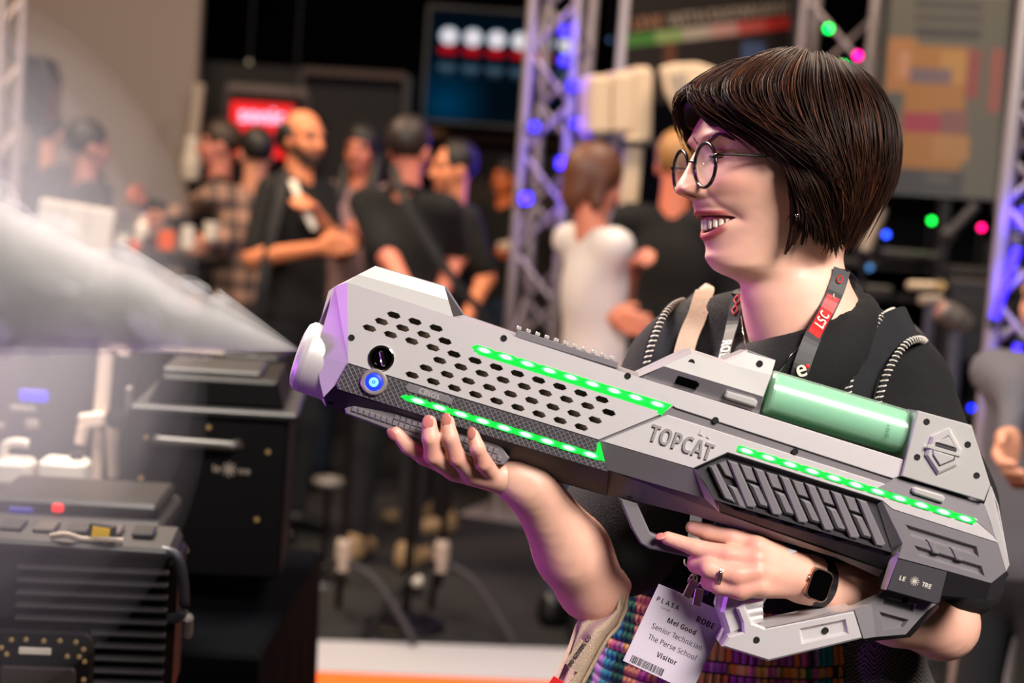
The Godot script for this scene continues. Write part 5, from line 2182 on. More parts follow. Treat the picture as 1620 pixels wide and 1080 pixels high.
	var stp := [W(1352,645,1.572), W(1357,612,1.574), W(1366,580,1.580), W(1383,550,1.588), W(1405,524,1.604), W(1428,512,1.632), W(1440,512,1.700), W(1430,540,1.780), W(1400,620,1.840)]
	st = MB.new()
	ribbon(st, Array(smooth_path(stp, 5)), 0.036, 0.006, (cz + cam_b * Vector3(0.35, 0.35, 0)).normalized())
	putw("shoulder_strap", st, M["navy webbing"], bp)
	for q in [[1338,640,1.590, 1343,605,1.592, 1350,575,1.597, 1362,545,1.606, 1382,515,1.620, 1400,497,1.645, 1412,492,1.69, 1404,500,1.75], [1384,655,1.585, 1391,625,1.588, 1402,592,1.592, 1418,562,1.602, 1437,541,1.620, 1456,537,1.652, 1465,548,1.70, 1462,575,1.76]]:
		var pp := []
		for i in range(0, q.size(), 3):
			pp.append(W(q[i], q[i + 1], q[i + 2] - (0.022 if q[i + 2] < 1.66 else 0.004)))
		piping(bp, smooth_path(pp, 14), 0.0036)
	var stl := [W(1040,600,1.650), W(1046,560,1.655), W(1060,520,1.668), W(1078,492,1.690), W(1095,480,1.73), W(1110,490,1.79), W(1120,600,1.85)]
	st = MB.new()
	ribbon(st, Array(smooth_path(stl, 5)), 0.036, 0.006, (cz + cam_b * Vector3(-0.35, 0.35, 0)).normalized())
	putw("shoulder_strap", st, M["navy webbing"], bp)
	var pl2 := []
	for q in [1020,590,1.650, 1026,560,1.653, 1036,530,1.660, 1050,500,1.676, 1066,482,1.705, 1080,476,1.745]:
		pl2.append(q)
	var pq := []
	for i in range(0, pl2.size(), 3):
		pq.append(W(pl2[i], pl2[i + 1], pl2[i + 2] - 0.006))
	piping(bp, smooth_path(pq, 14), 0.0034)
	var pk := MB.new()
	var bbk := bounds([W(1080, 500, 1.84), W(1430, 1100, 2.0)], 0.07)
	var pf := Field.new(bbk[0], bbk[1], 0.014, 60.0)
	for q in [[1130, 560], [1390, 580]]:
		pf.cap(W(q[0], q[1], 1.92), W(q[0] + 10, 980, 1.93), 0.07, 0.075)
	pf.cap(W(1250, 560, 1.93), W(1260, 990, 1.94), 0.09, 0.095)
	pf.into(pk)
	putw("pack_body", pk, M["herringbone cloth"], bp)
	var hb := MB.new()
	var hf := Field.new(W(1330, 1130, 1.82) - Vector3.ONE * 0.12, W(1440, 1000, 1.70) + Vector3.ONE * 0.12, 0.011, 70.0)
	hf.cap(W(1375, 1040, 1.70), W(1370, 1110, 1.72), 0.050, 0.055)
	hf.cap(W(1395, 1050, 1.70), W(1415, 1110, 1.74), 0.040, 0.05)
	hf.into(hb)
	putw("side_pocket", hb, M["herringbone cloth"], bp)
	# ---- tote bag over the shoulder
	var tb := thing("tote_bag", "beige cotton tote bag hanging from the woman's shoulder under her arm", "tote bag", W(940, 1000, 1.56))
	st = MB.new()
	var ts := [W(1075,600,1.632), W(1079,570,1.636), W(1090,530,1.650), W(1103,500,1.668), W(1112,470,1.70), W(1116,462,1.735), W(1110,500,1.79), W(1090,600,1.80)]
	ribbon(st, Array(smooth_path(ts, 5)), 0.021, 0.004, (cz + cam_b * Vector3(-0.2, 0.2, 0)).normalized())
	putw("strap", st, M["cotton beige"], tb)
	tote(tb)
	# ---- watch
	var wc := W(1295, 925, 1.472)
	var wx := (cam_b * Vector3(0.90, -0.38, -0.22)).normalized()
	var wnrm := (cam_b * Vector3(0.12, 0.10, 1)).normalized()
	var wy := wnrm.cross(wx).normalized()
	wnrm = wx.cross(wy)
	var wt := thing("smart_watch", "square smart watch with dark screen on the wrist at the grip", "watch", wc, Basis(wx, wy, wnrm))
	var rr2 := rounded_rect(0.0240, 0.0315, 0.0072, 6)
	var wm := MB.new()
	wm.prism(rr2, -0.0055, 0.0035, Transform3D(), 0.0012, 0.0012)
	put("case", wm.mesh(), M["rose gold"], wt)
	wm = MB.new()
	wm.prism(rounded_rect(0.0214, 0.0290, 0.0064, 6), 0.0030, 0.0042, Transform3D(), 0.0006)
	put("screen", wm.mesh(), M["black gloss"], wt)
	wm = MB.new()
	wm.lathe(v2([0.001, 0.002, 0.0032, 0.002, 0.0036, 0.001, 0.0036, -0.002]), Transform3D(Basis(Vector3(0, 1, 0), Vector3(-1, 0, 0), Vector3(0, 0, 1)), Vector3(-0.0120, 0.003, -0.001)), 20)
	put("crown", wm.mesh(), M["rose gold"], wt)
	wm = MB.new()
	var wl := W(1284, 918, 1.509)
	var wax := (W(1300, 922, 1.513) - W(1260, 911, 1.501)).normalized()
	var w1 := cz - wax * cz.dot(wax)
	w1 = w1.normalized()
	var w2 := wax.cross(w1)
	var rows := []
	for e in [-0.0095, 0.0095]:
		pass
	var bandp := []
	for i in 33:
		var a := TAU * i / 32
		bandp.append(wl + wax * 0.004 + w1 * cos(a) * 0.0255 + w2 * sin(a) * 0.0250)
	for i in 32:
		var o0: Vector3 = (bandp[i] - wl).normalized(); var o1: Vector3 = (bandp[i + 1] - wl).normalized()
		var e := wax * 0.0095
		wm.quad(bandp[i] - e, bandp[i + 1] - e, bandp[i + 1] + e, bandp[i] + e, o0)
		wm.quad(bandp[i] - e - o0 * 0.002, bandp[i + 1] - e - o1 * 0.002, bandp[i + 1] - e, bandp[i] - e, -wax)
		wm.quad(bandp[i] + e - o0 * 0.002, bandp[i + 1] + e - o1 * 0.002, bandp[i + 1] + e, bandp[i] + e, wax)
	putw("band", wm, M["black plastic"], wt)
	# ---- ring
	var rc := W(1141, 907, 1.4605)
	var rax := (W(1122, 899, 1.462) - W(1165, 909, 1.457)).normalized()
	var rg := thing("finger_ring", "silver ring with a small round stone on the ring finger", "ring", rc)
	var r1 := (cz - rax * cz.dot(rax)).normalized()
	var r2 := rax.cross(r1)
	for e in [-1, 1]:
		var rm := MB.new()
		var rp := PackedVector3Array()
		for i in 25:
			var a := TAU * i / 24
			rp.append((r1 * cos(a) + r2 * sin(a)) * 0.0108 + rax * 0.0012 * e)
		rm.tube(rp, [0.0009], 8)
		put("ring_band", rm.mesh(), M["chrome"], rg)
	var sm := SphereMesh.new()
	sm.radius = 0.0026
	sm.height = 0.0046
	sm.radial_segments = 12
	sm.rings = 6
	var so := put("stone", sm, M["chrome"], rg)
	so.position = r1 * 0.0118 + r2 * 0.002 + rax * 0.0008

func rounded_rect(w: float, h: float, r: float, n: int) -> PackedVector2Array:
	var p := PackedVector2Array()
	for c in 4:
		var cx := (w * 0.5 - r) * (1.0 if c == 0 or c == 3 else -1.0)
		var cy := (h * 0.5 - r) * (1.0 if c < 2 else -1.0)
		for i in n + 1:
			var a := PI * 0.5 * (c + float(i) / n)
			p.append(Vector2(cx + cos(a) * r, cy + sin(a) * r))
	return p

func piping(parent: Node3D, path: PackedVector3Array, r: float) -> void:
	# a round dark cord with white slanting stitches, each a short raised bar
	var mb := MB.new()
	mb.tube(path, [r], 8)
	putw("piping", mb, M["navy webbing"], parent)
	var wb := MB.new()
	var cz := cam_b * Vector3(0, 0, 1)
	var L := 0.0
	var next := 0.0
	for i in path.size() - 1:
		var seg := path[i + 1] - path[i]
		var len := seg.length()
		while next < L + len:
			var p := path[i] + seg * ((next - L) / len)
			var t := seg.normalized()
			var s := t.cross(cz).normalized()
			var o := s.cross(t).normalized()
			if o.dot(cz) < 0.0:
				o = -o
			for q in [-1.0, 1.0]:
				var a: Vector3 = p + o * r * 1.04 + s * 0.0002 * q
				var b: Vector3 = p + s * q * r * 0.98 + o * r * 0.45 + t * 0.0022 * q
				wb.tube(PackedVector3Array([a, (a + b) * 0.5 + (o + s * q).normalized() * r * 0.22, b]), [0.0010], 4)
			next += 0.0060
		L += len
	tag(putw("stitching", wb, M["off white"], parent), "", "", "", "stuff")

func tote(tb: Node3D) -> void:
	# soft flat bag seen edge on: an outline with folds, two cloth faces
	var front := []
	var rows := [
		# left edge px, right edge px, y, depth of the left edge, of the middle, of the right
		[982,884, 997,878, 1.585], [976,905, 994,903, 1.580], [969,938, 991,930, 1.575], [962,966, 988,962, 1.57], [938,975, 976,990, 1.565], [920,985, 962,1005, 1.56], [912,1000, 951,1022, 1.56], [902,1030, 935,1052, 1.56], [889,1060, 921,1078, 1.56], [876,1092, 905,1112, 1.56], [860,1140, 880,1180, 1.56]]
	for r in rows:
		var row := PackedVector3Array()
		for q in 9:
			var t := q / 8.0
			var d: float = r[4] + 0.012 * sin(t * PI * 2.0) * (1.0 - t) - 0.016 * sin(t * PI)
			row.append(W(lerpf(r[0], r[2], t), lerpf(r[1], r[3], t), d))
		front.append(row)
	var back := []
	for row in front:
		var b := PackedVector3Array()
		for p in row:
			b.append(p - cam_b * Vector3(0, 0, 0.035))
		back.append(b)
	var loop := []
	for i in front.size():
		var l := PackedVector3Array(front[i])
		var rb: PackedVector3Array = back[i]
		rb.reverse()
		l.append_array(rb)
		loop.append(l)
	var mb := MB.new()
	mb.grid(loop, true, true)
	putw("bag_cloth", mb, M["cotton beige"], tb)
	mb = MB.new()
	var hem := []
	for p in front:
		hem.append(p[8] + cam_b * Vector3(0.001, 0, 0.003))
	mb.tube(PackedVector3Array(hem), [0.0022], 6)
	putw("hem", mb, M["cotton beige"], tb)
	var lb := MB.new()
	var cz := cam_b * Vector3(0, 0, 1)
	ribbon(lb, [W(930, 1018, 1.540), W(915, 1040, 1.540), W(903, 1056, 1.540)], 0.0175, 0.001, cz)
	putw("fabric_label", lb, M["cotton beige"], tb)
	laid_text(tb, "label_lettering", "THE DO GOODS CO", 0.0040, M["print black"], W(912, 1037, 1.538), cam_b * Vector3(0.57, 0.82, 0), cz)
	lb = MB.new()
	ribbon(lb, [W(884, 1074, 1.542), W(872, 1092, 1.542)], 0.012, 0.003, cz)
	putw("red_tab", lb, M["label red"], tb)

# ---------------------------------------------------------------- people in the crowd
class CrowdPaint:
	var base := Color(0.5, 0.3, 0.2)
	var spots := []
	func at(p: Vector3, _n: Vector3) -> Color:
		var c := base
		for s in spots:
			var d: float = p.distance_to(s[0]) / s[1]
			if d < 1.0:
				c = c.lerp(s[2], clampf((1.0 - d) * 2.5, 0.0, 1.0))
		return c

func hand_field(f: Field, wrist: Vector3, dir: Vector3, palm_n: Vector3, curl: float, thumb_side: float) -> void:
	# palm, four bent fingers of different lengths and a thumb from the side of the palm
	var s := dir.cross(palm_n).normalized()
	var kn := wrist + dir * 0.085
	f.cap(wrist, wrist + dir * 0.03, 0.024, 0.026)
	for i in 4:
		var o := s * (i - 1.5) * 0.020
		var L: float = [0.072, 0.080, 0.075, 0.058][i]
		var a := kn + o
		f.cap(wrist + dir * 0.02 + o * 0.6, a, 0.016, 0.012)
		var d1 := (dir * cos(curl * 0.6) + palm_n * sin(curl * 0.6))
		var d2 := (dir * cos(curl * 1.6) + palm_n * sin(curl * 1.6))
		var b := a + d1 * L * 0.5
		f.cap(a, b, 0.0105, 0.0098)
		f.cap(b, b + d2 * L * 0.55, 0.0096, 0.0080)
	var tb := wrist + dir * 0.025 + s * 0.026 * thumb_side
	var td := (dir * 0.75 + s * 0.55 * thumb_side + palm_n * 0.4).normalized()
	f.cap(tb, tb + td * 0.04, 0.014, 0.0115)
	f.cap(tb + td * 0.04, tb + (td + dir * 0.4).normalized() * 0.072, 0.011, 0.009)

func crowd(label: String, hx: float, hy: float, d: float, yaw_deg: float, o: Dictionary, group := "") -> Node3D:
	var hp := W(hx, hy, d)
	var h := hp.y / 0.93
	var k := h / 1.75
	var yaw := deg_to_rad(yaw_deg)
	var lean: Vector2 = o.get("lean", Vector2.ZERO)
	var t := thing("person", label, "person", Vector3(hp.x, 0, hp.z) - Basis(Vector3.UP, yaw) * Vector3(lean.x, 0, lean.y), Basis(Vector3.UP, yaw), group)
	var inv := t.transform.affine_inverse()
	var LX := Vector3(lean.x, 0, lean.y)
	var wide: float = o.get("wide", 1.0)
	var skin_c: Color = o.get("skin", Color(0.80, 0.56, 0.45))
	var at := func(x: float, y: float, z: float) -> Vector3: return Vector3(x, y, z) * k + LX * clampf((y - 0.9) / 0.75, 0.0, 1.0)
	var cp := CrowdPaint.new()
	cp.base = skin_c.srgb_to_linear()
	var turn := deg_to_rad(o.get("turn", 0.0))
	var hb := Basis(Vector3.UP, turn)
	var nod: float = o.get("nod", 0.0)
	hb = hb * Basis(Vector3(1, 0, 0), deg_to_rad(nod))
	var hc: Vector3 = at.call(0, 1.63, 0.0)
	var hd := func(x: float, y: float, z: float) -> Vector3: return hc + hb * Vector3(x, y, z) * k
	# head, neck
	var mb := MB.new()
	var f := Field.new(hc - Vector3(0.17, 0.24, 0.18), hc + Vector3(0.17, 0.17, 0.18), 0.0085, 130.0)
	f.ell(hd.call(0, 0.03, -0.012), hb, Vector3(0.071, 0.088, 0.090) * k)
	f.ell(hd.call(0, -0.035, 0.030), hb, Vector3(0.054, 0.068, 0.058) * k)
	f.cap(hd.call(0, -0.088, 0.055), hd.call(0, -0.09, 0.06), 0.020 * k, 0.018 * k)
	f.cap(hd.call(0, 0.012, 0.084), hd.call(0, -0.028, 0.106), 0.008 * k, 0.013 * k)
	for s in [-1.0, 1.0]:
		f.cap(hd.call(0.015 * s, 0.030, 0.078), hd.call(0.045 * s, 0.030, 0.066), 0.010 * k, 0.009 * k)
		f.ell(hd.call(0.074 * s, -0.01, -0.008), hb, Vector3(0.010, 0.030, 0.019) * k)
		f.cap(hd.call(0.046 * s, -0.02, 0.055), hd.call(0.042 * s, -0.03, 0.055), 0.014 * k, 0.013 * k)
		cp.spots.append([hd.call(0.032 * s, 0.012, 0.078), 0.017 * k, Color(0.10, 0.06, 0.05)])
		cp.spots.append([hd.call(0.032 * s, 0.034, 0.082), 0.015 * k, Color(0.12, 0.07, 0.05)])
	cp.spots.append([hd.call(0, -0.060, 0.092), 0.022 * k, Color(0.45, 0.16, 0.14)])
	if o.get("beard", false):
		var bc: Color = o.get("beard_col", Color(0.06, 0.04, 0.035))
		for q in [[0, -0.095, 0.075, 0.045], [0.035, -0.08, 0.055, 0.042], [-0.035, -0.08, 0.055, 0.042], [0.055, -0.05, 0.025, 0.036], [-0.055, -0.05, 0.025, 0.036], [0.03, -0.042, 0.092, 0.018], [-0.03, -0.042, 0.092, 0.018]]:
			cp.spots.append([hd.call(q[0], q[1], q[2]), q[3] * k, bc])
	f.cap(hd.call(0, -0.06, -0.02), at.call(0, 1.44, -0.01), 0.052 * k, 0.060 * k)
	f.into(mb, cp)
	# rest of the body under the clothes, coarse
	f = Field.new(Vector3(-0.34, 0.0, -0.25) * k + LX.min(Vector3.ZERO), Vector3(0.34, 1.52, 0.25) * k + LX.max(Vector3.ZERO), 0.03, 50.0)
	f.ell(at.call(0, 1.24, 0), Basis(), Vector3(0.14, 0.20, 0.085) * k)
	f.ell(at.call(0, 1.0, 0), Basis(), Vector3(0.13, 0.17, 0.08) * k)
	for s in [-1.0, 1.0]:
		f.cap(at.call(0.09 * s, 0.90, 0), at.call(0.10 * s, 0.48, 0.01), 0.065 * k, 0.045 * k)
		f.cap(at.call(0.10 * s, 0.48, 0.01), at.call(0.11 * s, 0.09, -0.02), 0.042 * k, 0.032 * k)
	f.into(mb, cp)
	# arms: elbow and wrist in the person's own axes (x to their left, z ahead), or as picture pixels with a depth
	var arms := []
	for s in [1.0, -1.0]:
		var a: Array = o.get("arm_l" if s > 0.0 else "arm_r", [0.235 * s, 1.14, -0.03, 0.245 * s, 0.89, 0.05])
		var el: Vector3
		var wr: Vector3
		if a.size() == 7:
			el = inv * W(a[0], a[1], a[2]); wr = inv * W(a[3], a[4], a[5])
		else:
			el = at.call(a[0], a[1], a[2]); wr = at.call(a[3], a[4], a[5])
		var shd: Vector3 = at.call(0.175 * s * wide, 1.42, -0.01)
		arms.append([shd, el, wr, s])
		var bb := bounds([shd, el, wr, wr + (wr - el).normalized() * 0.2], 0.09)
		f = Field.new(bb[0], bb[1], 0.012, 110.0)
		f.cap(shd, el, 0.048 * k, 0.040 * k)
		f.cap(el, wr, 0.041 * k, 0.027 * k)
		f.into(mb, cp)
		var dir := (wr - el).normalized()
		var pn := Vector3(-s, 0.15, 0.1)
		pn = (pn - dir * pn.dot(dir)).normalized()
		bb = bounds([wr, wr + dir * 0.19], 0.06)
		f = Field.new(bb[0], bb[1], 0.0062, 300.0)
		hand_field(f, wr, dir, pn, o.get("curl", 0.7), 1.0 if dir.cross(pn).y > 0.0 else -1.0)
		f.into(mb, cp)
	put("body", mb.mesh(), M["plain skin"], t)
	# top
	var long_: bool = o.get("long", false)
	var pts := [at.call(-0.26, 0.86, -0.2), at.call(0.26, 1.54, 0.2)]
	for a in arms:
		pts.append(a[1])
		if long_:
			pts.append(a[2])
	var bb := bounds(pts, 0.09)
	f = Field.new(bb[0], bb[1], 0.0165, 55.0)
	f.ell(at.call(0, 1.26, 0.0), Basis(), Vector3(0.160 * wide, 0.195, 0.100 * wide) * k)
	f.ell(at.call(0, 1.05, 0.005), Basis(), Vector3(0.150 * wide, 0.20, 0.100 * wide) * k)
	f.ell(at.call(0, 0.92, 0.0), Basis(), Vector3(0.155 * wide, 0.10, 0.105 * wide) * k)
	f.cap(at.call(-0.13, 1.43, -0.01), at.call(0.13, 1.43, -0.01), 0.050 * k, 0.050 * k)
	for a in arms:
		var mid: Vector3 = a[0].lerp(a[1], 0.85)
		if long_:
			f.cap(a[0], a[1], 0.056 * k * wide, 0.050 * k)
			f.cap(a[1], a[1].lerp(a[2], 0.94), 0.050 * k, 0.036 * k)
		else:
			f.cap(a[0], mid, 0.056 * k, 0.056 * k)
	var tm := MB.new()
	f.into(tm)
	put(o.get("top_name", "t_shirt"), tm.mesh(), o["top"], t)
	# trousers
	f = Field.new(at.call(-0.26, 0.02, -0.2), at.call(0.26, 1.02, 0.2) + Vector3(0, 0.05, 0), 0.018, 55.0)
	f.ell(Vector3(0, 0.90, 0) * k, Basis(), Vector3(0.145, 0.12, 0.10) * k)
	var st: float = o.get("stride", 0.0)
	for s in [-1.0, 1.0]:
		f.cap(Vector3(0.085 * s, 0.86, 0) * k, Vector3(0.10 * s, 0.48, 0.015 + st * 0.5 * s) * k, 0.080 * k, 0.058 * k)
		f.cap(Vector3(0.10 * s, 0.48, 0.015 + st * 0.5 * s) * k, Vector3(0.115 * s, 0.10, -0.01 + st * s) * k, 0.056 * k, 0.048 * k)
	tm = MB.new()
	f.into(tm)
	put("trousers", tm.mesh(), o.get("bottom", cloth_mat("dark denim", Color(0.05, 0.055, 0.075))), t)
	for s in [-1.0, 1.0]:
		tm = MB.new()
		var an := Vector3(0.115 * s, 0.0, -0.02 + st * s) * k
		f = Field.new(an - Vector3(0.08, 0.02, 0.10), an + Vector3(0.08, 0.14, 0.26), 0.014, 110.0)
		f.cap(an + Vector3(0, 0.045, -0.02), an + Vector3(0.01 * s, 0.035, 0.16) * 1.0, 0.042, 0.032)
		f.cap(an + Vector3(0, 0.045, -0.01), an + Vector3(0, 0.085, -0.01), 0.043, 0.045)
		f.into(tm)
		put("shoe", tm.mesh(), o.get("shoes", M["black plastic"]), t)
	# hair
	var style: String = o.get("hair", "short")
	if style != "none":
		tm = MB.new()
		f = Field.new(hc - Vector3(0.19, 0.42, 0.22), hc + Vector3(0.19, 0.20, 0.18), 0.0095, 120.0)
		if style == "sides":
			for s in [-1.0, 1.0]:
				f.ell(hd.call(0.056 * s, 0.012, -0.040), hb, Vector3(0.034, 0.058, 0.066) * k)
			f.ell(hd.call(0, -0.002, -0.080), hb, Vector3(0.066, 0.066, 0.040) * k)
		else:
			f.ell(hd.call(0, 0.045, -0.018), hb, Vector3(0.083, 0.095, 0.102) * k)
			if style == "bob" or style == "long":
				f.ell(hd.call(0, 0.035, -0.030), hb, Vector3(0.092, 0.100, 0.105) * k)
				for s in [-1.0, 1.0]:
					f.cap(hd.call(0.068 * s, 0.02, -0.02), hd.call(0.070 * s, -0.075, -0.015), 0.030 * k, 0.026 * k)
				f.ell(hd.call(0, -0.035, -0.075), hb, Vector3(0.070, 0.085, 0.040) * k)
			if style == "long":
				for s in [-1.0, 0.0, 1.0]:
					f.cap(hd.call(0.05 * s, -0.04, -0.07), hd.call(0.06 * s, -0.30, -0.085), 0.040 * k, 0.030 * k)
				for s in [-1.0, 1.0]:
					f.cap(hd.call(0.07 * s, -0.04, -0.02), hd.call(0.080 * s, -0.30, 0.085), 0.034 * k, 0.036 * k)
			f.ell(hd.call(0, -0.045, 0.070), hb, Vector3(0.066, 0.092, 0.078) * k, -1.0)
			if style == "receding":
				f.ell(hd.call(0, 0.075, 0.085), hb, Vector3(0.060, 0.055, 0.058) * k, -1.0)
			if style == "short" or style == "receding":
				f.ell(hd.call(0, -0.11, -0.05), hb, Vector3(0.11, 0.075, 0.10) * k, -1.0)
				for s in [-1.0, 1.0]:
					f.ell(hd.call(0.085 * s, -0.035, 0.005), hb, Vector3(0.022, 0.045, 0.035) * k, -1.0)
		f.into(tm)
		put("hair", tm.mesh(), hair_mat(o.get("hair_col", Color(0.12, 0.08, 0.06))), t)
	if o.get("collar", false):
		tm = MB.new()
		var cpth := PackedVector3Array()
		for i in 17:
			var a := TAU * i / 16
			cpth.append(at.call(0.062 * sin(a), 1.475 + 0.015 * cos(a) * -1.0, 0.058 * cos(a) - 0.01))
		tm.tube(cpth, [0.018], 8)
		put("collar", tm.mesh(), o["top"], t)
	return t

func hair_mat(c: Color) -> StandardMaterial3D:
	var n := "hair %s" % c.to_html()
	if not M.has(n):
		mat(n, c, 0.55)
	return M[n]

func strap(called: String, label: String, category: String, pts: Array, w: float, m: Material, face: Vector3) -> Node3D:
	var p0: Vector3 = W(pts[0], pts[1], pts[2])
	var t := thing(called, label, category, p0)
	var pp := []
	for i in range(0, pts.size(), 3):
		pp.append(W(pts[i], pts[i + 1], pts[i + 2]))
	var mb := MB.new()
	ribbon(mb, Array(smooth_path(pp, 4)), w, 0.005, face)
	putw("band", mb, m, t)
	return t

func people() -> void:
	var black := cloth_mat("black jersey", Color(0.045, 0.042, 0.045))
	var navy := cloth_mat("navy jersey", Color(0.035, 0.04, 0.055))
	var white := cloth_mat("white jersey", Color(0.80, 0.77, 0.76))
	var plaid := mat("plaid flannel", Color(1, 1, 1), 0.9)
	var im := Image.create(64, 64, false, Image.FORMAT_RGB8)
	for y in 64:
		for x in 64:
			var a := 1 if (x % 32) < 15 else 0
			var b := 1 if (y % 32) < 15 else 0
			var c := Color(0.62, 0.48, 0.41).lerp(Color(0.12, 0.12, 0.14), 0.46 * (a + b))
			im.set_pixel(x, y, c)
	plaid.albedo_texture = ImageTexture.create_from_image(im)
	plaid.uv1_triplanar = true
	plaid.uv1_scale = Vector3.ONE * 5.5
	var jeans := cloth_mat("blue jeans", Color(0.10, 0.17, 0.27))
	var pale := cloth_mat("pale print", Color(0.52, 0.42, 0.43))
	var warm := Color(0.84, 0.52, 0.36)
	crowd("bald bearded man in black t-shirt with crossbody strap, forearm held out", 480, 222, 6.2, 62, {"top": black, "hair": "sides", "beard": true, "skin": warm, "hair_col": Color(0.05, 0.035, 0.03), "turn": -12.0,
		"arm_r": [402, 408, 6.0, 505, 392, 5.82, 0], "arm_l": [520, 372, 6.25, 497, 335, 6.05, 0], "wide": 1.08})
	crowd("man in grey and black plaid shirt seen from behind, leaning to the bar table", 404, 246, 7.0, 205, {"top": plaid, "long": true, "hair": "short", "hair_col": Color(0.07, 0.055, 0.05), "top_name": "plaid_shirt", "bottom": jeans,
		"arm_r": [345, 385, 6.9, 325, 390, 6.72, 0], "arm_l": [300, 330, 7.1, 255, 345, 6.95, 0], "wide": 1.12})
	crowd("brown-haired man in dark jacket looking left under the red sign", 346, 232, 7.6, -78, {"top": navy, "long": true, "hair": "short", "hair_col": Color(0.20, 0.14, 0.10), "top_name": "jacket", "skin": Color(0.76, 0.48, 0.42),
		"arm_r": [290, 350, 7.4, 225, 318, 7.1, 0]})
	crowd("dark-haired woman in a pale patterned top between two men in black", 573, 240, 7.2, -18, {"top": pale, "hair": "long", "hair_col": Color(0.055, 0.035, 0.03), "skin": Color(0.72, 0.42, 0.32),
		"arm_r": [540, 400, 7.0, 575, 372, 6.8, 0], "arm_l": [618, 395, 7.0, 585, 375, 6.8, 0], "bottom": jeans})
	crowd("man in dark polo shirt with camera strap, the back of his short-haired head showing", 648, 240, 5.8, 160, {"top": navy, "hair": "short", "hair_col": Color(0.14, 0.10, 0.085), "collar": true, "top_name": "polo_shirt", "skin": Color(0.80, 0.48, 0.40),
		"arm_l": [614, 405, 5.75, 655, 480, 5.55, 0], "arm_r": [722, 405, 5.95, 690, 480, 5.7, 0], "wide": 1.05, "shoes": M["tan leather"]})
	crowd("man with receding dark hair in black t-shirt, facing left beside the camera strap", 716, 270, 6.5, -62, {"top": black, "hair": "receding", "hair_col": Color(0.08, 0.055, 0.05), "skin": warm,
		"arm_l": [768, 440, 6.4, 738, 505, 6.25, 0], "shoes": M["tan leather"]})
	crowd("man in dark clothes far behind the purple-lit truss, holding white papers", 800, 284, 9.0, -35, {"top": black, "long": true, "hair": "short", "skin": Color(0.86, 0.45, 0.25), "bottom": jeans, "shoes": M["off white"],
		"arm_l": [840, 378, 8.9, 815, 392, 8.7, 0]})
	crowd("woman with brown bob in white t-shirt turned away to the right", 942, 292, 5.0, 118, {"top": white, "hair": "bob", "hair_col": Color(0.34, 0.19, 0.115), "skin": Color(0.80, 0.50, 0.40), "lean": Vector2(-0.02, -0.06), "nod": 14.0,
		"arm_r": [925, 485, 5.05, 968, 500, 4.95, 0], "arm_l": [985, 470, 5.3, 1000, 430, 5.15, 0], "bottom": jeans})
	crowd("blond person in wide black jacket standing right behind the woman with the fog gun", 1072, 264, 5.7, 168, {"top": black, "long": true, "hair": "short", "hair_col": Color(0.62, 0.45, 0.26), "arm_r": [-0.24, 1.14, 0.06, -0.06, 1.06, 0.24], "arm_l": [0.24, 1.14, 0.06, 0.06, 1.10, 0.24], "wide": 1.02, "top_name": "jacket", "skin": Color(0.85, 0.50, 0.38)})
	crowd("person in black top facing right in the haze before the pale wall", 140, 235, 6.8, 125, {"top": black, "long": true, "hair": "short", "hair_col": Color(0.05, 0.045, 0.045), "skin": Color(0.62, 0.42, 0.38), "wide": 1.15})
	crowd("broad person in dark clothes seen from behind at the left edge", 74, 212, 7.7, 172, {"top": navy, "long": true, "hair": "short", "hair_col": Color(0.05, 0.045, 0.045), "wide": 1.4, "top_name": "jacket"})
	crowd("person in grey sweater at the right edge with a lowered hand", 1665, 480, 3.3, -50, {"top": cloth_mat("grey knit", Color(0.34, 0.33, 0.36)), "long": true, "hair": "short", "top_name": "sweater",
		"arm_r": [1612, 618, 3.25, 1598, 690, 3.15, 0]})
	strap("camera_strap", "black strap crossing the back of the man in the dark polo shirt", "strap", [622, 262, 5.75, 634, 300, 5.58, 668, 365, 5.55, 716, 440, 5.55, 770, 505, 5.62, 800, 560, 5.7], 0.032, M["strap grey"], cam_b * Vector3(0, 0, 1))
	strap("bag_strap", "dark crossbody bag strap over the bald bearded man's chest", "strap", [452, 268, 6.15, 446, 300, 5.98, 434, 350, 5.93, 424, 400, 5.92, 414, 455, 5.92, 408, 500, 5.95], 0.042, M["strap grey"], cam_b * Vector3(0, 0, 1))
	strap("lanyard", "white and black lanyard on the bald bearded man", "lanyard", [462, 285, 6.02, 470, 305, 5.98, 484, 335, 5.97, 498, 362, 5.97], 0.028, M["off white"], cam_b * Vector3(0.3, 0, 1))
	var pp := thing("papers", "white papers in the hands of the man behind the truss", "papers", W(806, 388, 8.6), cam_b)
	var pm := MB.new()
	pm.box(Transform3D(Basis(Vector3(0, 0, 1), 0.15), Vector3.ZERO), Vector3(0.13, 0.05, 0.03), 0.004)
	put("sheets", pm.mesh(), M["off white"], pp)

# ---------------------------------------------------------------- the hall and its rigging
func wall_box(called: String, lo: Vector3, hi: Vector3, m: Material) -> MeshInstance3D:
	var mb := MB.new()
	mb.box(Transform3D(Basis(), (lo + hi) * 0.5 - (lo + hi) * 0.5), hi - lo, 0.004)
	var o := put(called, mb.mesh(), m)
	o.position = (lo + hi) * 0.5
	tag(o, "", "", "", "structure")
	return o

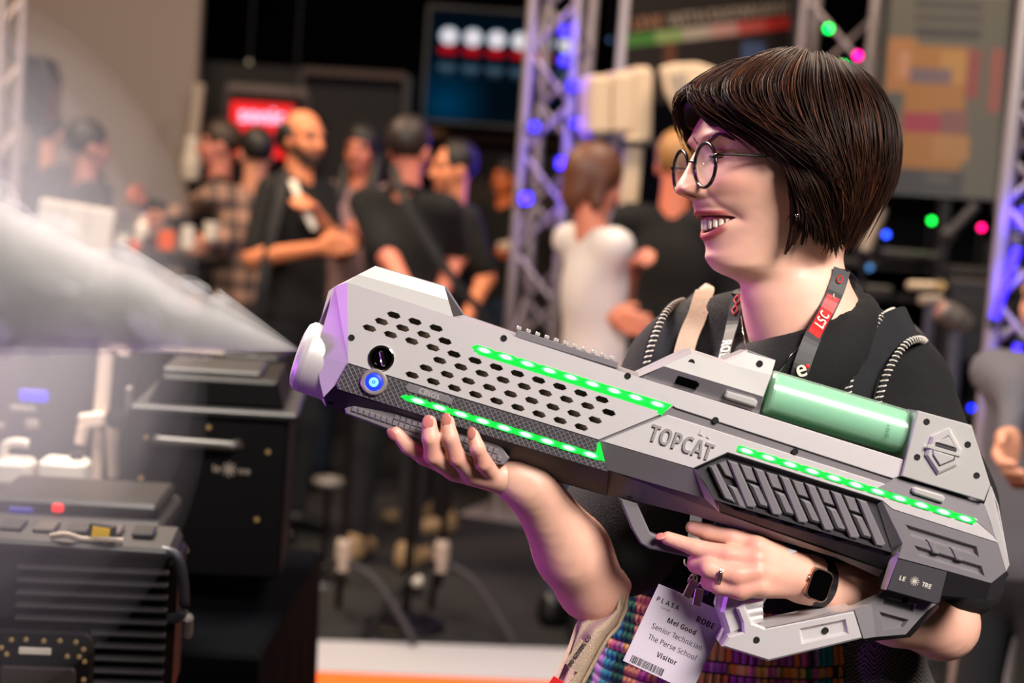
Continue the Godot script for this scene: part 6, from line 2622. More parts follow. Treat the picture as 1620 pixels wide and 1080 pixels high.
func floor_strip(called: String, corners: Array, m: Material, thick: float) -> void:
	var mb := MB.new()
	var p := []
	for c in corners:
		p.append(G(c[0], c[1]) + Vector3(0, thick, 0))
	mb.quad(p[0], p[1], p[2], p[3], Vector3.UP)
	for i in 4:
		var a: Vector3 = p[i]; var b: Vector3 = p[(i + 1) % 4]
		mb.quad(a, b, b - Vector3(0, thick, 0), a - Vector3(0, thick, 0), (a + b) * 0.5 - (p[0] + p[2]) * 0.5)
	tag(put(called, mb.mesh(), m), "", "", "", "structure")

func hall() -> void:
	wall_box("floor", Vector3(-8, -0.2, -12), Vector3(8, 0, 4), M["carpet"])
	wall_box("wall_back", Vector3(-8, 0, -11.7), Vector3(8, 5.6, -11.5), M["drape black"])
	wall_box("wall_left", Vector3(-8.2, 0, -11.7), Vector3(-8, 5.6, 4), M["hall grey"])
	wall_box("wall_right", Vector3(8, 0, -11.7), Vector3(8.2, 5.6, 4), M["hall grey"])
	wall_box("wall_front", Vector3(-8, 0, 4), Vector3(8, 5.6, 4.2), M["hall grey"])
	wall_box("ceiling", Vector3(-8.2, 5.6, -11.7), Vector3(8.2, 5.8, 4.2), M["hall grey"])
	floor_strip("floor_strip_white", [[300,1007], [1150,1036], [1150,1090], [300,1054]], M["vinyl white"], 0.004)
	floor_strip("floor_strip_orange", [[300,1056], [1150,1092], [1150,1300], [300,1250]], M["carpet orange"], 0.004)
	# pale partition on the left
	var a := V(26, 300, 8.6); var b := V(296, 300, 8.6)
	wall_box("wall_partition", Vector3(a.x - 0.6, 0, -8.7), Vector3(b.x + 0.02, 3.6, -8.6), M["partition"])
	for q in [[-0.55], [0.42]]:
		pass
	# dark exhibition booth with frames
	var c := V(305, 100, 8.9); var d := V(655, 100, 8.9)
	wall_box("wall_booth", Vector3(c.x, 0, -9.0), Vector3(d.x, c.y + 0.02, -8.9), M["booth dark"])
	var fr := thing("booth_gantry", "brown-grey metal gantry standing at the right of the booth wall", "gantry", Vector3(d.x - 0.3, 0, -8.85))
	var p1 := V(478, 112, 8.84); var p2 := V(645, 122, 8.84)
	bar(fr, "frame_bar", p1, p2, 0.05, M["frame brown"])
	bar(fr, "frame_bar", p2, Vector3(p2.x, 0.0, p2.z), 0.05, M["booth grey"])
	bar(fr, "frame_bar", p1, Vector3(p1.x, 0.0, p1.z), 0.04, M["booth grey"])
	var dr := thing("display_stand", "grey square metal stand framing the red sign", "stand", Vector3(V(420, 300, 8.7).x, 0, -8.7))
	var q1 := V(360, 138, 8.7); var q2 := V(488, 148, 8.7)
	bar(dr, "frame_bar", q1, q2, 0.055, M["booth light"])
	bar(dr, "frame_bar", q1, Vector3(q1.x, 0, q1.z), 0.045, M["booth grey"])
	bar(dr, "frame_bar", q2, Vector3(q2.x, 0, q2.z), 0.045, M["booth grey"])
	# red sign
	var sg := thing("red_sign", "glowing red sign with white lettering above the crowd", "sign", V(415, 200, 8.62))
	var mb := MB.new()
	mb.box(Transform3D(Basis(), Vector3(0, -0.02, 0)), Vector3(0.36, 0.30, 0.05), 0.008)
	put("sign_box", mb.mesh(), glow("sign red", Color(0.95, 0.06, 0.10), 0.9), sg)
	var lt := put("lettering", letters("sonic", 0.075, 0.012), glow("sign letters", Color(1.0, 0.80, 0.95), 1.3), sg)
	lt.position = Vector3(0.0, 0.055, 0.031)
	# pale lamp stand by the booth edge
	var ls := thing("banner_stand", "pale upright stand with a white bulb-shaped foot beside the booth wall", "stand", V(308, 330, 8.3))
	bar(ls, "upright", V(316, 132, 8.3), V(306, 220, 8.3), 0.055, M["warm grey"])
	mb = MB.new()
	mb.lathe(v2([0.01, -0.16, 0.05, -0.14, 0.055, -0.06, 0.038, 0.02, 0.04, 0.08, 0.01, 0.10]), Transform3D(Basis(), V(303, 242, 8.3) - V(308, 330, 8.3)), 20)
	put("white_shade", mb.mesh(), M["off white"], ls)
	bar(ls, "pole", V(303, 260, 8.3), Vector3(V(303, 260, 8.3).x, 0.02, -8.3), 0.03, M["black plastic"])
	# small round lamps
	for q in [[394, 98, 8.5], [464, 178, 8.4], [965, 63, 9.0]]:
		spot_ball(q[0], q[1], q[2], 0.012, Color(0.62, 0.55, 0.47) if q[0] < 900 else Color(0.30, 0.42, 0.60), 0.9, "tiny pale lamp above the red sign" if q[0] < 400 else ("tiny pale lamp beside the red sign" if q[0] < 900 else "tiny bluish lamp between the truss and the green and red stripe"), Vector3(0, 5.6 - W(q[0], q[1], q[2]).y, 0))
	# screen
	screen()
	# trusses
	truss("lighting_truss", "aluminium truss tower lit purple in the middle of the hall", [866, 0], [863, 380], 7.0, 0.215, 0.024)
	truss("lighting_truss", "aluminium truss tower above the woman's head with green and pink lamps", [1330, 40], [1314, 260], 7.4, 0.33, 0.024)
	truss("lighting_truss", "aluminium truss tower with violet tubes at the right edge", [1622, 330], [1590, 700], 4.2, 0.125, 0.021)
	truss("lighting_truss", "aluminium truss tower at the left edge before the pale partition", [2, 30], [-14, 290], 6.4, 0.13, 0.022)
	bar(thing("truss_pole", "single aluminium pole right of the speaker boxes' truss", "pole", G(980, 800)), "tube", V(992, -40, 7.2), Vector3(V(992, -40, 7.2).x, 0.0, -7.2), 0.045, M["aluminium"])
	for q in [[893, 48, 0], [893, 95, 0], [890, 258, 1], [832, 314, 1], [845, 200, 0], [905, 135, 0], [912, 195, 0]]:
		truss_lamp(q[0], q[1], 6.75, q[2])
	for q in [[1311, 45, Color(0.0, 1.0, 0.35)], [1334, 104, Color(0.0, 1.0, 0.35)], [1357, 88, Color(1.0, 0.0, 0.55)]]:
		spot_ball(q[0], q[1], 7.0, 0.016, q[2], 7.0, "small %s lamp on the truss over the woman's head%s" % ["pink" if q[2].r > 0.5 else "green", ", the upper one" if q[1] == 45 else (", just above her hair" if q[1] == 104 else "")], Vector3(0.02, 0, -0.3))
	for q in [[1402, 371, Color(0.12, 0.28, 1.0), "blue"], [1474, 349, Color(0.0, 0.95, 0.25), "green"], [1553, 360, Color(1.0, 0.0, 0.42), "pink-red"], [1376, 423, Color(0.25, 0.50, 0.75), "pale blue"]]:
		spot_ball(q[0], q[1], 5.82, 0.0115, q[2], 6.0 if q[3] != "pale blue" else 1.5, "round %s indicator lamp in the dark equipment rack at right" % q[3], Vector3(0, 1.32 - W(q[0], q[1], 5.82).y, 0))
	spot_ball(1537, 645, 4.6, 0.0085, Color(0.02, 0.12, 1.0), 6.0, "deep blue indicator lamp beside the woman's sleeve at right", Vector3(0, -W(1537, 645, 4.6).y, 0))
	spot_ball(1612, 735, 4.0, 0.0075, Color(1.0, 0.0, 0.5), 8.0, "magenta indicator lamp at the right edge below the lowered hand", Vector3(0, -W(1612, 735, 4.0).y, 0))
	for q in [[1610, 392, 1572, 505, "upper"], [1612, 545, 1578, 650, "middle"], [1620, 330, 1612, 360, "uppermost"]]:
		violet_tube(q)
	speakers()
	banner()
	poster()
	rack()
	left_gear()
	bar_table()
	stands()

func bar(parent: Node3D, called: String, a: Vector3, b: Vector3, w: float, m: Material) -> MeshInstance3D:
	# square bar with eased edges between two world points
	var mb := MB.new()
	var y := (b - a).normalized()
	var x := y.cross(Vector3(0, 0, 1) if absf(y.z) < 0.9 else Vector3.UP).normalized()
	mb.box(Transform3D(Basis(x, y, x.cross(y)), (a + b) * 0.5), Vector3(w, a.distance_to(b), w), w * 0.15)
	return putw(called, mb, m, parent)

func rod(mb: MB, a: Vector3, b: Vector3, r: float, sides := 10) -> void:
	mb.tube(PackedVector3Array([a, b]), [r], sides)

func spot_ball(px: float, py: float, d: float, r: float, col: Color, e: float, label: String, mount := Vector3.ZERO) -> void:
	var t := thing("indicator_lamp", label, "lamp", W(px, py, d), cam_b)
	if mount != Vector3.ZERO:
		var sm := MB.new()
		var st := t.position + cam_b * Vector3(0, 0, -r * 2.0)
		rod(sm, st, st + mount, 0.004, 8)
		putw("mounting_rod", sm, M["black plastic"], t)
	var k := "dot %s" % col.to_html()
	if not M.has(k):
		glow(k, col, e)
	var s := SphereMesh.new()
	s.radius = r
	s.height = r * 2.0
	s.radial_segments = 16
	s.rings = 8
	put("bulb", s, M[k], t)
	var mb := MB.new()
	mb.lathe(v2([r * 1.1, 0.0, r * 1.25, 0.0, r * 1.25, -r * 2.0, 0.001, -r * 2.0]), Transform3D(Basis(Vector3(1, 0, 0), Vector3(0, 0, 1), Vector3(0, -1, 0)), Vector3.ZERO), 16)
	put("holder", mb.mesh(), M["black plastic"], t)
	var l := OmniLight3D.new()
	l.name = "lamp_glow"
	l.light_color = col
	l.light_energy = 0.0006 * e
	l.light_size = r
	l.omni_range = 20.0
	l.omni_attenuation = 2.0
	l.shadow_enabled = true
	l.position = Vector3(0, 0, r * 0.5)
	t.add_child(l, true)

func truss(called: String, label: String, top: Array, bot: Array, d: float, w: float, r: float) -> void:
	# four chords, rungs and diagonals, standing on the floor
	var foot := W(bot[0], bot[1], d)
	var t := thing(called, label, "truss", Vector3(foot.x, 0, foot.z))
	var H := 4.6
	var turn := 0.35
	var cs := []
	for q in 4:
		var a := turn + PI * 0.25 + PI * 0.5 * q
		cs.append(Vector3(cos(a), 0, sin(a)) * w * 0.7071)
	for q in 4:
		var mb := MB.new()
		rod(mb, cs[q], cs[q] + Vector3(0, H, 0), r, 12)
		put("chord", mb.mesh(), M["aluminium"], t)
	var step := w * 1.05
	var n := int(H / step)
	for q in 4:
		var a: Vector3 = cs[q]; var b: Vector3 = cs[(q + 1) % 4]
		for i in n:
			var y := i * step + 0.1
			var mb := MB.new()
			if (i + q) % 2 == 0:
				rod(mb, a + Vector3(0, y, 0), b + Vector3(0, y + step, 0), r * 0.5, 8)
			else:
				rod(mb, b + Vector3(0, y, 0), a + Vector3(0, y + step, 0), r * 0.5, 8)
			put("diagonal_brace", mb.mesh(), M["aluminium"], t)
	var mb2 := MB.new()
	mb2.box(Transform3D(Basis(Vector3.UP, -turn), Vector3(0, 0.006, 0)), Vector3(w * 2.2, 0.012, w * 2.2), 0.003)
	put("base_plate", mb2.mesh(), M["aluminium"], t)

func truss_lamp(px: float, py: float, d: float, bright: int) -> void:
	var where := "with a dim face near the top" if bright == 0 else "shining violet"
	var names := {"893_48": "topmost", "893_95": "second from the top", "905_135": "third from the top on the right chord", "912_195": "fourth from the top on the right chord", "845_200": "upper one on the left chord", "890_258": "lowest one on the right chord", "832_314": "lowest one on the left chord"}
	var t := thing("truss_lamp", "small violet lamp on the middle truss, %s" % names["%d_%d" % [px, py]], "stage light", W(px, py, d), cam_b)
	var mb := MB.new()
	mb.box(Transform3D(Basis(), Vector3(0, 0, -0.03)), Vector3(0.075, 0.06, 0.05), 0.008)
	put("housing", mb.mesh(), M["black plastic"], t)
	mb = MB.new()
	mb.box(Transform3D(Basis(), Vector3(0, 0, -0.002)), Vector3(0.05, 0.045, 0.008), 0.003)
	put("face", mb.mesh(), M["violet glow"] if bright else M["violet dim"], t)
	var l := OmniLight3D.new()
	l.name = "lamp_glow"
	l.light_color = Color(0.30, 0.18, 1.0)
	l.light_energy = 0.06 if bright else 0.03
	l.light_size = 0.03
	l.omni_range = 20.0
	l.omni_attenuation = 2.0
	l.shadow_enabled = true
	l.position = Vector3(0, 0, 0.03)
	t.add_child(l, true)

func violet_tube(q: Array) -> void:
	var a := W(q[0], q[1], 4.1); var b := W(q[2], q[3], 4.1)
	var t := thing("light_tube", "slanting violet light tube on the right truss, the %s one" % q[4], "light tube", (a + b) * 0.5)
	var mb := MB.new()
	rod(mb, a, b, 0.013, 14)
	putw("tube", mb, M["violet glow"], t)
	mb = MB.new()
	var e := (b - a).normalized() * 0.02
	rod(mb, a - e, a, 0.015, 14)
	putw("end_cap", mb, M["black plastic"], t)
	mb = MB.new()
	rod(mb, b, b + e, 0.015, 14)
	putw("end_cap", mb, M["black plastic"], t)
	var l := OmniLight3D.new()
	l.name = "tube_glow"
	l.light_color = Color(0.30, 0.18, 1.0)
	l.light_energy = 0.03
	l.light_size = 0.05
	l.omni_range = 20.0
	l.omni_attenuation = 2.0
	l.shadow_enabled = true
	l.position = Vector3(-0.03, 0, 0.06)
	t.add_child(l, true)

func screen() -> void:
	var a := V(682, 12, 9.2); var b := V(682, 188, 9.2); var c := V(930, 30, 9.2)
	var w := c.x - a.x; var h := a.y - b.y
	var t := thing("wall_screen", "large dark teal wall screen showing a row of white discs with red tags", "screen", Vector3((a.x + c.x) * 0.5, (a.y + b.y) * 0.5, -9.2))
	var mb := MB.new()
	mb.box(Transform3D(Basis(), Vector3(0, 0, -0.03)), Vector3(w + 0.06, h + 0.06, 0.05), 0.01)
	put("frame", mb.mesh(), M["black plastic"], t)
	var im := Image.create(256, 192, false, Image.FORMAT_RGB8)
	for y in 192:
		for x in 256:
			var v := 0.5 + 0.5 * sin(x * 0.012 + y * 0.02)
			im.set_pixel(x, y, Color(0.01, 0.035 + 0.04 * v * (y / 192.0), 0.065 + 0.07 * v * (y / 192.0)).lerp(Color(0.0, 0.19, 0.30), maxf(0.0, 1.0 - Vector2(x - 35, y - 165).length() / 80.0)))
	for k in 6:
		var cx := 32 + 39 * k
		for y in range(30, 62):
			for x in range(cx - 15, cx + 16):
				if Vector2(x - cx, y - 46).length() < 14.0 and x < 256:
					im.set_pixel(x, y, Color(0.85, 0.82, 0.84))
				elif Vector2(x - cx, y - 46).length() < 15.5 and x < 256:
					im.set_pixel(x, y, Color(0.45, 0.62, 0.72))
		im.fill_rect(Rect2i(cx - 14, 64, 28, 13), Color(0.62, 0.03, 0.07))
		im.fill_rect(Rect2i(cx - 14, 94, 28, 12), Color(0.20, 0.28, 0.34))
		im.fill_rect(Rect2i(cx - 10, 108, 20, 5), Color(0.12, 0.18, 0.22))
	var sm := mat("screen picture", Color(0, 0, 0), 0.9)
	sm.metallic_specular = 0.05
	sm.emission_enabled = true
	sm.emission = Color(0, 0, 0)
	sm.emission_texture = ImageTexture.create_from_image(im)
	sm.emission_energy_multiplier = 1.0
	mb = MB.new()
	mb.quad(Vector3(-w / 2, -h / 2, 0), Vector3(w / 2, -h / 2, 0), Vector3(w / 2, h / 2, 0), Vector3(-w / 2, h / 2, 0), Vector3(0, 0, 1))
	put("picture", mb.mesh(), sm, t)
	var l := AreaLight3D.new()
	l.name = "screen_light"
	l.area_size = Vector2(w, h)
	l.light_energy = 0.15
	l.light_color = Color(0.4, 0.6, 0.75)
	l.shadow_enabled = true
	l.position = Vector3(0, 0, 0.02)
	l.rotation.y = PI
	t.add_child(l, true)
	var sh := thing("counter_ledge", "wooden light-brown ledge under the wall screen", "ledge", V(760, 225, 9.7))
	mb = MB.new()
	var l0 := V(680, 210, 9.7); var l1 := V(935, 232, 9.7)
	mb.box(Transform3D(Basis(), (l0 + l1) * 0.5), Vector3(l1.x - l0.x, 0.05, 0.25), 0.01)
	putw("board", mb, M["warm wood"], sh)
	mb = MB.new()
	mb.box(Transform3D(Basis(), Vector3((l0.x + l1.x) * 0.5, l0.y * 0.5 - 0.05, -9.75)), Vector3(l1.x - l0.x - 0.04, l0.y - 0.05, 0.12), 0.01)
	putw("front_panel", mb, M["brown panel"], sh)

func speakers() -> void:
	# a hung line of white loudspeaker boxes and a pole
	for q in [[940, 168, 0.115, 0.26, "left box of the white loudspeaker group"], [976, 165, 0.125, 0.27, "middle box of the white loudspeaker group"], [1006, 168, 0.11, 0.33, "right box of the white loudspeaker group, over its pole"]]:
		var t := thing("loudspeaker", q[4], "loudspeaker", W(q[0], q[1], 6.6), Basis(Vector3.UP, 0.25))
		var mb := MB.new()
		mb.box(Transform3D(Basis(Vector3(0, 0, 1), 0.06), Vector3.ZERO), Vector3(q[2] * 0.80, q[3], 0.2), 0.02)
		put("cabinet", mb.mesh(), M["ivory"], t)
		mb = MB.new()
		mb.box(Transform3D(Basis(Vector3(0, 0, 1), 0.06), Vector3(0, 0, 0.1)), Vector3(q[2] * 0.7, q[3] * 0.86, 0.012), 0.004)
		put("grille", mb.mesh(), M["ivory"], t)
	var p := thing("speaker_pole", "white pole under the white loudspeaker group", "pole", G(985, 760))
	bar(p, "pole", V(1003, 215, 6.6), Vector3(V(1003, 215, 6.6).x - 0.02, 0.02, -6.6), 0.085, M["ivory"])
	var ca := MB.new()
	ca.box(Transform3D(Basis(), V(1000, 222, 6.6) + Vector3(0, -0.01, 0)), Vector3(0.36, 0.018, 0.2), 0.004)
	putw("bracket", ca, M["dark brown"], p)
	var t := thing("loudspeaker", "white rounded loudspeaker horn left of the woman's forehead", "loudspeaker", W(1090, 160, 6.4), Basis(Vector3.UP, -0.2))
	var mb := MB.new()
	mb.prism(gpx([1040,112, 1062,104, 1100,101, 1132,110, 1128,172, 1104,190, 1076,186, 1052,150], 1090, 160, 6.4), -0.12, 0.06, Transform3D(), 0.015, 0.01)
	put("cabinet", mb.mesh(), M["ivory"], t)
	mb = MB.new()
	mb.prism(gpx([1056,122, 1084,116, 1096,178, 1076,178], 1090, 160, 6.4), 0.05, 0.066, Transform3D(), 0.006)
	put("horn_panel", mb.mesh(), M["warm grey"], t)
	mb = MB.new()
	rod(mb, Vector3(-0.02, -0.07, -0.03), Vector3(-0.05, -1.6, -0.03), 0.016)
	put("stand_pole", mb.mesh(), M["black plastic"], t)
	var dk := thing("loudspeaker", "tall black loudspeaker stack between the white boxes and the horn", "loudspeaker", V(1035, 300, 7.0))
	mb = MB.new()
	mb.box(Transform3D(Basis(), Vector3(0, -0.15, -0.2)), Vector3(0.17, 1.1, 0.3), 0.015)
	put("cabinet", mb.mesh(), M["drape black"], dk)
	mb = MB.new()
	rod(mb, Vector3(0, -0.7, -0.2), Vector3(0, -V(1035, 300, 7.0).y, -0.2), 0.03)
	put("stand_pole", mb.mesh(), M["black plastic"], dk)

func gpx(a: Array, cx: float, cy: float, d: float) -> PackedVector2Array:
	var r := PackedVector2Array()
	for i in range(0, a.size(), 2):
		r.append(Vector2((a[i] - cx) * d / FP, -(a[i + 1] - cy) * d / FP))
	return r

func banner() -> void:
	var t := thing("hanging_banner", "brown fabric banner with white words over a green, white and red stripe", "banner", W(1125, 20, 8.2), cam_b * Basis(Vector3.UP, 0.25))
	var mb := MB.new()
	mb.box(Transform3D(), Vector3(1.02, 1.0, 0.02), 0.004)
	var cl := put("fabric", mb.mesh(), M["banner brown"], t)
	cl.position = Vector3(0, -0.02, 0)
	var rot := Basis(Vector3(0, 0, 1), deg_to_rad(9.0))
	var stops := [Color(0.06, 0.30, 0.10), Color(0.40, 0.62, 0.22), Color(0.62, 0.60, 0.52), Color(0.70, 0.64, 0.62), Color(0.74, 0.45, 0.42), Color(0.72, 0.16, 0.14), Color(0.66, 0.08, 0.08)]
	for i in 6:
		mb = MB.new()
		mb.box(Transform3D(rot, rot * Vector3(-0.40 + 0.16 * i, 0.0, 0) + Vector3(-0.01, -0.105, 0.014)), Vector3(0.162, 0.068, 0.008), 0.0)
		put("stripe_band", mb.mesh(), mat("stripe %d" % i, stops[i].lerp(stops[i + 1], 0.5), 0.7), t)
	var xs := [-0.36, -0.13, 0.12, 0.36]
	var wd := ["LIVE", "WITH", "SHOW", "AUDIO"]
	for i in 4:
		var o := put("lettering", letters(wd[i], 0.062, 0.004), M["warm grey"] if i else M["banner tan"], t)
		o.transform = Transform3D(rot, rot * Vector3(xs[i], 0.085, 0) + Vector3(0, -0.105, 0.014))
	mb = MB.new()
	mb.box(Transform3D(Basis(), Vector3(0.24, -0.30, 0.012)), Vector3(0.13, 0.30, 0.006), 0.0)
	put("blue_panel", mb.mesh(), mat("banner blue", Color(0.25, 0.33, 0.50), 0.7), t)
	mb = MB.new()
	mb.box(Transform3D(Basis(), Vector3(-0.24, -0.30, 0.012)), Vector3(0.07, 0.30, 0.006), 0.0)
	put("brown_panel", mb.mesh(), mat("banner rust", Color(0.36, 0.19, 0.10), 0.7), t)
	var fr := thing("banner_upright", "black upright pole at the right end of the brown banner", "pole", G(1250, 760))
	bar(fr, "post", V(1262, -30, 8.05), Vector3(V(1255, 400, 8.05).x, 0, -8.05), 0.06, M["black plastic"])

func poster() -> void:
	var t := thing("poster_screen", "tall olive and yellow poster panel with magenta bands behind the woman's hair", "poster", W(1492, 140, 6.2), cam_b * Basis(Vector3(0, 0, 1), deg_to_rad(-4.5)) * Basis(Vector3.UP, -0.15))
	var mb := MB.new()
	mb.box(Transform3D(Basis(), Vector3(0, 0.03, -0.03)), Vector3(0.53, 0.95, 0.04), 0.005)
	put("backing", mb.mesh(), M["black plastic"], t)
	var im := Image.create(192, 320, false, Image.FORMAT_RGB8)
	im.fill(Color(0.30, 0.29, 0.24))
	var R := [[0, 26, 192, 10, Color(0.50, 0.47, 0.40)], [40, 46, 110, 10, Color(0.14, 0.12, 0.12)], [40, 64, 112, 12, Color(0.20, 0.18, 0.17)], [44, 84, 106, 14, Color(0.12, 0.10, 0.10)], [2, 100, 46, 78, Color(0.58, 0.38, 0.17)], [34, 110, 100, 180, Color(0.55, 0.36, 0.09)], [90, 116, 44, 46, Color(0.60, 0.44, 0.19)],
		[20, 118, 20, 40, Color(0.64, 0.45, 0.33)], [40, 142, 68, 22, Color(0.36, 0.29, 0.33)], [132, 112, 22, 70, Color(0.46, 0.17, 0.16)], [170, 110, 20, 90, Color(0.50, 0.24, 0.20)], [36, 206, 60, 28, Color(0.52, 0.04, 0.20)], [96, 200, 44, 34, Color(0.42, 0.24, 0.24)], [86, 236, 60, 36, Color(0.58, 0.40, 0.20)], [0, 178, 34, 30, Color(0.22, 0.25, 0.24)],
		[30, 286, 110, 34, Color(0.13, 0.14, 0.17)], [80, 292, 40, 12, Color(0.25, 0.25, 0.24)]]
	for q in R:
		im.fill_rect(Rect2i(q[0], q[1], q[2], q[3]), q[4])
	var pm := mat("poster print", Color(0.85, 0.85, 0.85), 0.5)
	pm.albedo_texture = ImageTexture.create_from_image(im)
	mb = MB.new()
	mb.quad(Vector3(-0.235, -0.43, -0.008), Vector3(0.235, -0.43, -0.008), Vector3(0.235, 0.49, -0.008), Vector3(-0.235, 0.49, -0.008), Vector3(0, 0, 1))
	put("print", mb.mesh(), pm, t)
	mb = MB.new()
	rod(mb, Vector3(0.25, 0.55, -0.02), Vector3(0.25, -0.5, -0.02), 0.014)
	rod(mb, Vector3(-0.25, 0.55, -0.02), Vector3(-0.25, -0.5, -0.02), 0.014)
	put("side_posts", mb.mesh(), M["black plastic"], t)
	var sp := thing("poster_stand", "black stand holding up the olive and yellow poster panel", "stand", G(1500, 900))
	var top := W(1500, 270, 6.24)
	bar(sp, "post", top, Vector3(top.x, 0.0, top.z), 0.05, M["black plastic"])

func rack() -> void:
	# shelving with stacked dark show equipment
	var a := W(1320, 330, 5.9); var b := W(1572, 640, 5.9)
	var t := thing("equipment_rack", "tall black rack of show equipment behind the woman's right shoulder", "rack", Vector3((a.x + b.x) * 0.5, 0, a.z))
	var w := b.x - a.x + 0.1
	for y in [0.25, 0.75, 1.19, 1.31]:
		var mb := MB.new()
		mb.box(Transform3D(Basis(), Vector3(0, y, -0.15)), Vector3(w, 0.03, 0.45), 0.004)
		put("shelf", mb.mesh(), M["rack brown"], t)
	for s in [-1, 1]:
		for z in [-0.36, 0.06]:
			var mb := MB.new()
			mb.box(Transform3D(Basis(), Vector3(w * 0.5 * s, 0.72, z)), Vector3(0.04, 1.44, 0.04), 0.005)
			put("upright", mb.mesh(), M["black plastic"], t)
	var back := MB.new()
	back.box(Transform3D(Basis(), Vector3(0, 0.75, -0.40)), Vector3(w, 1.5, 0.02), 0.003)
	put("back_panel", back.mesh(), M["drape black"], t)
	# things on and in front of it
	var gear := [
		[1362, 462, 5.9, 0.20, 0.07, "flat black amplifier on the upper rack shelf", "amplifier"], [1350, 520, 5.9, 0.16, 0.06, "black control box under the amplifier in the rack", "control box"],
		[1525, 505, 5.62, 0.20, 0.30, "large dark violet case at the right of the rack", "case"], [1430, 405, 5.9, 0.24, 0.05, "thin black tray on top of the rack", "tray"]]
	for g in gear:
		var o := thing(String(g[6]).replace(" ", "_"), g[5], g[6], W(g[0], g[1], g[2]), Basis())
		var mb := MB.new()
		mb.box(Transform3D(), Vector3(g[3], g[4], 0.24), 0.01)
		put("housing", mb.mesh(), M["case violet"] if g[6] == "case" else M["black plastic"], o)
		mb = MB.new()
		mb.box(Transform3D(Basis(), Vector3(0, g[4] * 0.1, 0.122)), Vector3(g[3] * 0.8, g[4] * 0.35, 0.006), 0.002)
		put("front_plate", mb.mesh(), M["rack brown"], o)
	var sp := thing("flood_light", "cream strip light with a round end lamp on the rack", "stage light", W(1462, 452, 5.5), cam_b)
	var mb := MB.new()
	mb.box(Transform3D(Basis(Vector3(0, 0, 1), -0.03), Vector3(-0.01, 0, 0)), Vector3(0.105, 0.030, 0.05), 0.01)
	put("bar_body", mb.mesh(), M["ivory"], sp)
	mb = MB.new()
	mb.lathe(v2([0.001, 0.0, 0.016, 0.0, 0.018, -0.01, 0.018, -0.05]), Transform3D(Basis(Vector3(1, 0, 0), Vector3(0, 0, 1), Vector3(0, -1, 0)), Vector3(0.055, -0.001, 0.03)), 18)
	put("end_lamp", mb.mesh(), M["gold"], sp)
	for q in [[1395, 330, 1368, 400, "pale grey", "warm grey", 0.024], [1545, 325, 1500, 372, "dull grey", "booth grey", 0.02]]:
		var r := thing("lighting_clamp", "%s metal lighting clamp slanting over the rack" % q[4], "clamp", W(q[0], q[1], 5.5))
		mb = MB.new()
		rod(mb, W(q[0], q[1], 5.5), W(q[2], q[3], 5.5), q[6])
		putw("arm", mb, M[q[5]], r)
		mb = MB.new()
		rod(mb, W(q[2] - 4, q[3] + 6, 5.5), W(q[2] + 4, q[3] - 6, 5.52), q[6] * 1.4)
		putw("jaw", mb, M["booth grey"], r)
		mb = MB.new()
		rod(mb, W(q[2], q[3], 5.52), Vector3(W(q[2], q[3], 5.52).x, 0, W(q[2], q[3], 5.52).z), 0.012)
		putw("support_pole", mb, M["black plastic"], r)
	var hd := thing("moving_head", "grey moving-head stage light on a post beside the woman's sleeve", "stage light", W(1512, 505, 5.0), cam_b)
	mb = MB.new()
	mb.lathe(v2([0.001, -0.05, 0.035, -0.045, 0.045, 0.0, 0.04, 0.05, 0.03, 0.06, 0.001, 0.062]), Transform3D(Basis(Vector3(0, 0, 1), 1.0), Vector3(0.0, 0, 0)), 24)
	put("head", mb.mesh(), M["alloy grey"], hd)
	mb = MB.new()
	mb.lathe(v2([0.03, 0.06, 0.026, 0.068, 0.001, 0.07]), Transform3D(Basis(Vector3(0, 0, 1), 1.0), Vector3.ZERO), 24)
	put("lens", mb.mesh(), M["pinkish glass"], hd)
	mb = MB.new()
	rod(mb, hd.position + Vector3(0.01, -0.03, 0), Vector3(hd.position.x + 0.01, 0, hd.position.z), 0.026)
	putw("yoke", mb, M["blue grey"], hd)
	var hp := thing("lamp_stand", "pale grey upright lamp body between the strip light and the woman's shoulder", "stage light", W(1473, 505, 5.2), cam_b)
	mb = MB.new()
	rod(mb, hp.position + Vector3(0, 0.05, 0), Vector3(hp.position.x, 0, hp.position.z), 0.024, 14)
	putw("column", mb, M["blue grey"], hp)
	mb = MB.new()
	mb.box(Transform3D(Basis(), Vector3(0, 0.065, 0)), Vector3(0.08, 0.035, 0.06), 0.01)
	put("head", mb.mesh(), M["warm grey"], hp)

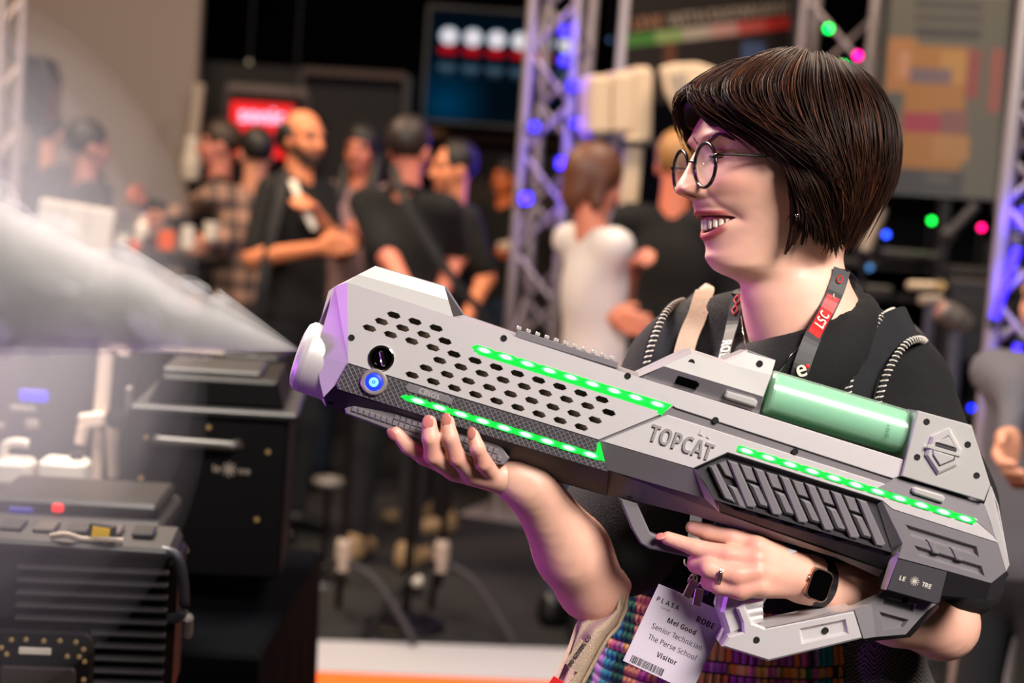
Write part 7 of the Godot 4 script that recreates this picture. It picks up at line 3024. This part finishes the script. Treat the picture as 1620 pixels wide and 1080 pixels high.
func left_gear() -> void:
	# draped table with the big black fog machine on it
	var tb := thing("draped_table", "table under a black cloth carrying the fog machines", "table", Vector3(V(180, 900, 2.75).x, 0, -2.75))
	var l := V(-420, 905, 2.9); var r := V(488, 905, 2.9)
	var top := r.y
	var mb := MB.new()
	mb.box(Transform3D(Basis(), Vector3((l.x + r.x) * 0.5, top - 0.015, -2.72)), Vector3(r.x - l.x, 0.03, 0.75), 0.01)
	putw("table_top", mb, M["drape black"], tb)
	mb = MB.new()
	var n := 64
	var rows := []
	for y in 8:
		var row := PackedVector3Array()
		for i in n:
			var t := float(i) / (n - 1)
			var fold := 0.012 * sin(t * 60.0) * (y / 7.0)
			row.append(Vector3(lerpf(l.x, r.x + 0.03 * y / 7.0, t), lerpf(top - 0.005, 0.02, y / 7.0), -2.34 + fold))
		rows.append(row)
	mb.grid(rows, false)
	rows = []
	for y in 8:
		var row := PackedVector3Array()
		for i in 20:
			var t := i / 19.0
			var fold := 0.012 * sin(t * 30.0) * (y / 7.0)
			row.append(Vector3(r.x + 0.03 * y / 7.0 + fold, lerpf(top - 0.005, 0.02, y / 7.0), lerpf(-2.34, -3.09, t)))
		rows.append(row)
	mb.grid(rows, false)
	putw("black_cloth", mb, M["drape black"], tb)
	# big machine
	var D := 2.62
	var bx := thing("fog_machine", "tall black fog machine with a steel handle and white star logo on its front", "fog machine", W(330, 762, D), Basis(Vector3.UP, 0.10) * Basis(Vector3(0, 0, 1), 0.0))
	var w := 0.262; var h := 0.285
	var cy := -0.0
	mb = MB.new()
	mb.box(Transform3D(Basis(), Vector3(0, -0.025, -0.16)), Vector3(w, h, 0.32), 0.006)
	put("cabinet", mb.mesh(), M["black satin"], bx)
	mb = MB.new()
	mb.box(Transform3D(Basis(), Vector3(0.004, 0.122, -0.155)), Vector3(w + 0.022, 0.014, 0.345), 0.004)
	put("lid_rim", mb.mesh(), M["lid grey"], bx)
	mb = MB.new()
	mb.prism(v2([-0.115, 0.0, 0.12, 0.0, 0.105, 0.05, -0.09, 0.05]), -0.30, -0.02, Transform3D(Basis(), Vector3(0, 0.129, 0)), 0.006)
	put("lid", mb.mesh(), M["black satin"], bx)
	mb = MB.new()
	mb.box(Transform3D(Basis(), Vector3(-0.01, 0.182, -0.15)), Vector3(0.17, 0.012, 0.2), 0.003)
	put("lid_top", mb.mesh(), M["lid grey"], bx)
	mb = MB.new()
	mb.tube(smooth_path([Vector3(-0.092, 0.072, 0.0), Vector3(-0.088, 0.072, 0.024), Vector3(-0.075, 0.072, 0.030), Vector3(0.030, 0.070, 0.030), Vector3(0.042, 0.070, 0.024), Vector3(0.046, 0.070, 0.0)], 4), [0.0085], 10)
	put("handle", mb.mesh(), M["handle steel"], bx)
	for q in [[-0.095, 0.07], [0.05, 0.066], [-0.115, 0.0], [0.098, 0.058], [0.086, -0.062], [-0.11, 0.072], [-0.005, 0.095]]:
		mb = MB.new()
		mb.lathe(v2([0.0001, 0.003, 0.0035, 0.0025, 0.0045, 0.0]), Transform3D(Basis(Vector3(1, 0, 0), Vector3(0, 0, 1), Vector3(0, -1, 0)), Vector3(q[0], q[1], 0)), 10)
		put("screw_head", mb.mesh(), M["gold"], bx)
	var lt := put("logo_lettering", letters("le", 0.011, 0.001), M["warm grey"], bx)
	lt.position = Vector3(0.012, 0.024, 0.001)
	lt = put("logo_lettering", letters("tre", 0.010, 0.001), M["warm grey"], bx)
	lt.position = Vector3(0.060, 0.022, 0.001)
	for i in 4:
		mb = MB.new()
		mb.box(Transform3D(Basis(Vector3(0, 0, 1), PI * i / 4.0), Vector3(0.034, 0.024, 0.001)), Vector3(0.026, 0.0026, 0.001))
		put("logo_star", mb.mesh(), M["warm grey"], bx)
	mb = MB.new()
	mb.box(Transform3D(Basis(), Vector3(-0.052, -0.122, 0.001)), Vector3(0.045, 0.007, 0.002), 0.0)
	put("model_label", mb.mesh(), M["warm grey"], bx)
	mb = MB.new()
	mb.box(Transform3D(Basis(), Vector3(-0.145, 0.13, -0.02)), Vector3(0.010, 0.05, 0.03), 0.003)
	put("catch", mb.mesh(), M["alloy grey"], bx)
	# a second box behind
	var b2 := thing("fog_machine", "low black machine behind the tall fog machine's lid, with a bright front edge", "fog machine", W(300, 585, 3.1))
	mb = MB.new()
	mb.box(Transform3D(Basis(), Vector3(0.02, 0, -0.1)), Vector3(0.33, 0.085, 0.25), 0.006)
	put("cabinet", mb.mesh(), M["black satin"], b2)
	mb = MB.new()
	mb.box(Transform3D(Basis(), Vector3(0.01, 0.043, 0.03)), Vector3(0.13, 0.010, 0.012), 0.003)
	put("bright_edge", mb.mesh(), M["warm grey"], b2)
	mb = MB.new()
	mb.box(Transform3D(Basis(), Vector3(0.02, -0.14, -0.1)), Vector3(0.30, 0.2, 0.22), 0.006)
	put("base", mb.mesh(), M["drape black"], b2)
	# finned machine in front
	var D2 := 1.95
	var fm := thing("finned_machine", "black finned fog machine with a yellow sticker, nearest at the lower left", "fog machine", W(112, 985, D2), Basis(Vector3.UP, 0.12))
	mb = MB.new()
	mb.box(Transform3D(Basis(), Vector3(-0.02, -0.01, -0.075)), Vector3(0.30, 0.20, 0.13), 0.012)
	put("housing", mb.mesh(), M["black satin"], fm)
	for i in 10:
		mb = MB.new()
		mb.box(Transform3D(Basis(), Vector3(0.025, 0.070 - 0.0165 * i, -0.004)), Vector3(0.19, 0.0052, 0.018), 0.0016)
		put("cooling_fin", mb.mesh(), M["fin grey"], fm)
	mb = MB.new()
	mb.prism(v2([-0.18, 0.0, 0.125, 0.0, 0.118, 0.012, -0.18, 0.018]), -0.12, 0.012, Transform3D(Basis(), Vector3(0, 0.092, 0)), 0.005)
	put("top_plate", mb.mesh(), M["lid grey"], fm)
	mb = MB.new()
	mb.tube(smooth_path([Vector3(0.11, 0.10, 0.0), Vector3(0.128, 0.095, 0.005), Vector3(0.138, 0.07, 0.005), Vector3(0.142, 0.03, 0.005), Vector3(0.136, 0.015, 0.005), Vector3(0.124, 0.01, 0.0)], 4), [0.007], 10)
	put("hose", mb.mesh(), M["hose grey"], fm)
	mb = MB.new()
	mb.box(Transform3D(Basis(), Vector3(0.146, -0.005, -0.02)), Vector3(0.012, 0.03, 0.03), 0.004)
	put("hose_clip", mb.mesh(), M["alloy grey"], fm)
	mb = MB.new()
	mb.prism(rounded_rect(0.135, 0.11, 0.016, 5), -0.004, 0.016, Transform3D(Basis(), Vector3(-0.035, -0.062, 0.0)), 0.004)
	var pn := put("control_panel", mb.mesh(), M["black plastic"], fm)
	mb = MB.new()
	mb.prism(rounded_rect(0.095, 0.05, 0.006, 4), 0.012, 0.022, Transform3D(Basis(), Vector3(-0.035, -0.078, 0.0)), 0.003)
	put("display_bezel", mb.mesh(), M["panel brown"], pn)
	for q in [[-0.092,-0.045], [-0.082,-0.054], [-0.070,-0.043], [-0.052,-0.042], [-0.030,-0.043], [-0.010,-0.042], [0.010,-0.043], [0.020,-0.052], [0.022,-0.068], [0.015,-0.062], [0.022,-0.092], [-0.094,-0.090], [-0.075,-0.062], [0.0,-0.062]]:
		mb = MB.new()
		mb.lathe(v2([0.0001, 0.003, 0.0030, 0.0022, 0.0036, 0.0]), Transform3D(Basis(Vector3(1, 0, 0), Vector3(0, 0, 1), Vector3(0, -1, 0)), Vector3(q[0], q[1] + 0.023, 0.016)), 10)
		put("stud", mb.mesh(), M["gold"], pn)
	mb = MB.new()
	mb.box(Transform3D(Basis(), Vector3(-0.040, -0.033, 0.018)), Vector3(0.040, 0.009, 0.004), 0.001)
	put("label_plate", mb.mesh(), M["off white"], pn)
	mb = MB.new()
	mb.box(Transform3D(Basis(Vector3(0, 0, 1), -0.1), Vector3(0.033, 0.115, -0.004)), Vector3(0.034, 0.030, 0.010), 0.002)
	put("sticker_block", mb.mesh(), M["black plastic"], fm)
	mb = MB.new()
	mb.box(Transform3D(Basis(Vector3(0, 0, 1), -0.1), Vector3(0.032, 0.117, 0.002)), Vector3(0.022, 0.019, 0.002), 0.0)
	put("yellow_sticker", mb.mesh(), mat("sticker yellow", Color(0.85, 0.68, 0.05), 0.5), fm)
	for i in 6:
		mb = MB.new()
		mb.box(Transform3D(Basis(), Vector3(-0.13 + 0.042 * i, 0.110, -0.06)), Vector3(0.028, 0.006, 0.05), 0.002)
		put("top_button", mb.mesh(), M["black plastic"] if i % 2 else M["panel brown"], fm)
	mb = MB.new()
	mb.tube(smooth_path([Vector3(-0.03, 0.112, 0.0), Vector3(-0.01, 0.116, 0.004), Vector3(0.01, 0.110, 0.0), Vector3(0.04, 0.112, 0.004), Vector3(0.06, 0.110, 0.0)], 4), [0.004], 8)
	put("cable_loop", mb.mesh(), M["warm grey"], fm)
	# device between them
	var dv := thing("control_unit", "flat grey and black control unit with a small red lamp", "control unit", W(110, 835, 2.25), Basis(Vector3.UP, 0.08))
	mb = MB.new()
	mb.box(Transform3D(Basis(), Vector3(0, 0.0, -0.1)), Vector3(0.27, 0.030, 0.22), 0.006)
	put("base", mb.mesh(), M["lid grey"], dv)
	mb = MB.new()
	mb.box(Transform3D(Basis(), Vector3(0.0, 0.026, -0.11)), Vector3(0.25, 0.022, 0.18), 0.006)
	put("upper_case", mb.mesh(), M["black plastic"], dv)
	mb = MB.new()
	mb.box(Transform3D(Basis(), Vector3(-0.022, 0.026, -0.016)), Vector3(0.016, 0.012, 0.006), 0.002)
	put("red_lamp", mb.mesh(), glow("lamp red", Color(1.0, 0.08, 0.04), 1.6), dv)
	mb = MB.new()
	mb.box(Transform3D(Basis(), Vector3(-0.075, 0.020, -0.014)), Vector3(0.036, 0.008, 0.006), 0.002)
	put("violet_lamp", mb.mesh(), M["violet dim"], dv)
	for i in 8:
		mb = MB.new()
		mb.box(Transform3D(Basis(), Vector3(-0.11 + 0.030 * i, 0.0, 0.012)), Vector3(0.018, 0.012, 0.004), 0.001)
		put("key", mb.mesh(), M["black plastic"] if i % 2 else M["panel brown"], dv)
	# hazy rack unit with the blue display
	var hz := thing("haze_unit", "dark rack unit with a glowing blue display in the haze", "haze unit", W(62, 660, 3.0))
	mb = MB.new()
	mb.box(Transform3D(Basis(), Vector3(0.0, 0.0, -0.12)), Vector3(0.34, 0.36, 0.24), 0.01)
	put("cabinet", mb.mesh(), M["black plastic"], hz)
	mb = MB.new()
	mb.box(Transform3D(Basis(), Vector3(-0.012, 0.043, 0.003)), Vector3(0.056, 0.022, 0.008), 0.003)
	put("blue_display", mb.mesh(), glow("display blue", Color(0.22, 0.14, 1.0), 1.5), hz)
	for q in [[-0.085, -0.022, 0.034, 0.012], [-0.012, -0.014, 0.026, 0.018], [-0.032, 0.016, 0.05, 0.010]]:
		mb = MB.new()
		mb.box(Transform3D(Basis(), Vector3(q[0], q[1], 0.003)), Vector3(q[2], q[3], 0.008), 0.002)
		put("button", mb.mesh(), M["warm grey"], hz)
	# fluid bottles
	for q in [[102, 745, 0.082, 0.046, "white rectangular fluid can beside the white clamp stand", false], [25, 745, 0.06, 0.046, "white fluid can with a curved handle at the left edge", true]]:
		var fb := thing("fluid_can", q[4], "fluid can", W(q[0], q[1], 2.7))
		mb = MB.new()
		mb.box(Transform3D(), Vector3(q[2], q[3], 0.06), 0.008)
		put("can", mb.mesh(), M["off white"], fb)
		mb = MB.new()
		if q[5]:
			mb.tube(smooth_path([Vector3(-0.025, 0.02, 0), Vector3(-0.02, 0.045, 0), Vector3(0, 0.052, 0), Vector3(0.02, 0.05, 0)], 4), [0.008], 10)
			put("handle", mb.mesh(), M["off white"], fb)
		else:
			mb.lathe(v2([0.012, 0.0, 0.012, 0.012, 0.001, 0.012]), Transform3D(Basis(), Vector3(0.02, q[3] * 0.5, 0)), 16)
			put("cap", mb.mesh(), M["black plastic"], fb)
		mb = MB.new()
		mb.box(Transform3D(Basis(), Vector3(0.0, -q[3] * 0.5 - 0.018, -0.01)), Vector3(0.11, 0.03, 0.08), 0.006)
		put("tray", mb.mesh(), M["lid grey"], fb)
	# white pipe stand with clamps
	var ps := thing("clamp_stand", "cream pipe stand with clamps beside the tall fog machine", "stand", Vector3(V(165, 760, 2.8).x, 0, -2.8))
	mb = MB.new()
	rod(mb, W(180, 420, 2.8), W(160, 650, 2.8), 0.0145, 16)
	putw("pole", mb, M["cream pipe"], ps)
	for q in [[158, 650, 152, 775], [176, 660, 180, 755]]:
		mb = MB.new()
		rod(mb, W(q[0], q[1], 2.78), W(q[2], q[3], 2.78), 0.0115, 14)
		putw("leg", mb, M["cream pipe"], ps)
	mb = MB.new()
	mb.box(Transform3D(cam_b * Basis(Vector3(0, 0, 1), 0.1), W(146, 665, 2.77)), Vector3(0.048, 0.030, 0.03), 0.006)
	rod(mb, W(132, 675, 2.76), W(127, 702, 2.76), 0.011, 12)
	putw("clamp", mb, M["cream pipe"], ps)
	mb = MB.new()
	rod(mb, W(176, 550, 2.79), W(200, 550, 2.79), 0.010, 12)
	rod(mb, W(199, 546, 2.79), W(195, 562, 2.79), 0.012, 12)
	putw("side_arm", mb, M["cream pipe"], ps)
	mb = MB.new()
	mb.lathe(v2([0.001, 0.012, 0.011, 0.012, 0.013, 0.008, 0.018, 0.008, 0.018, -0.01]), Transform3D(cam_b * Basis(Vector3(1, 0, 0), Vector3(0, 0, 1), Vector3(0, -1, 0)), W(184, 662, 2.75)), 20)
	putw("knob", mb, M["black plastic"], ps)
	mb = MB.new()
	rod(mb, W(163, 770, 2.78), Vector3(V(163, 770, 2.78).x, top, -2.78), 0.012)
	putw("foot_rod", mb, M["black plastic"], ps)
	# white board
	var wb := thing("folding_screen", "white ribbed folding screen behind the fog jet", "folding screen", W(118, 362, 5.2))
	for i in 3:
		mb = MB.new()
		mb.box(Transform3D(Basis(Vector3(0, 0, 1), -0.09), Vector3(-0.085 + 0.085 * i, 0.008 - 0.008 * i, 0)), Vector3(0.083, 0.17, 0.04), 0.005)
		put("panel_section", mb.mesh(), M["off white"], wb)
	mb = MB.new()
	rod(mb, Vector3(0, -0.08, 0), Vector3(0, -W(118, 362, 5.2).y, 0), 0.02)
	put("post", mb.mesh(), M["black plastic"], wb)
	var dk := thing("loudspeaker", "dark loudspeaker on a pole rising from the haze at the left", "loudspeaker", W(52, 140, 6.8))
	mb = MB.new()
	mb.prism(v2([-0.06, -0.16, 0.07, -0.14, 0.08, 0.05, 0.05, 0.14, -0.06, 0.15]), -0.18, 0.06, Transform3D(), 0.015, 0.01)
	put("cabinet", mb.mesh(), M["black plastic"], dk)
	mb = MB.new()
	rod(mb, Vector3(0, -0.15, -0.06), Vector3(0, -W(52, 140, 6.8).y, -0.06), 0.022)
	put("pole", mb.mesh(), M["black plastic"], dk)

func bar_table() -> void:
	var c := W(245, 402, 6.2)
	var t := thing("bar_table", "round high bar table with drinks before the man in plaid", "table", Vector3(c.x, 0, c.z))
	var mb := MB.new()
	mb.lathe(v2([0.001, c.y, 0.29, c.y, 0.30, c.y - 0.01, 0.30, c.y - 0.03, 0.05, c.y - 0.04]), Transform3D(), 40)
	put("table_top", mb.mesh(), M["black satin"], t)
	mb = MB.new()
	mb.lathe(v2([0.032, c.y - 0.04, 0.032, 0.06, 0.05, 0.04, 0.22, 0.02, 0.23, 0.0]), Transform3D(), 28)
	put("pedestal", mb.mesh(), M["alloy grey"], t)
	bottle(W(194, 392, 6.05), 0.13, 0.024, M["bottle green"], "green bottle with a pale label on the bar table", true)
	bottle(W(223, 385, 6.1), 0.12, 0.026, M["off white"], "white bottle on the bar table", true)
	bottle(W(236, 394, 6.0), 0.05, 0.03, M["glass brown"], "low brown glass on the bar table", false)
	bottle(W(262, 395, 6.0), 0.075, 0.036, M["drink orange"], "glass of orange drink on the bar table", false)
	bottle(W(212, 398, 5.98), 0.045, 0.022, M["drink orange"], "small orange cup beside the green bottle on the bar table", false)
	bottle(W(296, 393, 6.05), 0.09, 0.026, M["off white"], "white cup at the right end of the bar table", false)
	bottle(W(333, 380, 6.66), 0.080, 0.032, M["off white"], "white cup held by the man in plaid", false)

func bottle(at: Vector3, h: float, r: float, m: Material, label: String, neck: bool) -> void:
	var t := thing("bottle" if neck else "drinking_glass", label, "bottle" if neck else "glass", at)
	var mb := MB.new()
	if neck:
		mb.lathe(v2([0.001, 0, r * 0.95, 0, r, 0.005, r, h * 0.55, r * 0.45, h * 0.75, r * 0.4, h]), Transform3D(), 20)
		put("bottle_body", mb.mesh(), m, t)
		mb = MB.new()
		mb.lathe(v2([r * 0.44, h, r * 0.46, h + 0.012, 0.001, h + 0.013]), Transform3D(), 14)
		put("cap", mb.mesh(), M["violet plastic"], t)
		mb = MB.new()
		mb.lathe(v2([r * 1.02, h * 0.12, r * 1.02, h * 0.45]), Transform3D(), 20)
		put("label_band", mb.mesh(), M["off white"], t)
	else:
		mb.lathe(v2([0.001, 0, r * 0.85, 0, r * 0.9, 0.004, r, h, r * 0.93, h, r * 0.85, 0.008]), Transform3D(), 20)
		put("cup", mb.mesh(), m, t)
		mb = MB.new()
		mb.lathe(v2([0.001, h * 0.8, r * 0.95, h * 0.8]), Transform3D(), 20)
		put("drink", mb.mesh(), m, t)

func stands() -> void:
	# bar stools and tripods between the crowd and the camera
	var b := G(640, 990)
	var t := thing("table_stand", "black pole on a round weighted base standing on the dark carpet", "stand", b)
	var mb := MB.new()
	mb.lathe(v2([0.001, 0.05, 0.02, 0.045, 0.03, 0.028, 0.12, 0.02, 0.135, 0.012, 0.138, 0.0]), Transform3D(), 36)
	put("round_base", mb.mesh(), M["black satin"], t)
	mb = MB.new()
	rod(mb, Vector3(0, 0.03, 0), Vector3(0, 0.98, 0), 0.016, 12)
	put("pole", mb.mesh(), M["black satin"], t)
	for q in [[535, 1000, 530, 915, "left"], [690, 1000, 690, 912, "right"]]:
		var f := G(q[0], q[1])
		var s := thing("tripod_stand", "dark tripod stand with a pale collar, the %s of the two on the carpet" % q[4], "stand", f)
		var y := 0.26
		mb = MB.new()
		rod(mb, Vector3(0, y - 0.1, 0), Vector3(0, 1.05, 0), 0.012, 12)
		put("pole", mb.mesh(), M["black satin"], s)
		mb = MB.new()
		mb.lathe(v2([0.001, y - 0.05, 0.024, y - 0.05, 0.026, y + 0.04, 0.018, y + 0.055, 0.001, y + 0.056]), Transform3D(), 16)
		put("collar", mb.mesh(), M["warm grey"], s)
		for k in 3:
			var a := 0.4 + TAU * k / 3.0
			mb = MB.new()
			mb.tube(smooth_path([Vector3(0, y - 0.02, 0), Vector3(cos(a) * 0.12, y - 0.06, sin(a) * 0.12), Vector3(cos(a) * 0.25, 0.06, sin(a) * 0.25), Vector3(cos(a) * 0.28, 0.01, sin(a) * 0.28)], 4), [0.012], 8)
			put("leg", mb.mesh(), M["black satin"] if k else M["booth grey"], s)
	var lp := thing("floor_lamp", "small pale round lamp standing on the carpet between the tripods", "lamp", G(657, 940))
	mb = MB.new()
	mb.lathe(v2([0.001, 0.0, 0.03, 0.0, 0.032, 0.01, 0.012, 0.02, 0.012, 0.03]), Transform3D(), 16)
	put("foot", mb.mesh(), M["black satin"], lp)
	var sm := SphereMesh.new()
	sm.radius = 0.024
	sm.height = 0.048
	var sb := put("globe", sm, M["off white"], lp)
	sb.position.y = 0.05
	# stool rail and box behind the machines
	var st := thing("ring_stand", "low stand with a chrome ring behind the tall fog machine", "stand", Vector3(W(520, 762, 5.6).x, 0, W(520, 762, 5.6).z))
	var ring := PackedVector3Array()
	var c := W(520, 762, 5.6) - st.position
	for i in 25:
		var a := TAU * i / 24
		ring.append(c + Vector3(cos(a) * 0.045, 0, sin(a) * 0.045))
	mb = MB.new()
	mb.tube(ring, [0.016], 8)
	put("foot_ring", mb.mesh(), M["alloy grey"], st)
	mb = MB.new()
	rod(mb, Vector3(c.x, 0.02, c.z), Vector3(c.x, c.y, c.z), 0.012)
	put("post", mb.mesh(), M["black satin"], st)
	mb = MB.new()
	mb.lathe(v2([0.001, 0.03, 0.09, 0.015, 0.1, 0.0]), Transform3D(Basis(), Vector3(c.x, 0, c.z)), 28)
	put("foot_plate", mb.mesh(), M["black plastic"], st)

func background() -> void:
	people()
